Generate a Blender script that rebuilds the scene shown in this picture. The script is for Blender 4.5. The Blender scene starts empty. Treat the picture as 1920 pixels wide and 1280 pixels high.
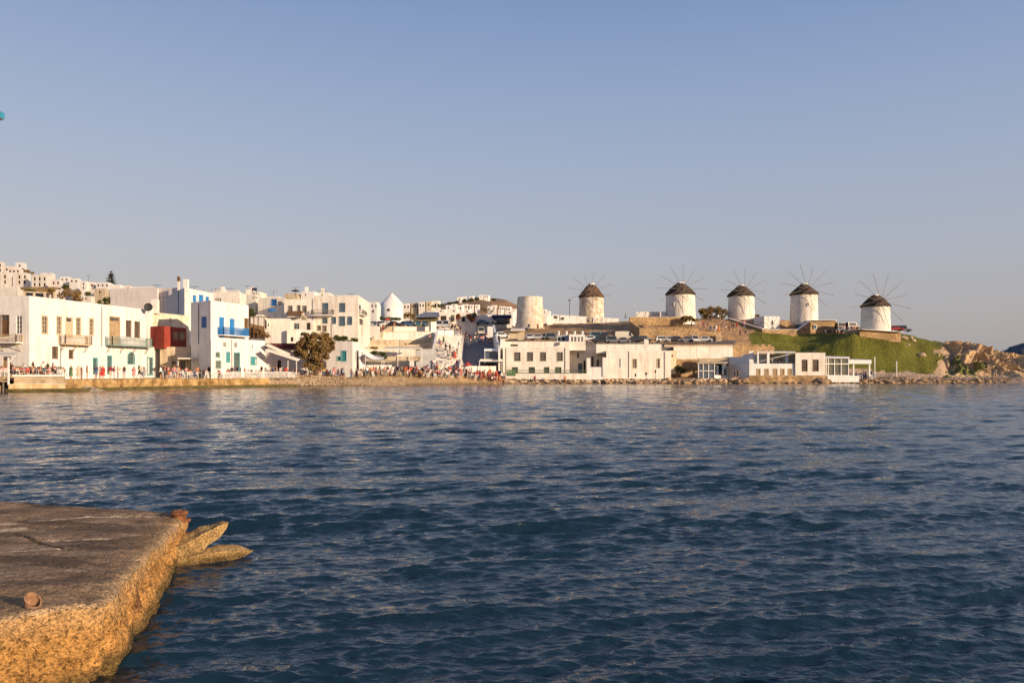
import bpy, math, random
import numpy as np
from mathutils import Vector, noise as mn
R = math.radians
rng = random.Random(7)
F, CX, HY, CH = 1493.0, 960.0, 696.0, 2.6      # lens in photo pixels, centre column, horizon row, eye height
sc = bpy.context.scene
col = sc.collection

# ------------------------------------------------------------------ camera
cam = bpy.data.cameras.new('camera'); cam_o = bpy.data.objects.new('camera', cam); col.objects.link(cam_o)
cam_o.location = (0, 0, CH); cam_o.rotation_euler = (R(90), 0, 0)
cam.sensor_width = 36; cam.lens = 36 * F / 1920; cam.shift_y = (HY - 640) / 1920
cam.clip_start = 0.1; cam.clip_end = 20000
sc.camera = cam_o

# ------------------------------------------------------------------ light
SUN_AZ, SUN_EL = 54.0, 13.0                     # azimuth measured from -Y towards +X
sx, sy = math.sin(R(SUN_AZ)), -math.cos(R(SUN_AZ))
world = bpy.data.worlds.new('World'); sc.world = world; world.use_nodes = True
nt = world.node_tree; bg = nt.nodes['Background']
sky = nt.nodes.new('ShaderNodeTexSky'); sky.sky_type = 'NISHITA'; sky.sun_disc = False
sky.sun_elevation = R(SUN_EL); sky.sun_rotation = math.atan2(sx, sy)
sky.air_density = 1.0; sky.dust_density = 1.6; sky.ozone_density = 1.6; sky.altitude = 0
# hazy evening air: the clear sky of the Sky Texture thinned by pale scattered light that depends on elevation only
tc = nt.nodes.new('ShaderNodeTexCoord'); sx_ = nt.nodes.new('ShaderNodeSeparateXYZ'); nt.links.new(tc.outputs['Generated'], sx_.inputs[0])
rp = nt.nodes.new('ShaderNodeValToRGB'); nt.links.new(sx_.outputs[2], rp.inputs[0]); rp.color_ramp.interpolation = 'B_SPLINE'
AIR = [(0.0, (.215, .240, .275)), (.06, (.224, .250, .292)), (.139, (.252, .293, .372)), (.282, (.205, .284, .432)), (.42, (.125, .208, .388)), (1.0, (.06, .13, .30))]
while len(rp.color_ramp.elements) < len(AIR): rp.color_ramp.elements.new(.5)
for e, (p_, c_) in zip(rp.color_ramp.elements, AIR): e.position = p_; e.color = (*c_, 1)
sc_ = nt.nodes.new('ShaderNodeVectorMath'); sc_.operation = 'SCALE'; sc_.inputs['Scale'].default_value = 1 / 0.15; nt.links.new(rp.outputs[0], sc_.inputs[0])
mxs = nt.nodes.new('ShaderNodeVectorMath'); mxs.operation = 'MULTIPLY_ADD'
nt.links.new(sky.outputs[0], mxs.inputs[0]); mxs.inputs[1].default_value = (0.35, 0.20, 0.12); nt.links.new(sc_.outputs[0], mxs.inputs[2])
nt.links.new(mxs.outputs[0], bg.inputs[0]); bg.inputs[1].default_value = 0.144
sun = bpy.data.lights.new('sun', 'SUN'); sun_o = bpy.data.objects.new('sun', sun); col.objects.link(sun_o)
sun.energy = 5.0; sun.angle = R(0.6); sun.color = (1.0, 0.79, 0.55)
sd = Vector((sx * math.cos(R(SUN_EL)), sy * math.cos(R(SUN_EL)), math.sin(R(SUN_EL))))
sun_o.rotation_euler = sd.to_track_quat('Z', 'Y').to_euler(); sun_o.location = sd * 50
sc.view_settings.view_transform = 'Standard'; sc.view_settings.look = 'None'
sc.view_settings.exposure = 0.33; sc.view_settings.gamma = 1.0
sc.view_settings.use_curve_mapping = False
sc.render.engine = 'CYCLES'
sc.cycles.max_bounces = 5; sc.cycles.diffuse_bounces = 2; sc.cycles.glossy_bounces = 3
sc.cycles.caustics_reflective = False; sc.cycles.caustics_refractive = False

# ------------------------------------------------------------------ helpers
def zz(py, Y): return CH + (HY - py) * Y / F
def xx(px, Y): return (px - CX) * Y / F
def P(px, py, Y): return Vector((xx(px, Y), Y, zz(py, Y)))

MATS = {}
def mat(name, c, rough=0.85, scale=1.0, amt=0.15, c2=None, bump=0.0, bscale=None, spec=0.3, streak=0.0, metal=0.0, emit=None):
    if name in MATS: return MATS[name]
    m = bpy.data.materials.new(name); m.use_nodes = True; MATS[name] = m
    n = m.node_tree; b = n.nodes['Principled BSDF']; L = n.links.new
    b.inputs['Roughness'].default_value = rough; b.inputs['Metallic'].default_value = metal
    b.inputs['Specular IOR Level'].default_value = spec
    if c2 is None: c2 = tuple(x * (1 - amt * 2) for x in c)
    g = n.nodes.new('ShaderNodeNewGeometry')
    nz = n.nodes.new('ShaderNodeTexNoise'); nz.inputs['Scale'].default_value = scale; nz.inputs['Detail'].default_value = 6
    nz.inputs['Roughness'].default_value = 0.65
    L(g.outputs['Position'], nz.inputs['Vector'])
    r = n.nodes.new('ShaderNodeValToRGB'); r.color_ramp.elements[0].position = 0.36; r.color_ramp.elements[1].position = 0.62
    r.color_ramp.elements[0].color = (*c2, 1); r.color_ramp.elements[1].color = (*c, 1)
    L(nz.outputs['Fac'], r.inputs[0]); out = r.outputs[0]
    if streak:
        mp = n.nodes.new('ShaderNodeMapping'); mp.inputs['Scale'].default_value = (1.3, 1.3, 0.12)
        L(g.outputs['Position'], mp.inputs[0])
        n2 = n.nodes.new('ShaderNodeTexNoise'); n2.inputs['Scale'].default_value = 1.2; n2.inputs['Detail'].default_value = 7
        L(mp.outputs[0], n2.inputs['Vector'])
        r2 = n.nodes.new('ShaderNodeValToRGB'); r2.color_ramp.elements[0].position = 0.5; r2.color_ramp.elements[1].position = 0.75
        r2.color_ramp.elements[0].color = (1, 1, 1, 1); r2.color_ramp.elements[1].color = (1 - streak, 1 - streak * 1.25, 1 - streak * 1.6, 1)
        L(n2.outputs['Fac'], r2.inputs[0])
        mx = n.nodes.new('ShaderNodeMix'); mx.data_type = 'RGBA'; mx.blend_type = 'MULTIPLY'; mx.inputs[0].default_value = 1
        L(out, mx.inputs[6]); L(r2.outputs[0], mx.inputs[7]); out = mx.outputs[2]
    L(out, b.inputs['Base Color'])
    if bump:
        n3 = n.nodes.new('ShaderNodeTexNoise'); n3.inputs['Scale'].default_value = bscale or scale * 4; n3.inputs['Detail'].default_value = 5
        L(g.outputs['Position'], n3.inputs['Vector'])
        bp = n.nodes.new('ShaderNodeBump'); bp.inputs['Strength'].default_value = 1; bp.inputs['Distance'].default_value = bump
        L(n3.outputs['Fac'], bp.inputs['Height']); L(bp.outputs[0], b.inputs['Normal'])
    return m

def stone_mat(name, ca, cb, mortar, size=1.6, rough=0.9, mort_w=0.06, bump=0.06, zs=1.5):
    if name in MATS: return MATS[name]
    m = bpy.data.materials.new(name); m.use_nodes = True; MATS[name] = m
    n = m.node_tree; b = n.nodes['Principled BSDF']; L = n.links.new; b.inputs['Roughness'].default_value = rough
    b.inputs['Specular IOR Level'].default_value = 0.2
    g = n.nodes.new('ShaderNodeNewGeometry'); mp = n.nodes.new('ShaderNodeMapping'); mp.inputs['Scale'].default_value = (size, size, size * zs)
    L(g.outputs['Position'], mp.inputs[0])
    v = n.nodes.new('ShaderNodeTexVoronoi'); v.inputs['Scale'].default_value = 1; L(mp.outputs[0], v.inputs['Vector'])
    v2 = n.nodes.new('ShaderNodeTexVoronoi'); v2.feature = 'DISTANCE_TO_EDGE'; v2.inputs['Scale'].default_value = 1; L(mp.outputs[0], v2.inputs['Vector'])
    s = n.nodes.new('ShaderNodeSeparateColor'); L(v.outputs['Color'], s.inputs[0])
    mx = n.nodes.new('ShaderNodeMix'); mx.data_type = 'RGBA'; mx.inputs[6].default_value = (*ca, 1); mx.inputs[7].default_value = (*cb, 1)
    L(s.outputs[0], mx.inputs[0])
    nz = n.nodes.new('ShaderNodeTexNoise'); nz.inputs['Scale'].default_value = 0.35; nz.inputs['Detail'].default_value = 6; L(g.outputs['Position'], nz.inputs['Vector'])
    mr = n.nodes.new('ShaderNodeMapRange'); mr.inputs[1].default_value = 0.3; mr.inputs[2].default_value = 0.7; mr.inputs[3].default_value = 0.6; mr.inputs[4].default_value = 1.25
    L(nz.outputs['Fac'], mr.inputs[0])
    ml = n.nodes.new('ShaderNodeMix'); ml.data_type = 'RGBA'; ml.blend_type = 'MULTIPLY'; ml.inputs[0].default_value = 1
    L(mx.outputs[2], ml.inputs[6]); L(mr.outputs[0], ml.inputs[7])
    e = n.nodes.new('ShaderNodeMath'); e.operation = 'LESS_THAN'; e.inputs[1].default_value = mort_w; L(v2.outputs['Distance'], e.inputs[0])
    m2 = n.nodes.new('ShaderNodeMix'); m2.data_type = 'RGBA'; L(e.outputs[0], m2.inputs[0]); L(ml.outputs[2], m2.inputs[6]); m2.inputs[7].default_value = (*mortar, 1)
    L(m2.outputs[2], b.inputs['Base Color'])
    bp = n.nodes.new('ShaderNodeBump'); bp.inputs['Distance'].default_value = bump; L(v2.outputs['Distance'], bp.inputs['Height']); L(bp.outputs[0], b.inputs['Normal'])
    return m

def glass_mat(name, c, rough=0.08):
    m = mat(name, c, rough, 0.8, 0.3, spec=0.6); return m

PLASTER = mat('white_plaster', (0.77, 0.735, 0.69), 0.9, 0.5, 0.05, bump=0.04, bscale=3, streak=0.2)
PLASTER_C = mat('cream_plaster', (0.78, 0.72, 0.63), 0.9, 0.5, 0.08, bump=0.04, bscale=3, streak=0.27)
PLASTER_P = mat('pinkish_plaster', (0.78, 0.69, 0.62), 0.9, 0.5, 0.06, bump=0.03, bscale=3, streak=0.12)
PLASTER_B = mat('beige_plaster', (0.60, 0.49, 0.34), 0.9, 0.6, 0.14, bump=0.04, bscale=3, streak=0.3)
PEEL = mat('peeling_whitewash', (0.72, 0.66, 0.56), 0.95, 0.9, 0.1, c2=(0.44, 0.34, 0.22), bump=0.12, bscale=2.2, streak=0.35)
RUIN = mat('weathered_whitewash', (0.70, 0.64, 0.55), 0.95, 0.7, 0.1, c2=(0.52, 0.43, 0.31), bump=0.12, bscale=1.6, streak=0.3)
ROOFM = mat('roof_screed', (0.62, 0.56, 0.48), 0.95, 0.7, 0.15)
RED = mat('red_painted_wood', (0.36, 0.06, 0.035), 0.8, 1.2, 0.12, c2=(0.26, 0.045, 0.03), streak=0.3)
MAROON = mat('maroon_canvas', (0.13, 0.03, 0.04), 0.85, 1.0, 0.1)
BLUE = mat('blue_paint', (0.03, 0.15, 0.42), 0.55, 2, 0.15)
BLUE_L = mat('bright_blue_paint', (0.03, 0.22, 0.55), 0.55, 2, 0.12)
TEAL = mat('teal_paint', (0.07, 0.30, 0.33), 0.6, 2, 0.15)
TEALG = mat('grey_teal_paint', (0.22, 0.33, 0.31), 0.6, 2, 0.15)
SLATE = mat('slate_shutter_paint', (0.09, 0.14, 0.18), 0.6, 2, 0.15)
BROWN = mat('brown_wood', (0.17, 0.09, 0.045), 0.7, 2, 0.25)
TANW = mat('tan_wood', (0.45, 0.32, 0.18), 0.75, 2, 0.2)
PALEW = mat('pale_wood', (0.60, 0.48, 0.32), 0.75, 2, 0.15)
GREYW = mat('grey_wood', (0.24, 0.21, 0.17), 0.85, 2, 0.2)
OLIVE = mat('olive_green_paint', (0.10, 0.14, 0.08), 0.7, 2, 0.2)
WHITE = mat('white_paint', (0.80, 0.77, 0.72), 0.6, 2, 0.04)
DARK = mat('dark_metal', (0.03, 0.03, 0.035), 0.6, 2, 0.2)
GREYM = mat('grey_metal', (0.25, 0.25, 0.26), 0.5, 2, 0.15)
RUST = mat('rusty_iron', (0.24, 0.10, 0.035), 0.9, 18, 0.2, c2=(0.10, 0.035, 0.02), bump=0.01, bscale=40)
GLASS = glass_mat('window_glass', (0.13, 0.115, 0.10))
GLASSB = glass_mat('blue_window_glass', (0.10, 0.13, 0.17))
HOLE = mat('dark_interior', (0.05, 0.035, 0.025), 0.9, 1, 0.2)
MILLW = mat('mill_whitewash', (0.77, 0.72, 0.64), 0.95, 0.8, 0.1, c2=(0.68, 0.60, 0.50), bump=0.08, bscale=2, streak=0.28)
STONE = stone_mat('rubble_stone', (0.52, 0.35, 0.18), (0.33, 0.21, 0.105), (0.20, 0.13, 0.07), 1.7)
STONE_L = stone_mat('pale_rubble_stone', (0.52, 0.41, 0.27), (0.36, 0.26, 0.15), (0.42, 0.34, 0.24), 1.5)
CONC = mat('quay_concrete', (0.44, 0.32, 0.18), 0.95, 0.9, 0.2, c2=(0.26, 0.16, 0.07), bump=0.12, bscale=2.4, streak=0.4)
CANVAS = mat('cream_canvas', (0.70, 0.62, 0.50), 0.9, 1, 0.06)
THATCH = mat('dark_thatch', (0.085, 0.062, 0.045), 1.0, 2.2, 0.2, c2=(0.045, 0.032, 0.024), bump=0.15, bscale=3.5, spec=0.05)
THATCH2 = mat('tawny_thatch', (0.15, 0.085, 0.05), 1.0, 1.2, 0.2, c2=(0.06, 0.045, 0.035), bump=0.15, bscale=3.5, spec=0.05)
SPAR = mat('spar_wood', (0.33, 0.26, 0.21), 0.9, 3, 0.2)
ROPE = mat('rope', (0.34, 0.28, 0.22), 0.95, 3, 0.1)
ROCK = mat('shore_rock', (0.40, 0.27, 0.15), 0.95, 1.1, 0.2, c2=(0.17, 0.11, 0.07), bump=0.15, bscale=2.5)
BARK = mat('bark', (0.13, 0.09, 0.06), 0.95, 3, 0.2)

def tag(o, label=None, cat=None, group=None, kind=None):
    if label: o['label'] = label
    if cat: o['category'] = cat
    if group: o['group'] = group
    if kind: o['kind'] = kind
    return o
def empty(name, loc, label, cat, group=None):
    o = bpy.data.objects.new(name, None); col.objects.link(o); o.location = loc; o.empty_display_size = 0.3
    return tag(o, label, cat, group)

class MB:
    """collects shapes in world coordinates; build() links them as one mesh object"""
    def __init__(s): s.v = []; s.f = []
    def add(s, vs, fs):
        k = len(s.v); s.v += [tuple(v) for v in vs]; s.f += [tuple(i + k for i in f) for f in fs]; return s
    def hexa(s, b, t):                              # four bottom and four top corners
        return s.add(list(b) + list(t), [(3, 2, 1, 0), (4, 5, 6, 7), (0, 1, 5, 4), (1, 2, 6, 5), (2, 3, 7, 6), (3, 0, 4, 7)])
    def box(s, c, d, rz=0.0):
        ca, sa = math.cos(rz), math.sin(rz); q = []
        for z in (c[2] - d[2] / 2, c[2] + d[2] / 2):
            for a, b in ((-1, -1), (1, -1), (1, 1), (-1, 1)):
                x, y = a * d[0] / 2, b * d[1] / 2; q.append((c[0] + x * ca - y * sa, c[1] + x * sa + y * ca, z))
        return s.hexa(q[:4], q[4:])
    def bar(s, a, b, w, h=None):
        a, b = Vector(a), Vector(b); h = h or w; d = (b - a); 
        if d.length < 1e-6: return s
        d.normalize(); up = Vector((0, 0, 1)) if abs(d.z) < 0.95 else Vector((0, 1, 0))
        u = d.cross(up).normalized() * w / 2; w_ = u.cross(d).normalized() * h / 2
        return s.hexa([a - u - w_, a + u - w_, a + u + w_, a - u + w_], [b - u - w_, b + u - w_, b + u + w_, b - u + w_])
    def tube(s, a, b, r0, r1=None, n=8, caps=True):
        a, b = Vector(a), Vector(b); r1 = r0 if r1 is None else r1; d = (b - a).normalized()
        up = Vector((0, 0, 1)) if abs(d.z) < 0.95 else Vector((1, 0, 0)); u = d.cross(up).normalized(); w = d.cross(u)
        vs = []
        for p, r in ((a, r0), (b, r1)):
            for i in range(n):
                t = 2 * math.pi * i / n; vs.append(p + u * r * math.cos(t) + w * r * math.sin(t))
        fs = [(i, (i + 1) % n, n + (i + 1) % n, n + i) for i in range(n)]
        if caps: fs += [tuple(range(n))[::-1], tuple(range(n, 2 * n))]
        return s.add(vs, fs)
    def lathe(s, c, prof, n=32, wob=0.0, seed=0):    # prof: (radius, z)
        vs, fs = [], []
        for j, (r, z) in enumerate(prof):
            for i in range(n):
                t = 2 * math.pi * i / n
                rr = r + (mn.noise(Vector((math.cos(t) * 2.2, math.sin(t) * 2.2, z * 0.7 + seed))) * wob if wob else 0)
                vs.append((c[0] + rr * math.cos(t), c[1] + rr * math.sin(t), c[2] + z))
        for j in range(len(prof) - 1):
            for i in range(n): fs.append((j * n + i, j * n + (i + 1) % n, (j + 1) * n + (i + 1) % n, (j + 1) * n + i))
        fs.append(tuple(range((len(prof) - 1) * n, len(prof) * n)))
        return s.add(vs, fs)
    def build(s, name, m, parent=None, smooth=False):
        o0 = Vector(parent.location) if parent is not None and parent.type == 'EMPTY' else Vector((0, 0, 0))
        if parent is not None and parent.type != 'EMPTY': o0 = Vector(parent.get('_o', (0, 0, 0)))
        me = bpy.data.meshes.new(name)
        me.from_pydata([(v[0] - o0[0], v[1] - o0[1], v[2] - o0[2]) for v in s.v], [], s.f); me.materials.append(m)
        if smooth: me.polygons.foreach_set('use_smooth', [True] * len(me.polygons))
        me.update()
        o = bpy.data.objects.new(name, me); col.objects.link(o)
        if parent is not None: o.parent = parent
        o['_o'] = list(o0)
        return o

# ------------------------------------------------------------------ ground shape: profiles (Y, z) under photo columns
COLS = [
 (-600, [(80,-2),(84,-1),(95,1.4),(112,1.5),(150,6),(220,18),(310,38),(420,30)]),
 (0,    [(100,-2),(102,-1),(105,1.40),(115,1.45),(150,6),(220,20),(310,38),(420,30)]),
 (130,  [(101,-2),(103,-1),(106,1.45),(135,1.5),(160,6),(230,20),(300,33),(420,25)]),
 (300,  [(118,-2),(120,-1),(123,1.5),(140,1.7),(165,6),(220,14),(270,22),(400,18)]),
 (450,  [(127,-2),(129,-1),(131,1.6),(142,1.7),(165,6.5),(205,12),(260,18),(400,14)]),
 (500,  [(130,-2),(133,-.3),(136,1.3),(144,1.8),(165,6.5),(205,12),(260,17),(400,14)]),
 (560,  [(133,-2),(137.5,0),(146,2.0),(150,2.1),(165,7),(200,12),(260,16),(400,14)]),
 (700,  [(140,-1),(144,0),(155,1.9),(162,2.1),(178,4.6),(188,7),(205,10.6),(225,14.9),(400,12)]),
 (790,  [(147,-1),(150,0),(160,1.8),(170,2.2),(184,5.6),(196,9),(206,11.5),(222,15),(400,12)]),
 (812,  [(149,-1),(152,0),(160,1.7),(162,3.0),(175,7.3),(188,11.2),(230,15),(400,14)]),
 (862,  [(153,-1),(156.5,0),(161,1.7),(163,3.2),(175,7.0),(188,10.8),(230,14.5),(400,14)]),
 (868,  [(154,-1),(157,0),(162,1.6),(165,2.9),(185,6.0),(215,9.9),(250,14.2),(400,14)]),
 (925,  [(159,-1),(162,0),(166,1.3),(169,2.9),(185,6.0),(215,9.9),(250,14.2),(400,14)]),
 (932,  [(160,-1),(164,0),(168,1),(180,2),(186,8.6),(215,12.5),(250,16),(400,14)]),
 (1040, [(166,-1),(168.5,0),(171,.9),(183,1.2),(185.5,9.3),(200,9.8),(247,17.6),(300,16),(400,10)]),
 (1180, [(167,-1),(169.5,0),(172,.9),(184,1.2),(186.5,9.4),(200,10),(235,17.5),(280,16),(400,10)]),
 (1205, [(167.5,-1),(170,0),(172.5,.9),(186,1.2),(188,9.5),(199.6,9.8),(201,13.2),(216,16.6),(240,17.5),(400,9)]),
 (1310, [(168,-1),(171,0),(173,.9),(187,1.2),(189,9.5),(199.6,9.8),(201,12.4),(222,17.2),(240,17.5),(400,8)]),
 (1374, [(169,-1),(172,0),(174,1),(190,1.3),(192,9),(200,10.5),(222,17.2),(240,17),(400,6)]),
 (1430, [(170,-1),(172.5,0),(175,1),(188,2),(192,7),(206,12.0),(213,14),(222,16.5),(240,17),(400,5)]),
 (1500, [(171,-1),(173,0),(176,1.2),(187,2.5),(212,12.6),(219,13),(222,16.5),(240,16),(400,5)]),
 (1600, [(172,-1),(174,0),(178,1.2),(186,2.3),(198,12.0),(209,12.6),(220,13.2),(240,12),(400,4)]),
 (1690, [(174,-1),(176,0),(180,1.2),(187,2.3),(199,9.9),(203,11.2),(212,12.7),(240,11),(350,3)]),
 (1720, [(175,-1),(177,0),(181,1.1),(188,2.3),(206,10.0),(212,11.7),(240,9),(350,3)]),
 (1755, [(176,-1),(178,0),(182,1.0),(190,2.2),(206,9.3),(212,10.6),(240,8),(300,2)]),
 (1790, [(178,-1),(180,0),(184,.9),(192,1.8),(206,9),(212,10.3),(240,7),(280,1)]),
 (1825, [(180,-1),(182,0),(186,.9),(192,1.6),(206,8.6),(212,10.0),(240,6),(270,0)]),
 (1850, [(181,-1),(183,0),(187,.9),(193,1.6),(206,8),(212,8.8),(235,4),(270,-1)]),
 (1868, [(182,-1),(184,0),(188,.9),(194,1.5),(206,7),(212,7.4),(235,3),(270,-1)]),
 (1890, [(183,-1),(185,0),(189,.9),(195,1.5),(206,6.6),(212,7.2),(235,3),(270,-1)]),
 (1920, [(184,-1),(186,0),(189,1.6),(196,2.4),(206,6),(212,6.3),(235,2),(270,-1)]),
 (2050, [(186,-1),(188,0),(192,1.6),(200,3),(210,4.4),(235,1),(270,-1)]),
 (2250, [(190,-2),(195,-1),(270,-2)]),
 (3000, [(190,-2),(270,-2)]),
]
_cp = [c[0] for c in COLS]
_cy = [(np.array([p[0] for p in c[1]], float), np.array([p[1] for p in c[1]], float)) for c in COLS]
def ground_px(px, Y):
    px = max(_cp[0], min(_cp[-1] - 1e-3, px)); i = max(0, min(len(_cp) - 2, np.searchsorted(_cp, px, 'right') - 1))
    t = (px - _cp[i]) / (_cp[i + 1] - _cp[i])
    a = np.interp(Y, *_cy[i]); b = np.interp(Y, *_cy[i + 1]); return float(a * (1 - t) + b * t)
def pxof(x, y): return CX + x * F / y
def ground(x, y): return ground_px(pxof(x, y), y)

C_TOWN = (0.42, 0.34, 0.24); C_SAND = (0.50, 0.33, 0.16); C_DIRT = (0.36, 0.22, 0.115); C_ASPH = (0.20, 0.185, 0.19)
C_GRASS = (0.115, 0.112, 0.018); C_GRAV = (0.42, 0.30, 0.21); C_ROCK = (0.36, 0.25, 0.16); C_PAVE = (0.52, 0.46, 0.40)
def gcol(px, Y):
    n = mn.noise(Vector((px * 0.045, Y * 0.22, 1.3))); n2 = mn.noise(Vector((px * 0.013, Y * 0.08, 7.7)))
    if px < 490: return C_TOWN
    if px < 940:
        sh = np.interp(px, [490, 560, 700, 860, 950], [131, 138, 144, 157, 165])
        if Y < sh + 11:
            k = 0.5 + 0.5 * min(1, max(0, (Y - sh) / 1.6)); return tuple(c * (0.75 + 0.25 * n if px < 700 else 1) * k for c in C_SAND)
        if px > 867 and px < 926 and Y > 164 and Y < 232: return C_ASPH
        if px > 812 and px <= 868: return C_PAVE
        return C_TOWN if px < 812 else (0.20, 0.18, 0.17)
    if px < 1380 and 185 < Y < 200: return (0.15, 0.13, 0.115)
    e = px + n * 26
    if px > 1395 and 187 + n * 1.5 < Y < 214 + n * 2 and e < 1765 and e > 1418 - (Y - 187) * 0.3 :
        # slope grass with bare patches
        if 1478 < px < 1530 and Y < 197 + n * 4 and n2 > -0.1 and n > -0.1: return C_ROCK
        k = 1 + 0.35 * n; return tuple(c * k for c in C_GRASS)
    if px > 1560 and Y <= 188: return C_GRAV
    if px > 1700: return tuple(c * (1 + .3 * n) for c in C_ROCK)
    return tuple(c * (1 + 0.4 * n) for c in C_DIRT)

def vcol_mat(name, scale, amt, bump, bscale, rough=0.95):
    m = bpy.data.materials.new(name); m.use_nodes = True; n = m.node_tree; b = n.nodes['Principled BSDF']; L = n.links.new
    b.inputs['Roughness'].default_value = rough; b.inputs['Specular IOR Level'].default_value = 0.15
    a = n.nodes.new('ShaderNodeVertexColor'); a.layer_name = 'albedo'
    g = n.nodes.new('ShaderNodeNewGeometry'); nz = n.nodes.new('ShaderNodeTexNoise'); nz.inputs['Scale'].default_value = scale; nz.inputs['Detail'].default_value = 8
    nz.inputs['Roughness'].default_value = 0.7
    L(g.outputs['Position'], nz.inputs['Vector'])
    mr = n.nodes.new('ShaderNodeMapRange'); mr.inputs[1].default_value = 0.32; mr.inputs[2].default_value = 0.68; mr.inputs[3].default_value = 1 - amt; mr.inputs[4].default_value = 1 + amt
    L(nz.outputs['Fac'], mr.inputs[0])
    ml = n.nodes.new('ShaderNodeMix'); ml.data_type = 'RGBA'; ml.blend_type = 'MULTIPLY'; ml.inputs[0].default_value = 1
    L(a.outputs[0], ml.inputs[6]); L(mr.outputs[0], ml.inputs[7]); L(ml.outputs[2], b.inputs['Base Color'])
    n3 = n.nodes.new('ShaderNodeTexNoise'); n3.inputs['Scale'].default_value = bscale; n3.inputs['Detail'].default_value = 6; L(g.outputs['Position'], n3.inputs['Vector'])
    bp = n.nodes.new('ShaderNodeBump'); bp.inputs['Distance'].default_value = bump; L(n3.outputs['Fac'], bp.inputs['Height']); L(bp.outputs[0], b.inputs['Normal'])
    return m
def grid_mesh(name, verts, nx, ny, m, colors=None, smooth=True, kind='structure', flip=False):
    me = bpy.data.meshes.new(name); nv = len(verts)
    i = np.arange(nx - 1)[None, :] + np.arange(ny - 1)[:, None] * nx
    q = np.stack([i, i + 1, i + 1 + nx, i + nx], -1).reshape(-1, 4)
    if flip: q = q[:, ::-1]
    me.vertices.add(nv); me.vertices.foreach_set('co', np.asarray(verts, np.float32).ravel())
    me.loops.add(q.size); me.loops.foreach_set('vertex_index', q.ravel().astype(np.int32))
    me.polygons.add(len(q)); me.polygons.foreach_set('loop_start', np.arange(0, q.size, 4, dtype=np.int32)); me.polygons.foreach_set('loop_total', np.full(len(q), 4, np.int32))
    me.polygons.foreach_set('use_smooth', np.full(len(q), smooth))
    me.update(calc_edges=True)
    if colors is not None:
        a = me.color_attributes.new('albedo', 'FLOAT_COLOR', 'POINT')
        a.data.foreach_set('color', np.concatenate([np.asarray(colors, np.float32), np.ones((nv, 1), np.float32)], 1).ravel())
    me.materials.append(m); o = bpy.data.objects.new(name, me); col.objects.link(o)
    if kind: o['kind'] = kind
    return o

def make_terrain():
    pxs = np.concatenate([np.linspace(-600, -60, 28), np.linspace(-50, 1990, 560), np.linspace(2000, 2900, 30)])
    Ys = np.concatenate([np.arange(82, 130, 2.0), np.arange(130, 250, 0.8), np.linspace(252, 420, 30)])
    V, C = [], []
    for Y in Ys:
        for px in pxs:
            z = ground_px(px, Y); x = xx(px, Y)
            if px > 1765: z -= min(2.0, (px - 1765) * 0.06)
            n = mn.noise(Vector((x * 0.35, Y * 0.35, 0))) * 0.35 + mn.noise(Vector((x * 1.1, Y * 1.1, 3))) * 0.16
            k = 1.0
            if 862 < px < 940 or (940 <= px < 1380 and 185 < Y < 200): k = 0.1
            if px < 560: k = 0.15
            if z < 0.9: k = min(k, 0.25)
            V.append((x, Y, z + n * k - 0.05)); C.append(gcol(px, Y))
    return grid_mesh('terrain', V, len(pxs), len(Ys), vcol_mat('terrain_soil', 1.6, 0.45, 0.35, 2.2), C)
make_terrain()

def make_headland():
    pxs = np.linspace(1700, 2240, 330); Ys = np.concatenate([np.arange(175, 222, 0.30), np.linspace(223, 268, 16)])
    V, C = [], []
    for Y in Ys:
        for px in pxs:
            z = ground_px(px, Y); x = xx(px, Y)
            w = min(1, max(0, (px - 1735) / 40)); hi = min(1, max(0, (z - 1.0) / 2.5))
            k = 1 if px > 1832 else -1; al, ac = x * .77 - k * z * .64, k * x * .64 + z * .77; wv = mn.noise(Vector((x * .12, z * .2, Y * .1))) * 2
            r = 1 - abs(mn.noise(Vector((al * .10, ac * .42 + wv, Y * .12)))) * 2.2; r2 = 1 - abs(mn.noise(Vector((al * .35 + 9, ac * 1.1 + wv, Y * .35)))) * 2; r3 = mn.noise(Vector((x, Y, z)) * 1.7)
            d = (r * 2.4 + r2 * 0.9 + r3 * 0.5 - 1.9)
            z2 = z - (1 - w) * 1.6 + d * w * (0.10 + 0.90 * hi) * (.75 if Y < 209 else 0.35)
            V.append((x + r2 * 0.3 * w * hi, Y - d * 0.9 * w * hi, z2))
            n = mn.noise(Vector((x * .25, Y * .25, 5)))
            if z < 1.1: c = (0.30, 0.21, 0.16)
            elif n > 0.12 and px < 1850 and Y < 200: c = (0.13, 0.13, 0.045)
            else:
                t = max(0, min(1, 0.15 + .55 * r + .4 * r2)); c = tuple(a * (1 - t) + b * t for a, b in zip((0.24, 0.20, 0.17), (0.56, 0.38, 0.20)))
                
            C.append(c)
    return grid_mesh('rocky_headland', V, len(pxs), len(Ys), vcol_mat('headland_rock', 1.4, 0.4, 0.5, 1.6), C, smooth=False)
make_headland()
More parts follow.
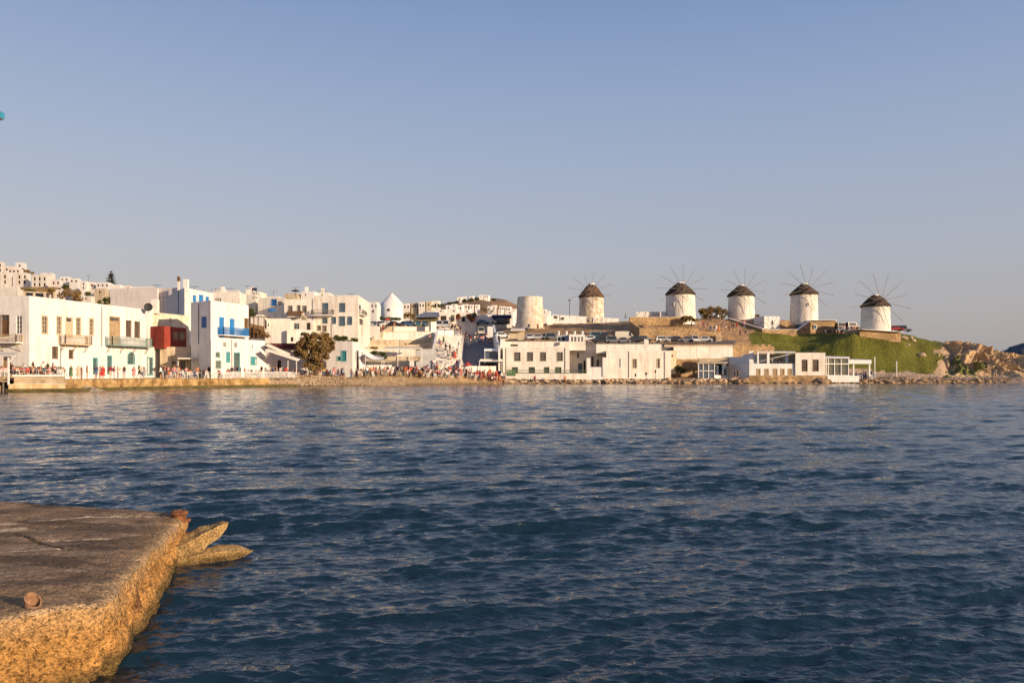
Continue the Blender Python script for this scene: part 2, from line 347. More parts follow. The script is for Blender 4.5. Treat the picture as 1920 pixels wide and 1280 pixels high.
# distant land
def ridge(name, pts, Y0, depth, m, kind='structure', amp=2.0, zb=-3):
    pxs = np.linspace(pts[0][0], pts[-1][0], 160); V = []; ny = 16
    for j in range(ny):
        t = j / (ny - 1); Y = Y0 + depth * t
        for px in pxs:
            top = np.interp(px, [p[0] for p in pts], [zz(p[1], Y0 + depth * .6) for p in pts])
            h = math.sin(min(1, t / 0.6) * math.pi / 2) if t < 0.6 else math.cos((t - 0.6) / 0.4 * math.pi / 2)
            x = xx(px, Y0 + depth * .6)
            V.append((x * (Y / (Y0 + depth * .6)), Y, zb + (top - zb) * h + mn.noise(Vector((x * .05, Y * .05, 0))) * amp * h))
    return grid_mesh(name, V, 160, ny, m, None)
ridge('far_hill', [(560, 596), (640, 590), (700, 580), (800, 577), (830, 571), (860, 565), (905, 561), (950, 567), (985, 577), (1030, 592), (1120, 620), (1250, 690)], 420, 330,
      mat('dry_hillside', (0.36, 0.20, 0.10), 0.95, 0.05, 0.2, c2=(0.20, 0.13, 0.07)), amp=3)
ridge('distant_mountain', [(1640, 697), (1780, 690), (1866, 664), (1895, 652), (1920, 643), (2000, 622), (2100, 612), (2300, 640), (2600, 697)], 2600, 1500,
      mat('blue_grey_mountain', (0.055, 0.06, 0.085), 1.0, 0.004, 0.2), amp=25, zb=-10)

# ------------------------------------------------------------------ sea
def make_sea():
    NC = 720; ts = np.linspace(-0.86, 0.86, NC); rows = [3.4]
    while rows[-1] < 205: rows.append(rows[-1] * 1.0037)
    nr = len(rows); Y = np.array(rows)[:, None] * np.ones_like(ts)[None, :]; X = ts[None, :] * Y; Z = np.zeros_like(X); DX = np.zeros_like(X); DY = np.zeros_like(X)
    r = np.random.RandomState(4); sp = np.maximum(Y * 0.0037, Y * 1.72 / NC)
    # gusts and wave groups: patches of steeper and of calmer water
    G = np.zeros_like(X)
    for i in range(26):
        lg = math.exp(r.uniform(math.log(1.2), math.log(9))); an = R(-84) + r.normal(0, 0.5); G += np.cos(2 * math.pi / lg * (X * math.cos(an) * .6 + Y * math.sin(an)) + r.uniform(0, 6.28)) * (lg / 6) ** .25
    G = np.clip(1 + 0.28 * G / G.std(), 0.35, 2.0)
    for i in range(170):
        lam = math.exp(r.uniform(math.log(0.09), math.log(2.2))); ang = R(-80) + r.normal(0, 0.36)
        s = 0.033 * (0.6 + 0.9 * r.rand()) * (0.42 if lam > 1.1 else .6 if lam > .6 else .95 if lam > .3 else 1.5); a = s * lam / (2 * math.pi); k = 2 * math.pi / lam
        w = np.clip((lam / sp - 2.3) / 2.0, 0, 1)
        ph = k * (X * math.cos(ang) + Y * math.sin(ang)) + r.uniform(0, 6.28)
        # gusts: patches of rougher and calmer water
        w = w * (G if lam > .2 else 1); Z += a * w * np.cos(ph); DX -= a * w * 0.9 * math.cos(ang) * np.sin(ph); DY -= a * w * 0.9 * math.sin(ang) * np.sin(ph)
    V = np.stack([X + DX, Y + DY, Z], -1).reshape(-1, 3)
    m = bpy.data.materials.new('sea_water'); m.use_nodes = True; n = m.node_tree; b = n.nodes['Principled BSDF']; L = n.links.new
    b.inputs['Base Color'].default_value = (0.006, 0.020, 0.033, 1); b.inputs['Roughness'].default_value = 0.03; b.inputs['IOR'].default_value = 1.333
    b.inputs['Specular IOR Level'].default_value = 0.5
    g = n.nodes.new('ShaderNodeNewGeometry'); mp = n.nodes.new('ShaderNodeMapping'); mp.inputs['Scale'].default_value = (0.55, 1.0, 1.0); L(g.outputs['Position'], mp.inputs[0])
    prev = None
    for scl, dist in ((1.4, 0.05), (3.6, 0.035), (9.0, 0.027), (24.0, 0.010)):
        nz = n.nodes.new('ShaderNodeTexNoise'); nz.inputs['Scale'].default_value = scl; nz.inputs['Detail'].default_value = 3; L(mp.outputs[0], nz.inputs['Vector'])
        bp = n.nodes.new('ShaderNodeBump'); bp.inputs['Distance'].default_value = dist; bp.inputs['Strength'].default_value = 1; L(nz.outputs['Fac'], bp.inputs['Height'])
        if prev: L(prev.outputs[0], bp.inputs['Normal'])
        prev = bp
    L(prev.outputs[0], b.inputs['Normal'])
    grid_mesh('sea', V, NC, nr, m)
    # open water round the bay, out to the horizon, 40 cm lower where the near sheet covers it
    v = []; tt = np.linspace(-1, 1, 40)
    big = [(-9000, -9000, -0.45), (9000, -9000, -0.45), (9000, 9000, -0.45), (-9000, 9000, -0.45)]
    o = MB().add(big, [(0, 1, 2, 3)]).build('open_sea', m); o['kind'] = 'structure'
make_sea()
# ------------------------------------------------------------------ foreground pier
def pier_mat():
    m = bpy.data.materials.new('pier_concrete'); m.use_nodes = True; n = m.node_tree; b = n.nodes['Principled BSDF']; L = n.links.new
    b.inputs['Roughness'].default_value = 0.92; b.inputs['Specular IOR Level'].default_value = 0.2
    a = n.nodes.new('ShaderNodeVertexColor'); a.layer_name = 'albedo'; g = n.nodes.new('ShaderNodeNewGeometry')
    v = n.nodes.new('ShaderNodeTexVoronoi'); v.inputs['Scale'].default_value = 62; L(g.outputs['Position'], v.inputs['Vector'])
    s = n.nodes.new('ShaderNodeSeparateColor'); L(v.outputs['Color'], s.inputs[0])
    nz = n.nodes.new('ShaderNodeTexNoise'); nz.inputs['Scale'].default_value = 6; nz.inputs['Detail'].default_value = 9; nz.inputs['Roughness'].default_value = 0.75; L(g.outputs['Position'], nz.inputs['Vector'])
    mr = n.nodes.new('ShaderNodeMapRange'); mr.inputs[1].default_value = 0.3; mr.inputs[2].default_value = 0.7; mr.inputs[3].default_value = 0.55; mr.inputs[4].default_value = 1.4; L(nz.outputs['Fac'], mr.inputs[0])
    m1 = n.nodes.new('ShaderNodeMapRange'); m1.inputs[3].default_value = 0.62; m1.inputs[4].default_value = 1.2; L(s.outputs[0], m1.inputs[0])
    mu = n.nodes.new('ShaderNodeMath'); mu.operation = 'MULTIPLY'; L(mr.outputs[0], mu.inputs[0]); L(m1.outputs[0], mu.inputs[1])
    np_ = n.nodes.new('ShaderNodeTexNoise'); np_.inputs['Scale'].default_value = 34; np_.inputs['Detail'].default_value = 4; L(g.outputs['Position'], np_.inputs['Vector'])
    mp_ = n.nodes.new('ShaderNodeMapRange'); mp_.inputs[1].default_value = 0.36; mp_.inputs[2].default_value = 0.5; mp_.inputs[3].default_value = 0.42; mp_.inputs[4].default_value = 1.05; L(np_.outputs['Fac'], mp_.inputs[0])
    mv = n.nodes.new('ShaderNodeMath'); mv.operation = 'MULTIPLY'; L(mu.outputs[0], mv.inputs[0]); L(mp_.outputs[0], mv.inputs[1]); mu = mv
    ml = n.nodes.new('ShaderNodeMix'); ml.data_type = 'RGBA'; ml.blend_type = 'MULTIPLY'; ml.inputs[0].default_value = 1
    L(a.outputs[0], ml.inputs[6]); L(mu.outputs[0], ml.inputs[7]); L(ml.outputs[2], b.inputs['Base Color'])
    b1 = n.nodes.new('ShaderNodeBump'); b1.inputs['Distance'].default_value = 0.013; b1.inputs['Strength'].default_value = 0.9; b1.invert = True; L(v.outputs['Distance'], b1.inputs['Height'])
    n2 = n.nodes.new('ShaderNodeTexNoise'); n2.inputs['Scale'].default_value = 14; n2.inputs['Detail'].default_value = 8; L(g.outputs['Position'], n2.inputs['Vector'])
    # the smooth trowelled skin carries no pebbles: strength from the alpha of the painted attribute
    L(a.outputs[1], b1.inputs['Strength'])
    b2 = n.nodes.new('ShaderNodeBump'); b2.inputs['Distance'].default_value = 0.03; L(n2.outputs['Fac'], b2.inputs['Height']); L(b1.outputs[0], b2.inputs['Normal']); L(b2.outputs[0], b.inputs['Normal'])
    return m
PIERM = pier_mat()
def fbm(p, o=4):
    s = 0; a = 1
    for i in range(o): s += a * mn.noise(p); p = p * 2.03; a *= 0.5
    return s
def seg_d(x, y, a, b):
    ax, ay = a; bx, by = b; dx, dy = bx - ax, by - ay; t = max(0, min(1, ((x - ax) * dx + (y - ay) * dy) / (dx * dx + dy * dy)))
    return math.hypot(x - ax - t * dx, y - ay - t * dy), t
def ptop(px, py, zt=0.62):                          # where a photo pixel meets the pier top
    Y = F * (CH - zt) / (py - HY); return (xx(px, Y), Y)
def make_pier():
    rim = [(-14, 1.0), (-7.6, 3.0), (-5.2, 4.95), (-3.89, 6.07), (-3.42, 6.50), (-3.36, 6.60), (-3.58, 7.35), (-3.83, 8.2), (-4.18, 9.5), (-4.50, 10.7), (-4.62, 11.35), (-5.3, 11.62), (-8.04, 12.5), (-14, 14.5)]
    dense = []
    for i in range(len(rim) - 1):
        a, b = Vector(rim[i]), Vector(rim[i + 1]); vis = 1 <= i <= 11
        k = max(1, int((b - a).length / (0.03 if 2 <= i <= 10 else 0.07)))
        for j in range(k): dense.append(a.lerp(b, j / k))
    dense.append(Vector(rim[-1]))
    for _ in range(1): dense = [dense[0]] + [(dense[i - 1] + dense[i] * 2 + dense[i + 1]) / 4 for i in range(1, len(dense) - 1)] + [dense[-1]]
    N = len(dense); c = Vector((-11, 8.2)); V, C, A = [], [], []
    nor = []
    for i in range(N):
        t = (dense[min(N - 1, i + 1)] - dense[max(0, i - 1)]).normalized(); nor.append(Vector((t.y, -t.x)))
    cracks = [(ptop(25, 995), ptop(70, 1014)), (ptop(70, 1014), ptop(130, 1034)), (ptop(60, 963), ptop(30, 975)), (ptop(100, 1012), ptop(200, 1010))]
    mort = [(ptop(165, 963), ptop(292, 962), .05), (ptop(58, 972), ptop(165, 964), .03), (ptop(-20, 991), ptop(32, 986), .11), (ptop(-10, 977), ptop(30, 977), .05), (ptop(95, 1011), ptop(202, 1009), .035), (ptop(0, 1040), ptop(120, 1031), .03)]
    side, top = 34, 170; dtop = [0.0] * N; zrim = []
    for p in dense:
        zt = 0.73 - 0.15 * min(1, max(0, (p.y - 6.2) / 4.5)); on = p.x > -4.9 and 6.5 < p.y < 11.5; w = (0.5 + 0.5 * fbm(Vector((p.y * 1.5, 2, 0)), 2)) if on else 0
        zrim.append(zt - .04 - 0.07 * max(0, w) * (1.5 if p.y > 9 else 1) + 0.018 * fbm(Vector((p.x * 1.6, p.y * 1.6, 0)), 5))
    for _ in range(6): zrim = [zrim[0]] + [(zrim[i - 1] + zrim[i] * 2 + zrim[i + 1]) / 4 for i in range(1, N - 1)] + [zrim[-1]]
    for j in range(side + top):
        for i in range(N):
            p = dense[i]; n = nor[i]; zt = 0.73 - 0.15 * min(1, max(0, (p.y - 6.2) / 4.5))
            onside = p.x > -4.9 and p.y > 6.5 and p.y < 11.5
            front = p.y <= 6.55
            if j < side:
                s = j / (side - 1); z = -0.45 + (zrim[i] + 0.45) * s
                d = 0.035 * fbm(Vector((p.x * 3, p.y * 3, z * 3)), 5) + 0.025 * fbm(Vector((p.x * 11, p.y * 11, z * 11)), 3)
                if onside:
                    d *= 1.25; d += 0.27 * (1 - s) ** 1.3 * min(1, max(0, (p.y - 6.78) / .10)) * (1 - .4 * max(0, (p.y - 9) / 2))
                    y = p.y
                    d -= 0.34 * math.exp(-(((y - 7.25) / .12) ** 2 + ((z - .26 - (y - 7.25) * .8) / .10) ** 2) ** 2)     # hole
                    d -= 0.16 * math.exp(-(((y - 7.8) / .10) ** 2 + ((z - .30) / .05) ** 2) ** 2)
                    d -= 0.08 * math.exp(-((y - 7.60) / .12) ** 2 - ((z - .47) / .04) ** 2)
                    d -= .07 * max(0, 1 - 5 * abs(mn.noise(Vector((p.y * 1.7, z * 1.2, 4))))) + .05 * abs(mn.noise(Vector((p.y * 4, z * 5, 1))))
                    d -= .05 * math.exp(-((z - .34 - .05 * mn.noise(Vector((p.y * 2, 0, 0)))) / .018) ** 2)
                    if z < 0.06: d -= 0.12 * min(1, (0.06 - z) / .15)
                    if z < 0.66: d -= 0.12 * math.exp(-((y - 6.76) / .07) ** 2)
                d *= 1 - .8 * s ** 5; dtop[i] = d
                x, y = p.x + n.x * d, p.y + n.y * d
                q = fbm(Vector((x * 2, y * 2, z * 4)), 4)
                base = Vector((0.42, 0.22, 0.068)) if front or True else 0
                col_ = base * (1 + 0.35 * q)
                zw = .19 + .06 * mn.noise(Vector((x * 2, y * 2, 0)))
                if z < zw: col_ = col_.lerp(Vector((0.10, 0.07, 0.028)), min(1, (zw - z) / .07) * .85)
                if s > 0.8: col_ = col_.lerp(Vector((0.58, 0.40, 0.22)), (s - .8) * 2.2)
                if onside:                                  # shade of the hollow painted near-black, and rust run of a broken fitting
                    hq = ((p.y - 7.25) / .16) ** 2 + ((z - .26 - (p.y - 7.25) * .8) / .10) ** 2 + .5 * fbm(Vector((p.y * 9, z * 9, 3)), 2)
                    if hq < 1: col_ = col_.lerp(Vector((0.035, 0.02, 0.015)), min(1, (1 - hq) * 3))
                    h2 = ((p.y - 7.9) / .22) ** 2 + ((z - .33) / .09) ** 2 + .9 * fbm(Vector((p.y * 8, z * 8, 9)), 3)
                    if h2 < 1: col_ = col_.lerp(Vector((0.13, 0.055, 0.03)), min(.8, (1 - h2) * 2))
                V.append((x, y, z)); C.append(tuple(col_)); A.append(1.0)
            else:
                if j == side and i == 0:
                    for _ in range(8): dtop = [dtop[0]] + [(dtop[k - 1] + dtop[k] + dtop[k + 1]) / 3 for k in range(1, N - 1)] + [dtop[-1]]
                t = (j - side) / (top - 1); inset = 0.0
                tt = t * 0.98; k = tt ** 1.25
                r0 = 0.07; dist = k * (p - c).length
                q = p.lerp(c, k) + n * dtop[i] * math.exp(-dist / .12)
                z = zt
                z += 0.018 * fbm(Vector((q.x * 1.6, q.y * 1.6, 0)), 5) + 0.004 * fbm(Vector((q.x * 18, q.y * 18, 0)), 2)
                # worn corner and spalled edge along the water side
                if onside:
                    w = .7 * math.exp(-dist / 0.28) * (0.5 + 0.5 * fbm(Vector((p.y * 1.5, 2, 0)), 2)); z -= 0.10 * max(0, w) * (1.5 if p.y > 9 else 1)
                    z += 0.02 * math.exp(-dist / .3) * fbm(Vector((q.x * 8, q.y * 8, 1)), 3)
                e_ = math.exp(-dist / .03); z = z * (1 - e_) + zrim[i] * e_
                rough = 0.25 + 0.75 * math.exp(-dist / 0.35) if (onside or front) else 0.3
                wob = fbm(Vector((q.x * 1.2, q.y * 3.0, 4)), 4)
                if q.y < 7.05 and q.x > -4.6 - wob: rough = 0.9
                g_ = 0.5 + 0.5 * wob
                cc = Vector((0.19, 0.115, 0.065)).lerp(Vector((0.38, 0.25, 0.15)), max(0, min(1, g_ * 1.6 - .3)))
                dk = fbm(Vector((q.x * .8, q.y * 2.0, 8)), 4)
                if dk > 0.02: cc = cc.lerp(Vector((0.09, 0.055, 0.032)), min(.7, (dk - .02) * 3.5))
                if rough > 0.4: cc = cc.lerp(Vector((0.40, 0.25, 0.12)), min(1, (rough - .4) * 1.2))
                if onside or front: cc = cc.lerp(Vector((0.58, 0.40, 0.22)), .45 * math.exp(-(dist / .09) ** 2))
                for a_, b_, w_ in mort:
                    dd, _t = seg_d(q.x, q.y, a_, b_); dd += 0.02 * fbm(Vector((q.x * 9, q.y * 9, 3)), 3)
                    if dd < w_: cc = cc.lerp(Vector((0.62, 0.48, 0.32)), 0.8); z += 0.006
                for a_, b_ in cracks:
                    dd, _t = seg_d(q.x, q.y, a_, b_); dd += 0.02 * fbm(Vector((q.x * 7, q.y * 7, 5)), 2)
                    if dd < 0.03: z -= 0.04 * (1 - max(0, dd) / .03); cc = cc * 0.45
                V.append((q.x, q.y, z)); C.append(tuple(cc)); A.append(rough)
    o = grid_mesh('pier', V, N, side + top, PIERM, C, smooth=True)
    at = o.data.color_attributes['albedo']; buf = np.zeros(len(V) * 4, np.float32); at.data.foreach_get('color', buf); buf = buf.reshape(-1, 4); buf[:, 3] = A
    at.data.foreach_set('color', buf.ravel())
    return o
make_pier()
def slab_rock(name, label, a, b, wa, wb, ha, hb, seed, m=None, cat='rock'):
    """long broken slab from a to b, tapering, its skin broken by noise"""
    a, b = Vector(a), Vector(b); n = 13; k = 10; V = []; d = (b - a).normalized(); u = d.cross(Vector((0, 0, 1))).normalized(); w = u.cross(d)
    for j in range(n):
        t = j / (n - 1); e = min(1, (1 - t) * 9) ** 0.5 * min(1, t * 12 + .3) ** .5
        for i in range(k):
            ang = 2 * math.pi * i / (k - 1); ca, sa = math.cos(ang), math.sin(ang)
            s_ = (abs(ca) ** 9 + abs(sa) ** 9) ** (-1 / 9)
            p = a.lerp(b, t) + u * ca * s_ * (wa + (wb - wa) * t) * e + w * sa * s_ * (ha + (hb - ha) * t) * e
            f = 1 + 0.0; p = p + (u * ca + w * sa) * (0.06 * fbm(p * 3.3 + Vector((seed, 0, 0)), 4)); V.append(p)
    c = [tuple(Vector((0.42, 0.27, 0.11)) * (1 + .35 * fbm(p * 3, 3)) * (0.35 if p.z < 0.06 else 1)) for p in V]
    o = grid_mesh(name, V, k, n, PIERM, c, smooth=False, kind=None)
    me = o.data; loc = sum((Vector(v) for v in (a, b)), Vector()) / 2; me.transform(__import__('mathutils').Matrix.Translation(-loc)); o.location = loc
    tag(o, label, cat); return o
slab_rock('rock_slab', 'upper of two broken concrete slabs jutting up from the pier corner', (-4.75, 11.0, 0.02), (-4.02, 11.3, 0.46), .40, .10, .20, .06, 1)
slab_rock('rock_slab', 'lower broken concrete slab lying flat in the water at the pier corner', (-4.75, 10.95, -0.02), (-3.66, 11.3, 0.06), .40, .08, .16, .06, 5)
# iron stub at the far corner, cut pipe in the near edge
t = empty('iron_bollard', (-4.66, 11.15, 0.52), 'rusty iron mooring stub on the far corner of the pier', 'bollard')
MB().lathe((-4.66, 11.15, 0.48), [(.085, 0), (.088, .10), (.10, .115), (.118, .135), (.112, .165), (.07, .175), (.045, .14)], 20, .012, 3).build('post', RUST, t)
MB().lathe((-4.66, 11.15, 0.50), [(.15, 0), (.15, .03), (.08, .035)], 16, .02, 6).build('base_plate', RUST, t, True)
pX, pY = ptop(62, 1143, .70)
t = empty('cut_pipe', (pX, pY, .68), 'short iron pipe with slanted cut end set in the near edge of the pier', 'pipe')
mb = MB(); n = 20
for r in (.062, .05):
    for i in range(n):
        a = 2 * math.pi * i / n; mb.v.append((pX + r * math.cos(a), pY + r * math.sin(a), .60))
    for i in range(n):
        a = 2 * math.pi * i / n; mb.v.append((pX + r * math.cos(a), pY + r * math.sin(a), .70 + .085 + .05 * math.cos(a - 2.6)))
for i in range(n):
    j = (i + 1) % n
    mb.f += [(i, j, n + j, n + i), (2 * n + j, 2 * n + i, 3 * n + i, 3 * n + j), (n + i, n + j, 3 * n + j, 3 * n + i)]
mb.build('pipe_wall', mat('rusty_orange_iron', (0.32, 0.18, 0.10), .8, 22, .15, c2=(.18, .09, .05), bump=.004, bscale=60), t)
MB().lathe((pX, pY, .60), [(.052, 0), (.052, .105)], 16).build('pipe_fill', HOLE, t)
for i, (a, b) in enumerate([((231, 1020), 'z')] * 0): pass

# ------------------------------------------------------------------ quay walls
def quay(name, label, pts, ztop, m, back=7, bulge=.1, zb=-1.2, cap=None, slope=0.0, cat='quay', seed=0):
    """irregular sea wall along pts [(px, Y)], top at ztop; one mesh"""
    P2 = [Vector((xx(a, b), b)) for a, b in pts]; L_ = []
    for i in range(len(P2) - 1):
        k = max(2, int((P2[i + 1] - P2[i]).length / .45))
        for j in range(k): L_.append(P2[i].lerp(P2[i + 1], j / k))
    L_.append(P2[-1]); N = len(L_); V = []; rows = 12
    for j in range(rows + 3):
        for i, p in enumerate(L_):
            t = (L_[min(N - 1, i + 1)] - L_[max(0, i - 1)]).normalized(); n = Vector((t.y, -t.x))
            if j < rows:
                z = zb + (ztop - zb) * j / (rows - 1); q = Vector((p.x, p.y, z))
                d = bulge * (mn.noise(q * .8 + Vector((seed, 0, 0))) + .6 * mn.noise(q * 2.3)) + slope * (ztop - z)
                if z > ztop - .05: d -= .03
                V.append((p.x + n.x * d, p.y + n.y * d, z + (.05 * mn.noise(q * .7) if j == rows - 1 else 0)))
            else:
                d = -(j - rows + 1) * back / 3; q = Vector((p.x + n.x * d, p.y + n.y * d, ztop)); V.append((q.x, q.y, ztop + .02 * mn.noise(q)))
    o = grid_mesh(name, V, N, rows + 3, m, kind=None); 
    if label: tag(o, label, cat)
    return o
QPTS = [(8, 100.5), (16, 100), (120, 101.5), (126, 102.5)]
q1 = quay('quay_block', 'low whitewashed sea wall under the restaurant parapet at far left', [(16, 100), (122, 102.4)], 1.02, mat('pale_sea_wall', (0.62, 0.48, 0.28), .95, .7, .15, c2=(.46, .32, .15), bump=.1, bscale=2, streak=.5), 4, .12, slope=.15)
MB_ = MB()
def quay_struct():
    WET = 'quay_masonry'
    m = mat('quay_masonry', (0.50, 0.33, 0.15), .95, .75, .2, c2=(0.17, 0.10, 0.035), bump=.2, bscale=1.8, streak=.45)
    a = quay('quay_wall', None, [(-420, 88), (-60, 97), (2, 101)], 1.5, m, 10, .2); a['kind'] = 'structure'
    a = quay('quay_wall', None, [(118, 102.8), (200, 109), (300, 119), (345, 122), (400, 125), (452, 128.5), (505, 131.5)], 1.5, m, 14, .3, seed=4); a['kind'] = 'structure'
    g = mat('wet_algae_concrete', (0.12, 0.085, 0.03), .7, .8, .2, c2=(.06, .06, .015), bump=.1, bscale=2)
    a = quay('quay_footing', None, [(10, 99.2), (120, 101.6), (200, 108.0), (300, 118), (400, 124), (505, 130.8), (560, 136.8)], .40, g, 3, .5, seed=9); a['kind'] = 'structure'
quay_struct()
# stone parapet with white cap in front of the left terrace
Yp = 101.3
t = empty('terrace_parapet', (xx(75, Yp), Yp, 1.0), 'stone parapet with white coping in front of the crowded left terrace', 'wall')
mb = MB(); mb.hexa([(xx(28, 101.2), 101.0, 1.02), (xx(122, 102.8), 102.6, 1.02), (xx(122, 103.2), 103.1, 1.02), (xx(28, 101.2), 101.6, 1.02)],
                   [(xx(28, 101.2), 101.0, 1.95), (xx(122, 102.8), 102.6, 1.95), (xx(122, 103.2), 103.1, 1.95), (xx(28, 101.2), 101.6, 1.95)]); mb.build('stone_face', STONE_L, t)
mb = MB(); mb.hexa([(xx(26, 101.2), 100.85, 1.95), (xx(123, 102.8), 102.45, 1.95), (xx(123, 103.2), 103.2, 1.95), (xx(26, 101.2), 101.7, 1.95)],
                   [(xx(26, 101.2), 100.85, 2.15), (xx(123, 102.8), 102.45, 2.15), (xx(123, 103.2), 103.2, 2.15), (xx(26, 101.2), 101.7, 2.15)]); mb.build('coping', WHITE, t)
mb = MB(); mb.hexa([(xx(30, 101.2), 100.6, .98), (xx(128, 102.8), 102.2, .98), (xx(128, 103.2), 103.0, .98), (xx(30, 101.2), 101.4, .98)],
                   [(xx(30, 101.2), 100.6, 1.06), (xx(128, 102.8), 102.2, 1.06), (xx(128, 103.2), 103.0, 1.06), (xx(30, 101.2), 101.4, 1.06)]); mb.build('ledge', PLASTER_C, t)
# wooden jetty porch at the left edge
t = empty('porch_canopy', (xx(14, 99.5), 99.5, 0), 'white wooden posts and canvas roof over the jetty at the left edge', 'canopy')
for (px, y0, y1) in ((16, 667, 721), (-22, 667, 721)):
    MB().bar(P(px, y1, 99), P(px, y0, 99), .16).build('post', WHITE, t)
MB().bar(P(-30, 667, 99), P(30, 667, 99), .14).build('beam', WHITE, t)
MB().bar(P(16, 680, 99), P(27, 668, 99), .12).build('brace', WHITE, t)
MB().hexa([P(-60, 668, 98.6), P(26, 668, 98.6), P(32, 662, 104), P(-60, 660, 104)], [v + Vector((0, 0, .1)) for v in (P(-60, 668, 98.6), P(26, 668, 98.6), P(32, 662, 104), P(-60, 660, 104))]).build('canvas_roof', CANVAS, t)
MB().hexa([P(-60, 716, 98.5), P(13, 716, 98.5), P(13, 716, 101.5), P(-60, 716, 101.5)], [P(-60, 713, 98.5), P(13, 713, 98.5), P(13, 713, 101.5), P(-60, 713, 101.5)]).build('deck', TANW, t)
MB().bar(P(6, 735, 98.7), P(6, 716, 98.7), .14).build('pile', GREYW, t)

# ------------------------------------------------------------------ buildings
class Wall:
    def __init__(s, a, b, z0, zt):
        s.A = Vector((xx(*a), a[1])); s.B = Vector((xx(*b), b[1])); d = s.B - s.A; s.len = d.length; s.U = d / s.len; s.N = Vector((s.U.y, -s.U.x)); s.z0 = z0; s.zt = zt
    def u(s, px):
        t = (px - CX) / F; d = s.U; return (t * s.A.y - s.A.x) / (d.x - t * d.y)
    def z(s, u, py): return zz(py, s.A.y + s.U.y * u)
    def p(s, u, d, z): q = s.A + s.U * u + s.N * d; return Vector((q.x, q.y, z))
    def rect(s, px0, px1, py0, py1):               # photo rectangle -> wall rectangle
        u0, u1 = s.u(px0), s.u(px1); m = (u0 + u1) / 2; return max(.05, min(u0, u1)), min(s.len - .05, max(u0, u1)), s.z(m, py1), s.z(m, py0)
    def block(s, mb, u0, u1, d0, d1, z0, z1):
        return mb.hexa([s.p(u0, d1, z0), s.p(u1, d1, z0), s.p(u1, d0, z0), s.p(u0, d0, z0)], [s.p(u0, d1, z1), s.p(u1, d1, z1), s.p(u1, d0, z1), s.p(u0, d0, z1)])
def wall_grid(mb, w, holes, reveal=.22):
    us = sorted({0, w.len} | {h[0] for h in holes} | {h[1] for h in holes}); zs = sorted({w.z0, w.zt} | {max(w.z0, h[2]) for h in holes} | {min(w.zt, h[3]) for h in holes})
    for i in range(len(us) - 1):
        for j in range(len(zs) - 1):
            if us[i + 1] - us[i] < 1e-4 or zs[j + 1] - zs[j] < 1e-4: continue
            mu, mz = (us[i] + us[i + 1]) / 2, (zs[j] + zs[j + 1]) / 2
            if any(h[0] < mu < h[1] and h[2] < mz < h[3] for h in holes): continue
            mb.add([w.p(us[i], 0, zs[j]), w.p(us[i + 1], 0, zs[j]), w.p(us[i + 1], 0, zs[j + 1]), w.p(us[i], 0, zs[j + 1])], [(0, 1, 2, 3)])
    for u0, u1, z0, z1 in holes:
        z0 = max(w.z0, z0); a = [w.p(u0, 0, z0), w.p(u1, 0, z0), w.p(u1, 0, z1), w.p(u0, 0, z1)]; b = [w.p(u0, -reveal, z0), w.p(u1, -reveal, z0), w.p(u1, -reveal, z1), w.p(u0, -reveal, z1)]
        mb.add(a + b, [(0, 1, 5, 4), (1, 2, 6, 5), (2, 3, 7, 6), (3, 0, 4, 7)])
FR = {'w': WHITE, 'b': BLUE, 't': TEAL, 'g': TEALG, 'n': BROWN, 'p': PALEW, 's': SLATE, 'l': BLUE_L, 'a': TANW, 'o': OLIVE, 'd': DARK, 'y': GREYW}
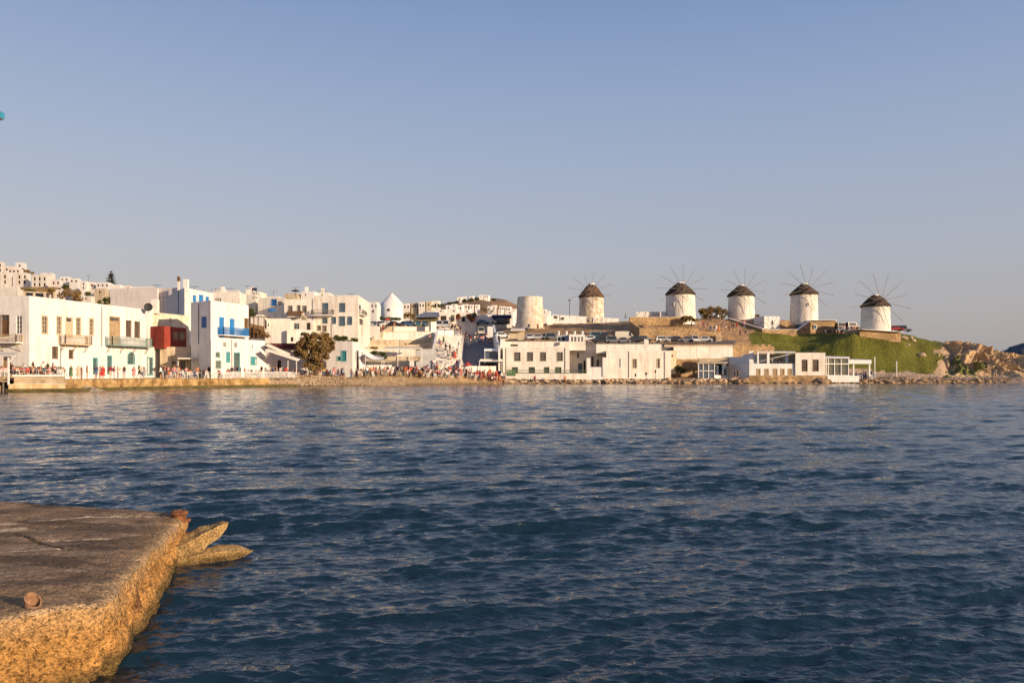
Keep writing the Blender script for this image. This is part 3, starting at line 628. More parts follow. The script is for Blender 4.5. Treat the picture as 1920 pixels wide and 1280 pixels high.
def opening(w, root, kind, r, c='w', c2=None):
    """kind: win = glazed window, shut = closed shutters, door = panelled door, hole = dark opening, open = window with open shutters, arch = arched window"""
    u0, u1, z0, z1 = r; W_, H_ = u1 - u0, z1 - z0; m = FR[c]; b = .07
    name = 'door' if kind == 'door' else 'window'
    if kind == 'hole':
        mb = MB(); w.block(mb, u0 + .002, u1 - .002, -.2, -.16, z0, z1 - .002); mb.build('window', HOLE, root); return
    mb = MB()
    for a in ((u0, u0 + b, z0, z1), (u1 - b, u1, z0, z1), (u0 + b, u1 - b, z1 - b, z1), (u0 + b, u1 - b, z0, z0 + b)): w.block(mb, a[0] + .002, a[1] - .002, -.17, -.05, a[2] + .002, a[3] - .002)
    if kind in ('win', 'open', 'arch'):
        n = 1 if W_ < .55 else 2
        if n == 2: w.block(mb, (u0 + u1) / 2 - .03, (u0 + u1) / 2 + .03, -.16, -.07, z0 + b, z1 - b)
        rows = max(1, round(H_ / .65))
        for k in range(1, rows): q = z0 + H_ * k / rows; w.block(mb, u0 + b, u1 - b, -.155, -.085, q - .025, q + .025)
    if c2: 
        q = .13
        for a in ((u0 - q, u0, z0 - q, z1 + q), (u1, u1 + q, z0 - q, z1 + q), (u0, u1, z1, z1 + q), (u0, u1, z0 - q, z0)): w.block(mb, a[0], a[1], .002, .04, a[2], a[3])
    fr = mb.build(name, m if not c2 else FR[c2] if False else m, root)
    mb = MB(); w.block(mb, u0 + b, u1 - b, -.15, -.12, z0 + b, z1 - b)
    if kind in ('win', 'open', 'arch'): mb.build('pane', GLASS if c != 'b' else GLASSB, fr)
    elif kind == 'door':
        mb = MB(); g = .02; mid = (u0 + u1) / 2; zt = z1 - b - (.45 if H_ > 2.3 else 0)
        for a, e in ((u0 + b, mid - g), (mid + g, u1 - b)):
            w.block(mb, a, e, -.14, -.09, z0 + .02, zt); w.block(mb, a + .08, e - .08, -.09, -.075, z0 + .15, z0 + (zt - z0) * .42); w.block(mb, a + .08, e - .08, -.09, -.075, z0 + (zt - z0) * .5, zt - .12)
        mb.build('door_leaf', m, fr)
        if H_ > 2.3: mb = MB(); w.block(mb, u0 + b, u1 - b, -.14, -.12, zt + .04, z1 - b); mb.build('transom_pane', GLASS, fr)
    elif kind == 'shut':
        mid = (u0 + u1) / 2
        for a, e in ((u0 + .03, mid - .015), (mid + .015, u1 - .03)):
            mb = MB(); w.block(mb, a, e, -.10, -.06, z0 + .03, z1 - .03)
            k = max(3, int(H_ / .28))
            for i in range(k): q = z0 + .1 + (H_ - .2) * (i + .5) / k; w.block(mb, a + .05, e - .05, -.06, -.035, q - .05, q + .03)
            mb.build('shutter', m, fr)
    if kind == 'open':
        for a, e in ((u0 - W_ * .48, u0 - .02), (u1 + .02, u1 + W_ * .48)):
            mb = MB(); w.block(mb, a, e, .02, .06, z0, z1); mb.build('shutter', m, fr)
    if kind == 'arch':
        mb = MB(); cu, cz, r_ = (u0 + u1) / 2, z1 - W_ / 2, W_ / 2
        for s_ in (-1, 1):
            pts = [(cu + s_ * (r_ + .02), z1 + .02), (cu, z1 + .02)] + [(cu + s_ * r_ * math.sin(a), cz + r_ * math.cos(a)) for a in [R(x) for x in range(0, 91, 15)]]
            k = len(pts); vs = [w.p(a, .012, b_) for a, b_ in pts] + [w.p(a, -.1, b_) for a, b_ in pts]; f0 = tuple(range(k)); mb.add(vs, [f0, tuple(range(k, 2 * k))[::-1]] + [(i, (i + 1) % k, k + (i + 1) % k, k + i) for i in range(k)])
        mb.build('arch_spandrel', PLASTER, fr)
        mb = MB()
        for i in range(12):
            a0, a1 = R(-90 + 15 * i), R(-75 + 15 * i); mb.bar(w.p(cu + (r_ + .07) * math.sin(a0), .05, cz + (r_ + .07) * math.cos(a0)), w.p(cu + (r_ + .07) * math.sin(a1), .05, cz + (r_ + .07) * math.cos(a1)), .14, .1)
        for s_ in (-1, 1): w.block(mb, cu + s_ * (r_ + .07) - .07, cu + s_ * (r_ + .07) + .07, 0.002, .1, z0, cz)
        mb.build('arch_frame', TEAL, fr)
def balcony(w, root, px0, px1, pyt, pyb, c='w', d=1.1, solid=False, brackets=True, slab=WHITE, step=.16):
    u0, u1, z0, z1 = w.rect(px0, px1, pyt, pyb); m = FR[c] if isinstance(c, str) else c
    mb = MB(); w.block(mb, u0 - .05, u1 + .05, 0.003, d + .06, z0 - .14, z0); ba = mb.build('balcony', slab, root)
    mb = MB()
    def run(a, b_):
        mb.bar(a + Vector((0, 0, z1 - z0)), b_ + Vector((0, 0, z1 - z0)), .07, .06); mb.bar(a + Vector((0, 0, .1)), b_ + Vector((0, 0, .1)), .05)
        n = max(1, int((b_ - a).length / step))
        for i in range(n + 1): q = a.lerp(b_, i / n); mb.bar(q, q + Vector((0, 0, z1 - z0)), .09 if i in (0, n) else .035)
        if solid: a2, b2 = a + Vector((0, 0, (z1 - z0) / 2)), b_ + Vector((0, 0, (z1 - z0) / 2)); mb.bar(a2, b2, .03, (z1 - z0) * .85)
    a, b_, c_, e = w.p(u0, 0.05, z0), w.p(u0, d, z0), w.p(u1, d, z0), w.p(u1, 0.05, z0)
    run(a, b_); run(b_, c_); run(c_, e); mb.build('railing', m, ba)
    if brackets:
        n = max(2, int((u1 - u0) / 2.6) + 1)
        for i in range(n): q = u0 + .3 + (u1 - u0 - .6) * i / (n - 1); MB().bar(w.p(q, .01, z0 - 1.25), w.p(q, d * .85, z0 - .14), .07).build('bracket', m, ba)
def bld(name, label, pts, py_top, z0=None, depth=8, ops=None, m=PLASTER, roof=ROOFM, cat='building', group=None, parapet=.35, zt=None, back=None, pipes=(), trim=None):
    """pts: front corners left to right as (px, Y). Top height fixed by py_top seen at pts[0]"""
    if zt is None: zt = zz(py_top, pts[0][1])
    fp = [Vector((xx(a, b), b)) for a, b in pts]
    if z0 is None: z0 = min(ground(p.x, p.y) for p in fp) - .6
    root = empty(name, (fp[0].x, fp[0].y, max(z0, -5)), label, cat, group); ops = ops or {}; walls = []; mb = MB()
    # the hidden flanks run back along the camera's sight lines, so they stay out of view; depth 0 closes the plan behind the last corner
    bdir = lambda p, hide: p.normalized() if hide else Vector((0, 1))
    bk = back or ([Vector((fp[0].x, fp[-1].y + .6))] if depth == 0 else [fp[-1] + bdir(fp[-1], fp[-1].x < 0) * depth, fp[0] + bdir(fp[0], fp[0].x > 0) * depth])
    for i in range(len(pts) - 1):
        w = Wall(pts[i], pts[i + 1], z0, zt); walls.append(w); hs = []
        for o in ops.get(i, ()):
            r = w.rect(*o[1:5]); 
            if r[1] - r[0] > .1: hs.append((r, o))
        wall_grid(mb, w, [h[0] for h in hs])
        for r, o in hs: opening(w, root, o[0], (r[0], r[1], max(z0, r[2]), r[3]), *(o[5:]))
    ring = fp + bk; n = len(ring); zr = zt - parapet; ctr = sum(ring, Vector((0, 0))) / n
    for i in range(len(pts) - 1, n):
        a, b_ = ring[i], ring[(i + 1) % n]; mb.add([(a.x, a.y, z0), (b_.x, b_.y, z0), (b_.x, b_.y, zt), (a.x, a.y, zt)], [(0, 1, 2, 3)])
    inn = [p + (ctr - p).normalized() * min(.35, (ctr - p).length * .3) for p in ring]
    for i in range(n):
        j = (i + 1) % n; a, b_, c_, d_ = ring[i], ring[j], inn[j], inn[i]
        mb.add([(a.x, a.y, zt), (b_.x, b_.y, zt), (c_.x, c_.y, zt), (d_.x, d_.y, zt), (d_.x, d_.y, zr), (c_.x, c_.y, zr)], [(0, 1, 2, 3), (3, 2, 5, 4)])
    mb.build('wall', m, root)
    MB().add([(p.x, p.y, zr) for p in inn], [tuple(range(n))]).build('roof', roof, root)
    for (s, px, y0, y1) in pipes:
        w = walls[s]; u = w.u(px); MB().tube(w.p(u, .09, w.z(u, y1)), w.p(u, .09, w.z(u, y0)), .06, n=6).build('downpipe', GREYM, root)
    return root, walls, zt
# ------------------------------------------------------------------ left waterfront
r_, w_, z_ = bld('waterfront_house', 'large white two storey house at far left with brown and teal balconies above the quay', [(-75, 110), (55, 108), (275, 132)], 557, z0=1.2, depth=0, ops={
 0: [('door', 3, 16, 592, 629, 'n', 1), ('win', 30, 41, 592, 626, 'w'), ('win', -30, -18, 592, 626, 'w'), ('door', 5, 20, 668, 700, 'a')],
 1: [('win', 79, 89, 593, 625, 'p', 1), ('win', 107, 115, 594, 626, 'p', 1), ('door', 124, 135, 596, 630, 'p', 1), ('win', 143, 151, 596, 628, 'p', 1), ('win', 168, 175, 598, 628, 'p', 1),
     ('door', 206, 224, 595, 646, 'a', 1), ('win', 237, 245, 602, 630, 'n', 1), ('win', 253, 261, 604, 632, 'n', 1),
     ('win', 99, 107, 651, 671, 'n', 1), ('win', 130, 136, 657, 671, 'n', 1), ('win', 175, 182, 672, 700, 't', 1), ('win', 202, 209, 668, 700, 't', 1), ('arch', 240, 251, 661, 683, 't'), ]},
 pipes=[(1, 190, 575, 650), (1, 113, 630, 690)])
balcony(w_[0], r_, -60, 42, 628, 642, 'a'); balcony(w_[1], r_, 110, 160, 629, 645, 'a', slab=PALEW); balcony(w_[1], r_, 197, 273, 633, 648, 'g', slab=TEALG, d=1.3)
bld('ground_floor_annexe', 'low white annexe with a teal glass door at the end of the large left house', [(275.5, 132.1), (300, 135.9)], 650, z0=1.2, depth=0, parapet=.1,
  ops={0: [('win', 276.5, 286, 671, 702, 't', 1)]})
bld('roof_chimney_block', 'narrow beige wall block beside the black dish on the left house roof', [(276, 134), (284, 135)], 578, z0=3, depth=4, m=PLASTER_P)
# satellite dish
def dish(loc, r, label, face=(.6, -.8, .25), m=DARK):
    t = empty('satellite_dish', loc, label, 'satellite dish'); f = Vector(face).normalized(); u = f.cross(Vector((0, 0, 1))).normalized(); v = u.cross(f); mb = MB(); vs = []; n = 16
    for k in (0, .5, 1):
        for i in range(n): a = 2 * math.pi * i / n; vs.append(Vector(loc) + (u * math.cos(a) + v * math.sin(a)) * r * max(k, .02) + f * (.25 * r * k * k))
    mb.add(vs, [(j * n + i, j * n + (i + 1) % n, (j + 1) * n + (i + 1) % n, (j + 1) * n + i) for j in (0, 1) for i in range(n)]); mb.build('reflector', m, t, True)
    MB().tube(loc, Vector(loc) - f * .35 - Vector((0, 0, .9)), .05, n=6).build('mast', GREYM, t); MB().tube(Vector(loc), Vector(loc) + f * r * .9, .03, n=5).build('feed_arm', GREYM, t)
dish(P(278, 576, 130.5), .68, 'big dark satellite dish on the right corner of the left house roof', (.35, -.93, .1))
bld('back_house', 'tall plain pinkish house wall standing behind the left waterfront house', [(207, 153), (295, 150.5)], 541, z0=2, depth=12, m=PLASTER_P)
bld('back_house', 'second plain pinkish wall block behind with a tall chimney at its corner', [(297.5, 151.5), (334, 150)], 541, z0=2, depth=11, m=PLASTER_P)
t = empty('chimney_stack', P(335, 541, 149.5), 'dark topped chimney rising at the corner of the pinkish back wall', 'chimney')
MB().box(tuple(P(335, 533, 149.6)), (.36, .36, 2.4)).build('stack', PLASTER_P, t); MB().box(tuple(P(335, 523, 149.6)), (.42, .42, .9)).build('cowl', BROWN, t)
r5, w5, z5 = bld('blue_shutter_house', 'narrow white upper house with three small blue windows behind the blue balcony house', [(333, 151), (346, 145.5), (400, 156)], 545, z0=3, depth=0,
    ops={1: [('shut', 362, 367, 555, 565, 'l', 1), ('shut', 373.5, 380.5, 554, 568, 'l', 1), ('shut', 386, 391, 557.5, 568, 'l', 1)]})
MB().box(tuple(P(349, 535, 146.3)), (.7, .9, 2.2)).build('chimney', PLASTER, r5)
# beige building with the red box room
bld('beige_house', 'old beige plastered house above the red boarded balcony room', [(283, 135.6), (297, 137.5), (297.5, 138.5), (354, 146)], 584, z0=1.2, depth=0, m=mat('old_cream_plaster', (.74, .66, .50), .95, .8, .1, c2=(.60, .50, .34), bump=.06, bscale=2, streak=.3),
    ops={2: [('hole', 318, 321, 596, 602)]})
t = empty('rooftop_chimney', P(292, 582, 136), 'tall cream chimney block at the left end of the beige house', 'chimney'); MB().box(tuple(P(291, 575, 136.6)), (1.0, 1.0, 2.4)).build('stack', PLASTER_C, t); MB().box(tuple(P(291, 564.5, 136.6)), (.55, .6, .6)).build('pot', PLASTER_C, t)
r6, w6, z6 = bld('red_box_room', 'red painted boarded room projecting above the tavern terrace', [(283, 134.6), (308, 133), (349.5, 140)], 612, z0=zz(653.5, 134), depth=0, m=RED, roof=PALEW, parapet=.02,
    ops={1: [('shut', 325.5, 334.5, 622, 637, 'a'), ('shut', 336.5, 347, 622, 637, 'a')]})
for a in ((291, 620, 299, 617), (287, 629, 298, 629)):
    pass
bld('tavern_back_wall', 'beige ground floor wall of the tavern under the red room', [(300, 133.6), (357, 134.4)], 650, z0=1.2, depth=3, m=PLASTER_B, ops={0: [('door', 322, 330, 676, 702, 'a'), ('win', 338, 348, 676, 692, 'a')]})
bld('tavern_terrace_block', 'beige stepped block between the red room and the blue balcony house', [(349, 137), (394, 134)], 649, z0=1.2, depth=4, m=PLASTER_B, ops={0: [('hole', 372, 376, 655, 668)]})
t = empty('tavern_canopy', P(362, 672, 131), 'long cream canopy on white posts in front of the beige tavern', 'canopy')
MB().hexa([P(333, 673, 129), P(391, 673, 131), P(391, 671, 133.4), P(333, 671, 133)], [P(333, 671, 129), P(391, 671, 131), P(391, 669, 135), P(333, 669, 134)]).build('canvas_roof', CANVAS, t)
for a in (334, 362, 390): MB().bar(P(a, 706, 130), P(a, 672, 130), .1).build('post', WHITE, t)
# blue balcony house
r7, w7, z7 = bld('blue_balcony_house', 'white house with bright blue balcony, blue doors and a pinkish shaded side', [(358, 132), (395, 128), (466, 137.5)], zz(565, 132) and 567, z0=1.2, depth=0, m=PLASTER,
    ops={0: [('shut', 379, 386.5, 595, 613, 'b', 1)], 1: [('shut', 412, 419, 596, 631, 'l', 1), ('shut', 431.5, 438.5, 599, 631, 'l', 1), ('shut', 459, 464.5, 598, 628, 'n', 1)]}, pipes=[(0, 373, 567, 645)])
r8, w8, z8 = bld('ground_floor_wing', 'white ground floor wing with teal doors under the blue balcony', [(395.5, 126.5), (497, 139)], 633, z0=1.2, depth=0, parapet=.15,
    ops={0: [('win', 418.5, 424.5, 641, 651, 'w', 1), ('win', 439, 445, 641.5, 652, 'w', 1), ('win', 473, 475.5, 645, 654, 'w'), ('win', 405, 411.5, 661, 669, 'g', 1), ('shut', 425, 430.5, 661, 678, 't', 1),
              ('win', 439, 449, 662, 699, 't', 1), ('win', 405, 414, 677, 690, 'g', 1), ('shut', 470.5, 481, 670, 683, 't', 1)]}, pipes=[(0, 434, 636, 700)])
balcony(w7[1], r7, 408, 456, 615, 629, 'l', d=1.2, solid=False, step=.1)
bld('low_white_unit', 'small white lean-to with shop windows right of the teal doors', [(455, 134), (503, 139.5)], 672, z0=1.2, depth=3, parapet=.05, ops={0: [('hole', 459, 463, 682, 690), ('hole', 466, 469, 684, 690)]})
# pergola on the roof terrace
t = empty('roof_pergola', P(482, 633, 141), 'dark wooden pergola with dry shrubs on the roof terrace right of the blue balcony', 'pergola')
for a in (468, 476, 484, 495): MB().bar(P(a, 634, 140.5), P(a, 594, 140.5), .14).build('post', BROWN, t)
for k in range(4): MB().bar(P(467, 593.5, 139.6 + k), P(508 - 3 * k, 594.5, 139.6 + k), .12).build('beam', BROWN, t)
MB().hexa([P(466, 634, 143.2), P(496, 634, 143.2), P(496, 634, 143.5), P(466, 634, 143.5)], [P(466, 606, 143.2), P(496, 612, 143.2), P(496, 612, 143.5), P(466, 606, 143.5)]).build('reed_screen', mat('reed_screen', (.30, .17, .08), .95, 3, .3, c2=(.14, .08, .04)), t)
# sails / awnings
t = empty('sail_awning', P(525, 662, 139), 'pair of sloping cream sail awnings beside the white house wing', 'awning')
for (a, b_) in (((498, 648, 137), (540, 667, 139)), ((497, 657, 135), (558, 677, 137))):
    A, B = P(*a), P(*b_); bk_ = Vector((0, 1.6, .3)); MB().hexa([A, B, B + bk_, A + bk_], [v + Vector((0, 0, .12)) for v in (A, B, B + bk_, A + bk_)]).build('canvas', CANVAS, t)
for a, b_ in ((540, 141), (556, 139)): MB().bar(P(a, 702, b_), P(a, 676, b_), .1).build('post', WHITE, t)
bld('maroon_roofed_restaurant', 'long restaurant with a dark maroon fascia between the sail awnings and the big tree', [(497, 149), (578, 149)], 644, z0=1.5, depth=8, m=PLASTER_P, ops={0: [('hole', 520, 527, 675, 700), ('hole', 540, 555, 668, 672)]})
t = empty('maroon_fascia', P(540, 649, 148.6), 'dark maroon canvas band along the restaurant roof edge', 'fascia'); MB().hexa([P(500, 654, 148.3), P(576, 654, 148.3), P(576, 654, 148.8), P(500, 654, 148.8)], [P(500, 643.5, 148.3), P(576, 643.5, 148.3), P(576, 643.5, 148.8), P(500, 643.5, 148.8)]).build('band', MAROON, t)
# stepped walls behind
bld('plain_beige_house', 'windowless beige house with a lean-to stair behind the maroon fascia', [(497, 153), (540, 153)], 616, z0=3, depth=6, m=PLASTER_C, ops={0: [('hole', 501, 503.5, 623, 628)]})
bld('plain_beige_house', 'low beige house with doorway posters left of the big tree', [(538, 152), (586, 153)], 618, z0=3, depth=6, m=PLASTER_C, ops={0: [('hole', 545, 550, 632, 640)]})
bld('mid_white_house', 'cream house with a white boxed terrace wall below the blue shutter window', [(500, 160), (545, 160)], 597, z0=4, depth=7, m=PLASTER_C, ops={0: [('hole', 501.5, 504, 606, 612)]})
bld('mid_white_house', 'cream house with a dark doorway under the outside staircase', [(540, 161), (588, 161)], 600, z0=4, depth=7, m=PLASTER_C, ops={0: [('win', 551, 561, 606, 617, 'g'), ('hole', 574.5, 582, 605, 620)]})
rj, wj, zj = bld('brown_balcony_house', 'cream house with a brown wooden balcony in the middle of the town', [(533, 166), (586, 166)], 561, z0=5, depth=8, m=PLASTER_C,
   ops={0: [('win', 541, 547.5, 574, 584, 'y', 1), ('win', 558, 562.5, 573, 586, 'y', 1), ('win', 568, 574, 574, 585, 'y', 1)]})
balcony(wj[0], rj, 543, 567, 584, 594, 'n', d=1.5, solid=True, brackets=False)
t = empty('outside_staircase', P(575, 600, 163.5), 'diagonal outside staircase descending from the brown balcony', 'staircase')
n = 12; A, B = P(566, 588, 163.6), P(584, 606, 163.6)
for i in range(n): q = A.lerp(B, (i + .5) / n); MB().box((q.x, q.y, q.z - .9), (.24, 1.1, 1.8)).build('step', PLASTER_B, t)
bld('blue_window_house', 'cream house with one bright blue shutter and a grey panel, mid town', [(484, 172), (534, 170)], 559, z0=5, depth=8, m=PLASTER_C, ops={0: [('shut', 509, 518, 562, 572, 'b', 1), ('shut', 520, 529, 565, 572, 'y')]})
t = empty('blue_parasol', P(510, 592, 163), 'closed blue parasol standing on a terrace in the middle of the town', 'parasol')
MB().lathe(P(510, 592, 158.8), [(.05, 0), (.05, .8), (.95, 0.9), (.7, 1.25), (.05, 1.5)], 10).build('canopy', BLUE, t); MB().tube(P(510, 598, 158.8), P(510, 586, 158.8), .04).build('pole', GREYM, t)
ri, wi, zi = bld('slate_shutter_hotel', 'large cream three storey house with slate blue shutters and grey balconies', [(586, 166), (671, 165), (694, 184)], 554, z0=4, depth=0, m=PLASTER_C,
   ops={0: [('shut', 605.5, 614.5, 569, 588, 's', 1), ('shut', 637, 646, 569, 584, 's', 1), ('shut', 622.5, 629, 595, 606, 's', 1), ('shut', 636.5, 646, 594, 610, 's', 1), ('shut', 652, 659, 594.5, 608, 's', 1),
            ('shut', 605.5, 613, 597, 605.5, 's', 1), ('win', 595.5, 601, 611, 619, 'y', 1), ('win', 605.5, 611.5, 611, 621, 'y', 1)],
        1: [('win', 674, 680.5, 599, 608, 'y', 1), ('shut', 673, 677, 572, 581, 's')]}, pipes=[(0, 622, 604, 632), (0, 586.6, 560, 625), (1, 678, 612, 632)])
balcony(wi[0], ri, 588, 626, 581, 591, 'y', d=1.2, brackets=False); balcony(wi[1], ri, 672.5, 681, 583, 590.5, 'y', d=.8, brackets=False)
rn, wn, zn = bld('beach_cafe', 'small white beachside cafe with a teal door right of the big tree', [(612, 151), (661, 150), (672.5, 157)], 640, z0=1.4, depth=0, m=PLASTER, ops={0: [('shut', 640.5, 648.5, 658.5, 676, 't', 1), ('win', 633, 637.5, 669, 675, 't', 1)], 1: [('hole', 666, 668, 659, 676)]})
bld('narrow_white_annexe', 'narrow white annexe with a slit window against the beach cafe', [(673, 154), (684, 155.5)], 655, z0=1.4, depth=5, ops={0: [('hole', 678, 680, 660, 678)]})
t = empty('cloth_sunshade', P(700, 671, 155), 'sagging white cloth sunshade beside the beach cafe', 'sunshade'); mb = MB()
nx_, ny_ = 12, 5; vs = []
for j in range(ny_):
    for i in range(nx_): a = i / (nx_ - 1); q = P(684 + 32 * a, 665 + 9 * a + 4 * math.sin(math.pi * a), 153); vs.append(q + Vector((0, j * .9, j * .15)))
mb.add(vs, [(j * nx_ + i, j * nx_ + i + 1, (j + 1) * nx_ + i + 1, (j + 1) * nx_ + i) for j in range(ny_ - 1) for i in range(nx_ - 1)]); mb.build('cloth', WHITE, t, True)
for a in (685, 716): MB().bar(P(a, 700, 153.1), P(a, 668 + (a - 685) * .25, 153.1), .08).build('post', WHITE, t)

# town blocks behind, left of the hotel
def small_house(px0, px1, pyt, Y, label, m=PLASTER_C, wins=(), side=6, depth=7, chim=0, name='town_house', group='houses of the old town'):
    """front facing the camera plus a lit side turned to the right"""
    s = px1 - (px1 - px0) * (side / 20.0)
    r, w, z = bld(name, label, [(px0, Y), (s, Y - .6), (px1, Y + 5)], pyt, z0=None, depth=0, m=m, ops={0: [x for x in wins if x[1] < s], 1: [x for x in wins if x[1] >= s]}, group=group, parapet=.3)
    for k in range(chim):
        q = P(px0 + (px1 - px0) * (.3 + .4 * k), pyt, Y + 1.5); MB().box((q.x, q.y, q.z + .4), (.7, .7, 1.5)).build('chimney', m, r)
    return r
W = lambda a, b, c, d, k='hole', f='y': (k, a, b, c, d, f)
for a in [
 (398, 462, 548, 168, 'cream house with three small dark vents behind the blue balcony house', PLASTER_C, [W(403, 406, 559, 565), W(407, 410, 559, 565), W(411, 414, 559, 565)], 4, 1),
 (455, 487, 552, 176, 'tall cream house with a flat dark roof rack left of the blue shutter window', PLASTER_C, [W(472, 476, 557, 559), W(479, 484, 557, 559)], 5, 1),
 (426, 452, 544, 184, 'white roof block with a square dark opening behind the first cream house', PLASTER, [W(443, 447, 551.5, 554.5)], 4, 0),
 (462, 500, 547, 186, 'cream roof block under the solar panel in the middle of the town', PLASTER_C, [W(474, 478, 549, 551)], 7, 1),
 (500, 536, 556, 183, 'white roof block with a dark dome top right of the solar panel', PLASTER_P, [], 7, 0),
 (534, 568, 550, 190, 'rough stone and cream upper house under the television antenna', PLASTER_B, [W(560, 563, 552, 556)], 6, 0),
 (564, 600, 547, 192, 'white upper house behind the left end of the hotel', PLASTER, [W(571, 574, 551, 554)], 6, 1),
 (596, 626, 549, 196, 'cream upper roof block behind the hotel with a small chimney', PLASTER_C, [W(602, 605, 551, 554)], 6, 1),
 (400, 430, 543, 196, 'flat white house edge on the skyline behind the three vents', PLASTER, [], 5, 0),
 (690, 712, 566, 238, 'white terraced block just right of the hotel', PLASTER, [W(696, 699, 571, 576), W(703, 706, 571, 576), W(697, 701, 581, 586)], 5, 0),
 (470, 500, 590, 158, 'cream terrace block behind the wooden pergola', PLASTER_C, [W(498, 500, 592, 596)], 5, 0)]:
    small_house(a[0], a[1], a[2], a[3], a[4], a[5], a[6], a[7], chim=a[8])
# rooftop things
def antenna(px, pyb, pyt, Y, label):
    t = empty('television_antenna', P(px, pyb, Y), label, 'antenna', 'television antennas on the roofs'); A, B = P(px, pyb + 2, Y), P(px, pyt, Y); MB().tube(A, B, .035, n=5).build('mast', DARK, t)
    mb = MB(); mb.bar(B + Vector((-.9, 0, -.15)), B + Vector((.9, 0, -.15)), .04)
    for k in range(5): q = B + Vector((-.8 + .4 * k, 0, -.15)); mb.bar(q + Vector((0, -.4, 0)), q + Vector((0, .4, 0)), .03)
    mb.build('aerial', DARK, t)
for a in ((404, 548, 541, 168, 'antenna at the left end of the cream house with three vents'), (433, 546, 540, 184, 'antenna above the white roof block behind the blue balcony house'), (464, 552, 535, 186, 'tall thin antenna just left of the solar panel'), (513, 558, 545, 183, 'antenna on the roof with the dark dome'),
          (554, 552, 538, 190, 'antenna with broad arms on the stone and cream upper house'), (604, 553, 544, 196, 'antenna on the hotel roof, left part'), (658, 556, 550, 170, 'antenna on the hotel roof, right part'), (294, 541, 533, 152, 'antenna on the joint of the pinkish back walls'),
          (364, 548, 536, 150, 'antenna over the three small blue windows'), (306, 584, 556, 141, 'tall antenna on the beige house roof'), (166, 531, 517, 262, 'thin mast on the skyline left of the fir tree')): antenna(*a)
t = empty('solar_heater', P(476, 548, 181), 'black solar water heater on stilts on the town skyline', 'water heater'); MB().hexa([P(472, 545, 180), P(481, 545, 180), P(482, 541, 182), P(473, 541, 182)], [v + Vector((0, 0, .15)) for v in (P(472, 545, 180), P(481, 545, 180), P(482, 541, 182), P(473, 541, 182))]).build('panel', DARK, t)
for a in (473, 481): MB().bar(P(a, 552, 180.5), P(a, 543, 180.5), .08).build('leg', DARK, t)
MB().tube(P(473, 541, 182), P(482, 541, 182), .3).build('tank', GREYM, t)
t = empty('round_roof_table', P(554, 552, 178), 'dark flat parasol frame on the roof above the brown balcony', 'parasol'); MB().tube(P(554, 556, 178), P(554, 545, 178), .05).build('pole', DARK, t); MB().lathe(P(554, 546, 178), [(.95, 0), (.9, .12), (.1, .4)], 10).build('canopy', DARK, t)

# ------------------------------------------------------------------ trees and shrubs
def leaf_mat(name, c, c2):
    m = mat(name, c, .9, 1.8, .3, c2=c2, spec=.1); return m
LEAF_OL = leaf_mat('tamarisk_foliage', (0.29, 0.185, 0.075), (0.15, 0.105, 0.04)); LEAF_G = leaf_mat('green_foliage', (0.085, 0.10, 0.03), (0.045, 0.055, 0.02)); LEAF_D = leaf_mat('dark_fir_foliage', (0.045, 0.05, 0.035), (0.025, 0.03, 0.02)); LEAF_R = leaf_mat('rusty_foliage', (0.33, 0.11, 0.05), (0.2, 0.07, 0.035))
def foliage(clumps, n, s, seed=0):
    """clumps: (centre, rx, ry, rz) -> many small bent leaf faces inside the volumes"""
    r = random.Random(seed); mb = MB(); tot = sum(c[1] * c[3] for c in clumps)
    for c, rx, ry, rz in clumps:
        for _ in range(int(n * rx * rz / tot)):
            d = Vector((r.gauss(0, 1), r.gauss(0, 1), r.gauss(0, 1))).normalized(); q = r.random() ** .38
            p = Vector(c) + Vector((d.x * rx * q, d.y * ry * q, d.z * rz * q)); f = 1 + .6 * mn.noise(p * .9)
            if mn.noise(p * 1.3) < -.14: continue
            a = Vector((r.gauss(0, 1), r.gauss(0, 1), r.gauss(0, .8))).normalized() * s * f; b_ = a.cross(Vector((r.gauss(0, 1), r.gauss(0, 1), r.gauss(0, 1)))).normalized() * s * .45 * f
            mb.add([p - a, p + b_, p + a, p - b_ * .9], [(0, 1, 2, 3)])
    return mb
def tree(name, label, px, pyb, Y, clumps, n, s, m, trunk=.25, group=None, cat='tree', seed=0, zb=None):
    """clumps in photo pixels: (px, py, rx, ry, dY)"""
    base = P(px, pyb, Y); 
    if zb is not None: base.z = zb
    t = empty(name, base, label, cat, group); k = Y / F; cl = [(P(a, b_, Y + e), rx * k, (rx + ry) / 2 * k, ry * k) for a, b_, rx, ry, e in clumps]
    foliage(cl, n, s, seed).build('crown', m, t)
    mb = MB(); top = sum((c[0] for c in cl), Vector()) / len(cl); fork = base.lerp(top, .45); mb.tube(base - Vector((0, 0, .3)), fork, trunk, trunk * .7, 8)
    for c in cl: mid = fork.lerp(c[0], .55) + Vector((0, 0, -.1)); mb.tube(fork, mid, trunk * .55, trunk * .35, 6); mb.tube(mid, c[0], trunk * .35, trunk * .12, 5)
    mb.build('trunk', BARK, t, True); return t
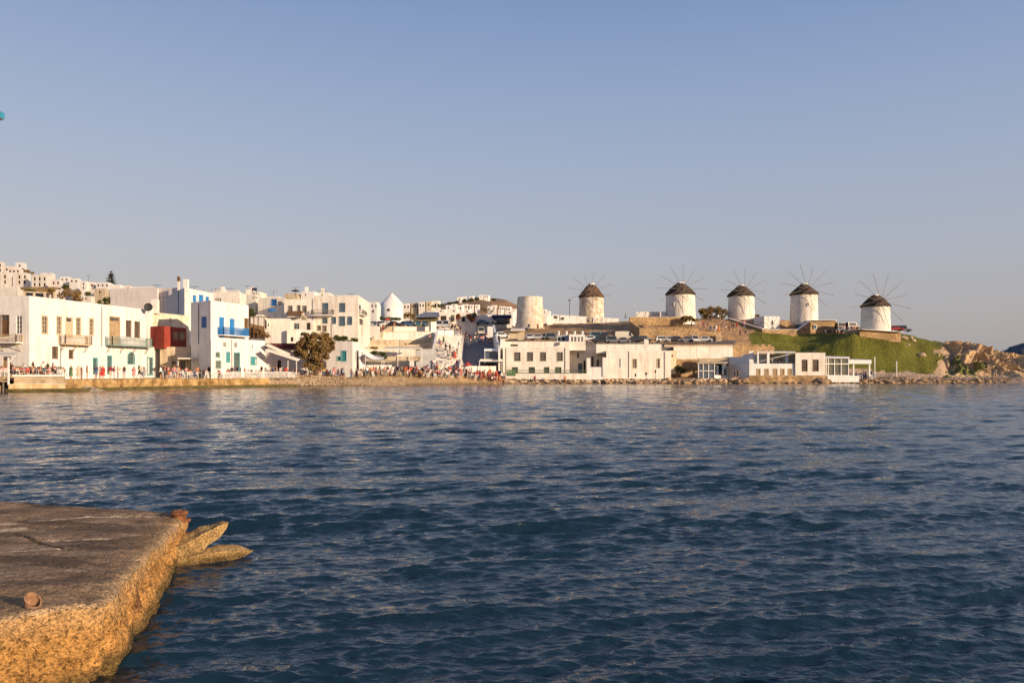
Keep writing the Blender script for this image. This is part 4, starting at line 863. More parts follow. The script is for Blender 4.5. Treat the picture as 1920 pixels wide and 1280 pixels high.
tree('tamarisk_tree', 'big bushy olive brown tree on the beach between the maroon fascia and the cafe', 590, 700, 145,
     [(574, 636, 12, 12, 0), (589, 631, 9, 9, 0), (604, 630, 11, 8, 0), (617, 640, 9, 10, .5), (620, 653, 8, 9, .5), (564, 650, 11, 12, -.5), (586, 648, 12, 12, -1), (603, 650, 12, 12, -1), (572, 665, 10, 9, -.5), (593, 666, 10, 10, -1), (610, 667, 9, 8, 0), (557, 662, 6, 6, 0), (598, 681, 10, 6, 0), (580, 679, 8, 5, 0), (624, 644, 4, 5, 0), (568, 627, 4, 4, 0), (612, 627, 5, 3, 0), (588, 690, 9, 6, -.5), (574, 684, 6, 6, -.5), (606, 686, 6, 5, 0)], 13000, .25, LEAF_OL, .32, seed=1)
tree('shrub', 'green shrubs spilling over the roof edge above the beach cafe', 645, 640, 156, [(632, 634, 10, 6, 0), (645, 635, 10, 5, 0), (656, 637, 9, 4, 0), (666, 637, 6, 4, 0)], 1300, .22, LEAF_G, .06, cat='shrub', seed=2)
tree('fir_tree', 'dark tiered fir tree on the left skyline', 208, 548, 262, [(208, 510, 2.5, 1.5, 0), (208, 514, 6, 1.0, 0), (208, 518, 7.5, 1.1, 0), (208, 522.3, 9, 1.1, 0), (208, 526.8, 10, 1.2, 0), (208, 531, 11, 1.3, 0), (209, 535.5, 12, 1.3, 0), (208, 523, 1.6, 13, 0)], 2400, .24, LEAF_D, .25, seed=3)
tree('shrub', 'brown climbing shrub under the wooden pergola', 478, 633, 141.8, [(474, 622, 7, 9, 0), (486, 625, 9, 8, 0), (497, 628, 8, 6, 0), (502, 631, 6, 3, 0)], 1500, .18, LEAF_OL, .05, cat='shrub', seed=4)
tree('shrub', 'olive shrub on top of the pergola roof edge', 473, 594, 143, [(472, 584, 5, 5, 0), (474, 590, 6, 4, 0)], 500, .18, LEAF_G, .05, cat='shrub', seed=5)
for i, (px, pyb, Y, c, n, m, lab) in enumerate([
  (205, 572, 205, [(197, 565, 6, 8, 0), (205, 562, 5, 9, 0), (188, 568, 5, 6, 0)], 1000, LEAF_G, 'dark green trees at the left corner of the pinkish back wall'),
  (140, 562, 215, [(128, 548, 10, 8, 0), (142, 555, 9, 8, 0), (115, 554, 8, 6, 0), (150, 560, 6, 5, 0)], 1800, LEAF_OL, 'brown leafless thicket on the hillside behind the left house'),
  (42, 512, 290, [(42, 507, 5, 4, 0), (52, 509, 6, 3, 0), (60, 512, 4, 2, 0)], 700, LEAF_OL, 'brown shrubs beside the topmost white house on the left hill'),
  (725, 602, 252, [(716, 597, 8, 4, 0), (730, 598, 10, 4, 0), (745, 598, 8, 3.5, 0), (700, 596, 8, 5, 0)], 1600, LEAF_G, 'dark hedge around the foot of the white conical mill'),
  (768, 600, 262, [(764, 590, 7, 6, 0), (776, 593, 8, 6, 0), (758, 594, 6, 4, 0)], 1300, LEAF_OL, 'olive bushes right of the white conical mill'),
  (818, 582, 330, [(815, 574, 8, 3, 0), (826, 573, 8, 4, 0)], 700, LEAF_G, 'dark bushes left of the far hill houses'),
  (862, 604, 246, [(859, 594, 4.5, 6, 0)], 500, LEAF_R, 'small rusty red tree in front of the plaza shops'),
  (883, 604, 246, [(879, 593, 5, 6, 0), (885, 598, 5, 6, 0)], 800, LEAF_R, 'larger rusty red tree in front of the plaza shops'),
  (890, 604, 248, [(889, 591, 5, 6, 0)], 400, LEAF_G, 'green tree touching the larger rusty red tree'),
  (912, 590, 420, [(905, 580, 6, 4, 0), (913, 582, 7, 4, 0), (922, 583, 5, 3, 0)], 700, LEAF_G, 'grey green trees among the far hill houses'),
  (1283, 604, 207, [(1284, 598, 8, 6, 0), (1292, 597, 8, 5, 0), (1300, 600, 6, 3, 0)], 1500, LEAF_OL, 'olive bush below the second windmill'),
  (1335, 603, 224, [(1318, 584, 9, 6, 0), (1332, 582, 9, 8, 0), (1346, 582, 9, 8, 0), (1358, 586, 8, 7, 0), (1325, 592, 12, 6, 0), (1348, 594, 12, 6, 0)], 4200, LEAF_OL, 'spreading dark tree between the second and third windmills'),
  (1418, 594, 226, [(1420, 592, 4, 2.5, 0)], 200, LEAF_OL, 'low bush right of the third windmill'),
  (1275, 695, 182, [(1272, 690, 9, 6, 0), (1280, 694, 8, 5, 0)], 700, LEAF_G, 'green shrub against the dark stone wall behind the right houses'),
  (715, 672, 160, [(705, 661, 10, 3.5, 0), (718, 664, 6, 4, 0), (724, 670, 4, 5, 0)], 700, LEAF_G, 'dark vines behind the white cloth sunshade'),
  (1433, 672, 186, [(1430, 668, 7, 2.5, 0)], 250, LEAF_G, 'potted greenery on the terrace of the right house'),
  (690, 650, 176, [(660, 652, 1, 1, 0), (700, 652, 9, 1.6, 0)], 300, LEAF_OL, 'dry plants along the lower terrace wall')]):
    tree('shrub' if i not in (5, 6, 7, 8, 9, 11) else 'small_tree', lab, px, pyb, Y, c, n, .26, m, .08, cat='shrub' if i not in (5, 6, 7, 8, 9, 11) else 'tree', seed=10 + i)
# ------------------------------------------------------------------ terraces, stairs and ramp in the middle
def wallbox(name, label, a, b, pt, pb, th, m, cat='wall', cope=None, pt2=None, pb2=None):
    """straight wall from a to b (px, Y); top rows pt/pt2 and bottom rows pb/pb2 in the photo"""
    pt2 = pt if pt2 is None else pt2; pb2 = pb if pb2 is None else pb2
    A0, B0, A1, B1 = P(a[0], pb, a[1]), P(b[0], pb2, b[1]), P(a[0], pt, a[1]), P(b[0], pt2, b[1]); A0.z -= .6; B0.z -= .6
    d = (B0 - A0); d.z = 0; n = Vector((-d.y, d.x, 0)).normalized() * th
    t = empty(name, A0, label, cat); MB().hexa([A0, B0, B0 + n, A0 + n], [A1, B1, B1 + n, A1 + n]).build('masonry', m, t)
    if cope: u = Vector((0, 0, .12)); e = n * .15; MB().hexa([A1 - e, B1 - e, B1 + n * 1.15, A1 + n * 1.15], [v + u for v in (A1 - e, B1 - e, B1 + n * 1.15, A1 + n * 1.15)]).build('coping', cope, t)
    return t
wallbox('parapet_wall', 'upper cream parapet wall below the row of parked cars', (738, 206), (806, 209), 613, 622, .4, PLASTER_C, cope=PLASTER)
wallbox('terrace_wall', 'broad cream terrace wall under the upper parapet', (712, 200), (808, 203), 622, 635, .5, PLASTER_C, cope=PALEW)
wallbox('terrace_wall', 'tan terrace wall with dry plants on top, second from the top', (672, 188), (818, 192), 638, 646, .5, PLASTER_B, cope=PALEW)
wallbox('terrace_wall', 'long tan terrace wall crossing behind the taverna', (672, 180), (816, 184), 646, 654, .5, mat('tan_plaster', (.62, .50, .36), .95, .6, .14, c2=(.50, .38, .25), streak=.3))
wallbox('terrace_wall', 'pale lower terrace wall right of the beach cafe', (684, 170), (812, 172), 655, 668, .5, PLASTER_C)
wallbox('stair_parapet', 'short cream wall right of the hotel foot', (694, 196), (712, 196), 612, 634, .5, PLASTER_C)
t = empty('terrace_stairs', P(716, 630, 198), 'staircase climbing right from the hotel foot to the parked cars', 'staircase'); A, B = P(699, 633, 196), P(734, 611, 205)
for i in range(16): q = A.lerp(B, (i + .5) / 16); MB().box((q.x, q.y, q.z - .6), (.36, 2.2, 1.2)).build('step', PLASTER_B, t)
wallbox('white_beach_wall', 'low white wall behind the crowd at the back of the beach', (684, 158), (735, 159), 684, 697, .3, PLASTER)
wallbox('white_beach_wall', 'white wall segment with a blank pale panel behind the beach crowd', (768, 161), (776, 161), 676, 694, .3, PLASTER)
t = empty('taverna_canopy', P(755, 655, 163), 'flat pale canopy on thin posts over the beach taverna', 'canopy')
MB().hexa([P(719, 655, 161), P(792, 654, 162), P(788, 651, 168), P(724, 651, 168)], [P(719, 653.5, 161), P(792, 652.5, 162), P(788, 649.5, 168), P(724, 649.5, 168)]).build('canvas_roof', CANVAS, t)
for a in (720, 746, 768, 791): MB().bar(P(a, 694, 161.5), P(a, 654, 161.5), .1).build('post', WHITE, t)
MB().hexa([P(722, 676, 161.6), P(790, 676, 162), P(790, 676, 162.2), P(722, 676, 161.8)], [P(722, 668, 161.6), P(790, 668, 162), P(790, 668, 162.2), P(722, 668, 161.8)]).build('bar_counter', PLASTER_B, t)
t = empty('flag_pole', P(749, 654, 166), 'thin pole rising in front of the terrace walls', 'pole'); MB().tube(P(749, 660, 166), P(749, 636, 166), .06, n=6).build('pole', GREYW, t)
for i, (a, b_) in enumerate(((782, 822), )): wallbox('shade_screen', 'pale grey screen beside the foot of the white stairs', (780, 162.5), (818, 163.5), 654, 692, .2, mat('grey_canvas', (.42, .42, .42), .9, 1, .1))
# stairs
t = empty('wide_stairs', P(838, 660, 170), 'wide whitewashed stairs descending from the plaza to the beach beside the ramp', 'staircase')
n = 26
for i in range(n):
    f0, f1 = i / n, (i + 1) / n; Ya, Yb = 163 + 25 * f0, 163 + 25 * f1; z0_, z1_ = 3.2 + 7.9 * f0, 3.2 + 7.9 * f1
    mb = MB(); mb.hexa([(xx(814, Ya), Ya, z0_ - .7), (xx(865, Ya), Ya, z0_ - .7), (xx(865, Yb), Yb, z0_ - .7), (xx(814, Yb), Yb, z0_ - .7)], [(xx(814, Ya), Ya, z1_), (xx(865, Ya), Ya, z1_), (xx(865, Yb), Yb, z1_), (xx(814, Yb), Yb, z1_)]); mb.build('step', PLASTER_C, t)
wallbox('stair_wall', 'sloping white wall along the left side of the wide stairs', (806, 161), (822, 190), 690, 696, .35, PLASTER_B, cope=PLASTER, pt2=618, pb2=624)
wallbox('stair_wall', 'thin pale kerb wall between the wide stairs and the dark ramp', (864, 161.5), (869, 205), 684, 690, .3, PLASTER_P, pt2=629, pb2=633)
wallbox('ramp_wall', 'curving white wall along the right side of the dark ramp', (938, 170), (927, 214), 652, 690, .4, PLASTER, pt2=609, pb2=634)
wallbox('plaza_wall', 'low white wall at the top of the wide stairs', (822, 191), (852, 193), 619, 624, .4, PLASTER)
wallbox('gate_pillar', 'cream square pillar at the right end of the parapet wall', (808, 205), (818, 206), 603, 622, .9, PLASTER_C)
wallbox('plaza_wall', 'low white wall at the top right of the ramp', (914, 216), (928, 216), 612, 629, .4, PLASTER)
wallbox('beach_front_wall', 'low grey wall between the ramp foot and the beach tables', (862, 163), (930, 168), 686, 693, .3, PLASTER_P)
t = empty('beach_bar_canopy', P(920, 690, 166.5), 'white framed canopy over the dark seating left of the right hand house', 'canopy')
MB().hexa([P(898, 695, 165), P(944, 695, 165), P(944, 695, 170), P(898, 695, 170)], [P(898, 693.5, 165), P(944, 693.5, 165), P(944, 693.5, 170), P(898, 693.5, 170)]).build('roof_frame', WHITE, t) if False else MB().hexa([P(898, 677.5, 165), P(942, 677.5, 165), P(942, 677.5, 170), P(898, 677.5, 170)], [P(898, 676, 165), P(942, 676, 165), P(942, 676, 170), P(898, 676, 170)]).build('roof_frame', WHITE, t)
for a in (899, 941): MB().bar(P(a, 704, 165.1), P(a, 677, 165.1), .12).build('post', WHITE, t)
t = empty('upper_terrace_canopy', P(925, 660, 172), 'white roofed glass terrace at the foot of the ramp wall', 'canopy')
MB().hexa([P(908, 658, 171), P(938, 658, 171), P(938, 656, 176), P(908, 656, 176)], [P(908, 654.5, 171), P(938, 654.5, 171), P(938, 653, 176), P(908, 653, 176)]).build('roof_slab', WHITE, t)
for a in (909, 937): MB().bar(P(a, 680, 171.1), P(a, 657, 171.1), .1).build('post', WHITE, t)
MB().hexa([P(909, 680, 171.4), P(937, 680, 171.4), P(937, 680, 171.5), P(909, 680, 171.5)], [P(909, 660, 171.4), P(937, 660, 171.4), P(937, 660, 171.5), P(909, 660, 171.5)]).build('glass_screen', GLASSB, t)
MB().hexa([P(900, 677, 171), P(942, 677, 171), P(942, 677, 178), P(900, 677, 178)], [P(900, 673, 171), P(942, 673, 171), P(942, 673, 178), P(900, 673, 178)]).build('terrace_slab', PLASTER_P, t)

# plaza shops behind
bld('white_shed', 'small white shed with a dark doorway behind the parked vans', [(823, 246), (842, 246)], 585, z0=12, depth=8, m=PLASTER_P, ops={0: [('hole', 826, 837, 592, 603)]}, group='sheds behind the plaza')
bld('tiled_pavilion', 'low pavilion with a sloping grey roof behind the parked cars', [(781, 244), (822, 244)], 594, z0=12, depth=8, m=mat('olive_wall', (.16, .13, .06), .9, 1, .2))
t = empty('grey_lean_to_roof', P(800, 590, 243), 'sloping slate grey roof over the low pavilion', 'roof'); MB().hexa([P(776, 595, 242.6), P(825, 594, 242.6), P(823, 586, 250), P(796, 586, 250)], [P(776, 594, 242.6), P(825, 593, 242.6), P(823, 585, 250), P(796, 585, 250)]).build('roof_sheet', mat('slate_sheet', (.20, .21, .25), .7, 1, .1), t)
bld('plaza_shop', 'cream shop front behind the small rusty red tree', [(842, 248), (893, 248)], 586, z0=12, depth=6, m=PLASTER_C, ops={0: [('win', 845, 852, 590, 603, 'p'), ('hole', 866, 872, 594, 603)]})
bld('plaza_shop', 'long pale grey flat roofed shop right of the red trees', [(893, 250), (925, 250)], 589, z0=12, depth=6, m=PLASTER_P)
bld('dark_fronted_shop', 'wide shop with a dark navy awning left of the ruined mill', [(922, 246), (960, 246)], 590, z0=12, depth=6, m=PLASTER, ops={0: [('hole', 926, 956, 595, 608)]})
t = empty('navy_awning', P(941, 593, 244), 'dark navy awning over the wide shop', 'awning'); MB().hexa([P(923, 595, 243), P(959, 594, 243), P(959, 592, 246), P(923, 592, 246)], [P(923, 593, 243), P(959, 591.5, 243), P(959, 590, 246), P(923, 590, 246)]).build('canvas', mat('navy_canvas', (.035, .035, .07), .9, 1, .1), t)
MB().hexa([P(923, 598, 242.9), P(959, 597, 242.9), P(959, 597, 243.0), P(923, 598, 243.0)], [P(923, 593.5, 242.9), P(959, 592, 242.9), P(959, 592, 243.0), P(923, 593.5, 243.0)]).build('valance', MATS['navy_canvas'], t)

# ------------------------------------------------------------------ right hand waterfront
rq, wq, zq = bld('shore_house', 'long cream shore house with four upper windows and a green railed forecourt', [(943, 172), (1068, 172)], 651, z0=.8, depth=7.5, m=PLASTER_C, parapet=.2,
  ops={0: [('win', 965, 975, 661, 676, 'y', 1), ('win', 989, 998.5, 661, 676, 'y', 1), ('win', 1013.5, 1023, 661, 676, 'y', 1), ('win', 1045, 1054.5, 661, 676, 'y', 1),
           ('win', 961, 970, 689, 702, 'o', 1), ('win', 992.5, 1002, 689, 702, 'o', 1), ('win', 1021, 1029, 689, 702, 'o', 1), ('win', 1042, 1051.5, 689, 702, 'o', 1)]}, pipes=[(0, 949, 652, 702), (0, 1059.5, 652, 702)])
bld('roof_storey', 'set back cream upper storey on the long shore house', [(940, 175), (1098, 175.2)], 640, z0=7.2, depth=5, m=PLASTER_C, ops={0: [('hole', 957, 971, 645.5, 649)]})
bld('roof_block', 'cream block at the left end of the upper storey', [(938, 174.2), (947, 174.2)], 635, z0=7.2, depth=4, m=PLASTER)
t = empty('roof_hatch', P(1048, 644, 174.6), 'small grey object hanging on the upper storey parapet', 'lamp'); MB().box(tuple(P(1048, 644, 174.7)), (.4, .5, .7)).build('body', GREYW, t)
rg, wg, zg = bld('roof_pavilion', 'small white glazed pavilion on the shore house roof', [(1067, 176), (1097, 176)], 627, z0=8.4, depth=4, m=PLASTER,
   ops={0: [('win', 1070, 1074.5, 631, 641, 'w'), ('win', 1076, 1080.5, 631, 641, 'w'), ('win', 1083, 1087, 631, 641, 'w'), ('win', 1089, 1093, 631, 641, 'w')]})
bld('roof_shed', 'grey blue shed with dark openings left of the glazed roof pavilion', [(1044, 177.5), (1067, 177.5)], 628, z0=8.4, depth=3, m=mat('blue_grey_plaster', (.36, .38, .42), .9, 1, .1), ops={0: [('hole', 1046, 1050, 632, 639), ('hole', 1054, 1059, 632, 639)]})
for i, (a, lab) in enumerate(((1047, 'white roof ventilator, leftmost of four on the shore house'), (1061.5, 'white roof ventilator, second from the left on the shore house'), (1077, 'white domed roof ventilator, third from the left on the shore house'), (1091.5, 'white roof ventilator with a dark mouth, rightmost on the shore house'))):
    q = P(a, 627, 178.3); t = empty('roof_ventilator', q, lab, 'ventilator', 'white ventilators on the shore house roof'); MB().lathe(q - Vector((0, 0, .3)), [(.24, 0), (.24, .5), (.34, .55), (.34, .95), (.2, 1.05)], 10).build('cowl', WHITE, t, False); MB().box((q.x, q.y - .34, q.z + .45), (.22, .04, .22)).build('vent_mouth', DARK, t)
# recess between the two shore houses
bld('recessed_wing', 'shaded recessed wing between the two shore houses', [(1068.5, 179), (1140, 179)], 651, z0=.8, depth=4, m=PLASTER_P, ops={0: [('win', 1082, 1086, 661, 671, 'y'), ('shut', 1109, 1113, 668, 687, 'n'), ('shut', 1119, 1123, 674, 687, 'n'), ('door', 1084, 1092, 681, 704, 's'), ('hole', 1094, 1098, 676, 704)]})
wallbox('forecourt_wall', 'low cream forecourt wall below the green railing', (948, 170), (1100, 170), 700, 706, .4, PLASTER_C)
wallbox('garden_wall', 'stepped white garden wall in front of the recessed wing', (1100, 171), (1137, 171), 688, 709, .4, PLASTER)
wallbox('garden_wall_pier', 'tall white pier at the left end of the stepped garden wall', (1100, 170.8), (1107, 170.8), 671, 700, .6, PLASTER)
wallbox('garden_wall_pier', 'white buttress at the right end of the stepped garden wall', (1130, 170.8), (1138, 170.8), 670, 700, .6, PLASTER)
t = empty('green_railing', P(1025, 699, 170), 'green metal railing with a slatted gate along the shore house forecourt', 'railing'); mb = MB()
for k in range(76): a = 950 + k * 2; mb.bar(P(a, 700, 170.2), P(a, 693.5, 170.2), .05)
mb.build('bars', OLIVE, t)['kind'] = 'stuff'
MB().bar(P(950, 693.5, 170.2), P(1100, 693.5, 170.2), .08).build('top_rail', OLIVE, t); MB().bar(P(950, 699, 170.2), P(1100, 699, 170.2), .06).build('bottom_rail', OLIVE, t)
for k in range(5): MB().bar(P(950.5, 694.5 + k * 2.2, 169.9), P(967, 694.5 + k * 2.2, 169.9), .07, .2).build('gate_slat', mat('green_gate', (.10, .20, .08), .7, 2, .1), t)
rr, wr, zr_ = bld('pale_shore_house', 'pale cream shore house with three shuttered windows and two downpipes', [(1137, 172), (1258, 173)], 657, z0=.8, depth=8, m=PLASTER_C,
   ops={0: [('open', 1160.5, 1163.5, 672, 689, 'w'), ('win', 1186.5, 1193.5, 673, 690, 'p', 1), ('open', 1232.5, 1236.5, 672, 690, 'p'), ('hole', 1190, 1193, 700, 706)]}, pipes=[(0, 1179, 658, 708), (0, 1246, 659, 709)])
bld('roof_parapet_block', 'raised parapet block along the roof of the pale shore house', [(1118, 174.5), (1240, 175)], 645, z0=6.5, depth=5, m=PLASTER_C)
wallbox('roof_stub_wall', 'small broken white wall stubs on the pale shore house roof', (1208, 176), (1216, 176), 636, 648, .6, PLASTER)
t = empty('wall_lamp', P(1229, 700, 171), 'dark lamp post standing against the pale shore house', 'lamp'); MB().tube(P(1229, 711, 171.3), P(1229, 699, 171.3), .05, n=6).build('post', DARK, t); MB().lathe(P(1229, 699, 171.3), [(.1, 0), (.2, .25), (.22, .5), (.05, .7)], 8).build('lantern', BROWN, t)
bld('long_white_hall', 'long plain white hall wall behind and right of the pale shore house', [(1263, 187), (1374, 188)], 650, z0=4, depth=6, m=PLASTER_C)
bld('corner_shed', 'small cream shed corner at the left end of the long white hall', [(1257, 181), (1268, 182)], 657, z0=2, depth=3, m=PLASTER_B, ops={0: [('hole', 1259, 1262, 665, 669)]})
wallbox('stone_retaining_wall', 'dark stone retaining wall behind the gap between the right houses', (1256, 184), (1312, 185), 673, 711, .6, STONE)
wallbox('stone_lintel', 'stone band above the glazed conservatory', (1310, 182), (1368, 182), 671.5, 681, .8, STONE_L)
wallbox('stone_parapet', 'crenellated stone parapet at the road edge right of the white hall', (1374, 189), (1452, 191), 649, 674, .6, STONE)
for k in range(6):
    a = 1377 + k * 12.5; t = empty('merlon', P(a, 647, 189.2), ('stone merlon on the road edge parapet'), 'merlon', 'merlons on the stone parapet'); MB().hexa([P(a, 649, 189.2 + k * .3), P(a + 8, 649, 189.3 + k * .3), P(a + 8, 649, 189.8 + k * .3), P(a, 649, 189.7 + k * .3)], [P(a, 645.5, 189.2 + k * .3), P(a + 8, 645.5, 189.3 + k * .3), P(a + 8, 645.5, 189.8 + k * .3), P(a, 645.5, 189.7 + k * .3)]).build('block', STONE, t)
t = empty('road_guard_rail', P(1300, 646, 188.5), 'rusty brown guard rail along the road above the white hall', 'railing'); MB().bar(P(1245, 643.5, 188.5), P(1374, 644.5, 189.5), .12).build('rail', BROWN, t); MB().bar(P(1245, 648.5, 188.5), P(1374, 648.5, 189.5), .5).build('kerb', PLASTER_B, t)
for k in range(8): MB().bar(P(1247 + k * 18, 649, 188.5 + k * .14), P(1247 + k * 18, 643.5, 188.5 + k * .14), .12).build('post', BROWN, t)
# conservatory
t = empty('conservatory', P(1335, 710, 176), 'white framed glazed conservatory built against the stone wall', 'conservatory')
for i, a in enumerate((1309.5, 1318.5, 1328.5, 1339.5)): MB().bar(P(a, 711, 176), P(a, 681, 176), .16).build('mullion', WHITE, t)
for b_ in (681.5, 695, 709.5): MB().bar(P(1309, b_, 176), P(1341, b_, 176), .16).build('rail', WHITE, t)
for a0, a1 in ((1310.5, 1318), (1319.5, 1328), (1329.5, 1339)):
    for b0, b1 in ((709, 696), (694.5, 682.5)): MB().hexa([P(a0, b0, 176.1), P(a1, b0, 176.1), P(a1, b0, 176.15), P(a0, b0, 176.15)], [P(a0, b1, 176.1), P(a1, b1, 176.1), P(a1, b1, 176.15), P(a0, b1, 176.15)]).build('pane', GLASSB, t)
for a0, a1 in ((1343, 1352), (1354, 1361)): MB().hexa([P(a0, 702, 177), P(a1, 702, 178), P(a1, 702, 178.1), P(a0, 702, 177.1)], [P(a0, 681, 177), P(a1, 681, 178), P(a1, 681, 178.1), P(a0, 681, 177.1)]).build('pane', GLASSB, t)
MB().hexa([P(1340, 711, 176.9), P(1366, 711, 178.9), P(1366, 711, 179.2), P(1340, 711, 177.2)], [P(1340, 703, 176.9), P(1366, 703, 178.9), P(1366, 703, 179.2), P(1340, 703, 177.2)]).build('low_wall', PLASTER, t)
MB().hexa([P(1307, 682, 175.7), P(1364, 681, 175.7), P(1364, 678, 183), P(1307, 680, 183)], [P(1307, 680.5, 175.7), P(1364, 679.5, 175.7), P(1364, 676.5, 183), P(1307, 678.5, 183)]).build('roof', PLASTER_B, t)
# right white house
rv, wv, zv = bld('sea_edge_house', 'white house on a stone sea wall with a shaded roof terrace and five small windows', [(1366, 181), (1405, 174), (1491, 174)], 682, z0=1.0, depth=8, m=PLASTER, parapet=.5,
  ops={1: [('shut', 1419, 1425, 692, 702.5, 'a', 1), ('shut', 1434, 1440.5, 692, 702.5, 'a', 1), ('shut', 1450, 1456.5, 692, 702.5, 'a', 1), ('shut', 1464, 1470, 692, 702.5, 'a', 1), ('shut', 1478, 1484, 692, 702.5, 'a', 1)]})
bld('gable_wing', 'shaded white wing behind the left end of the sea edge house', [(1362, 186), (1408, 182)], 669, z0=1, depth=5, m=PLASTER)
rv2, wv2, _ = bld('sea_edge_block', 'taller white block with two brown windows at the right of the sea edge house', [(1491.5, 173.6), (1547.5, 173.6)], 661, z0=1.0, depth=9, m=PLASTER_C, ops={0: [('win', 1504.5, 1513, 675, 695, 'n', 1), ('win', 1525, 1534, 675, 695, 'n', 1)]})
t = empty('terrace_roof', P(1455, 660, 179), 'thin white roof slab shading the sea edge roof terrace', 'roof'); MB().hexa([P(1419, 661, 176), P(1491, 661.5, 175), P(1491, 660, 183), P(1419, 660, 183)], [P(1419, 659.3, 176), P(1491, 659.8, 175), P(1491, 658.5, 183), P(1419, 658.5, 183)]).build('slab', WHITE, t)
for a in (1421, 1440, 1475): MB().bar(P(a, 682, 176), P(a, 660, 176), .5 if a > 1430 else .3).build('pillar', WHITE, t)
bld('terrace_back_wall', 'blue grey shaded back wall of the sea edge roof terrace', [(1392, 183), (1491, 181)], 664, z0=3, depth=3, m=PLASTER)
bld('terrace_chimney', 'white chimney block left of the terrace roof slab', [(1405, 179), (1413, 179)], 658, z0=3, depth=1.2, m=PLASTER)
def stone_sea_wall():
    o = quay('stone_sea_wall', 'golden stone sea wall carrying the sea edge house', [(1404, 173.2), (1490, 172.9), (1536, 172.6), (1549, 173.4)], zz(703.5, 173), STONE, 2.0, .35, slope=.08, cat='wall', seed=21)
stone_sea_wall()
t = empty('glass_pergola', P(1570, 705, 175), 'white framed glass dining room right of the sea edge house', 'pergola')
for a in (1549, 1553, 1564.5, 1577, 1590.5): MB().bar(P(a, 704, 174), P(a, 671, 174), .16).build('post', WHITE, t)
for b_ in (671.5, 682, 704): MB().bar(P(1547, b_, 174), P(1592, b_, 174), .22).build('rail', WHITE, t)
for a0, a1 in ((1554, 1564), (1565.5, 1576.5), (1578, 1590)):
    for b0, b1 in ((703.5, 683), (680, 673)): MB().hexa([P(a0, b0, 174.1), P(a1, b0, 174.1), P(a1, b0, 174.14), P(a0, b0, 174.14)], [P(a0, b1, 174.1), P(a1, b1, 174.1), P(a1, b1, 174.14), P(a0, b1, 174.14)]).build('pane', mat('clear_pane', (.16, .16, .12), .12, 1, .2), t)
MB().hexa([P(1547, 671, 173.6), P(1593, 672, 173.6), P(1593, 670, 179), P(1547, 669, 179)], [P(1547, 669.5, 173.6), P(1593, 670.5, 173.6), P(1593, 668.5, 179), P(1547, 667.5, 179)]).build('roof', WHITE, t)
wallbox('low_white_wall', 'low white wall and steps below the glass dining room', (1552, 173.4), (1611, 173.8), 704, 711, .5, PLASTER)
t = empty('beach_awning', P(1613, 680, 176), 'white flat awning on posts right of the glass dining room', 'awning')
MB().hexa([P(1592, 682, 174), P(1634, 682, 174), P(1634, 680, 179), P(1592, 679, 179)], [P(1592, 674.5, 174), P(1634, 675.5, 174), P(1634, 674, 179), P(1592, 673, 179)]).build('roof_box', WHITE, t)
for a in (1600, 1630): MB().bar(P(a, 706, 174.5), P(a, 682, 174.5), .3).build('post', WHITE, t)
for a, y0, y1, lab in ((1640, 705, 669, 'taller thin white pole on the shore right of the awning'), (1681, 703, 677, 'shorter thin white pole on the shore below the green slope')):
    t = empty('white_pole', P(a, y0, 178), lab, 'pole'); MB().tube(P(a, y0 + 3, 178), P(a, y1, 178), .12, n=8).build('pole', WHITE, t)

# ------------------------------------------------------------------ stone walls on the mill hill
wallbox('white_hill_wall', 'long low white building wall at the foot of the first thatched mill', (1036, 246), (1160, 247), 589.5, 607, 2.5, PLASTER, pt2=597, pb2=603)
t = empty('hill_wall_window', P(1042, 594, 245.6), 'two small dark windows in the low white hill wall', 'window'); MB().box(tuple(P(1042, 594.5, 245.9)), (1.1, .1, .8)).build('pane', GLASS, t); MB().box(tuple(P(1055.5, 597, 245.9)), (.8, .1, .7)).build('pane', GLASS, t)
bld('white_gable', 'small white gable beside the long low hill wall', [(1026, 244), (1036, 245)], 592, z0=14, depth=3, m=PLASTER_P)
wallbox('stone_hill_wall', 'brown stone wall below the low white building and second mill', (1181, 207), (1281, 209), 595, 605, .6, STONE, cope=PALEW)
wallbox('stone_hill_wall', 'wide golden stone retaining wall above the parked cars', (1199, 199), (1310, 200), 615, 639, .7, STONE)
wallbox('stone_hill_wall', 'lower golden stone wall with a pale pillar in the middle of the slope', (1308, 200.5), (1352, 201), 622, 640, .7, STONE)
wallbox('pale_pillar', 'pale square stone pillar on the road edge slope', (1342, 199.5), (1353, 199.5), 628, 640, .8, STONE_L)
wallbox('stone_hill_wall', 'dark stone flank of the retaining wall left of the golden wall', (1181, 204), (1199, 199), 603, 640, .6, STONE, pt2=615)
wallbox('curved_white_wall', 'low wall with a white coping sweeping down right of the third mill', (1365, 221), (1430, 209), 597, 606, .5, STONE, cope=PLASTER, pt2=617, pb2=624)
wallbox('stone_hill_wall', 'low stone wall with white coping in front of the small white house', (1429, 209), (1495, 210), 618, 629, .6, STONE, cope=PLASTER)
wallbox('mill_terrace_wall', 'stone terrace wall with white coping below the fourth mill', (1520, 216), (1568, 217), 601, 627, 5, STONE, cope=PLASTER)
wallbox('mill_terrace_wing', 'stone wing sloping down to the left under the fourth mill', (1496, 214), (1520, 215.8), 619, 629, .7, STONE, cope=PLASTER, pt2=601, pb2=628)
t = empty('terrace_window', P(1529, 612, 215.8), 'small pale window in the fourth mill terrace wall', 'window'); MB().box(tuple(P(1528.5, 612.5, 215.9)), (.9, .12, 1.2)).build('frame', WHITE, t); MB().box(tuple(P(1528.5, 612.5, 215.82)), (.6, .08, .9)).build('pane', GLASSB, t)
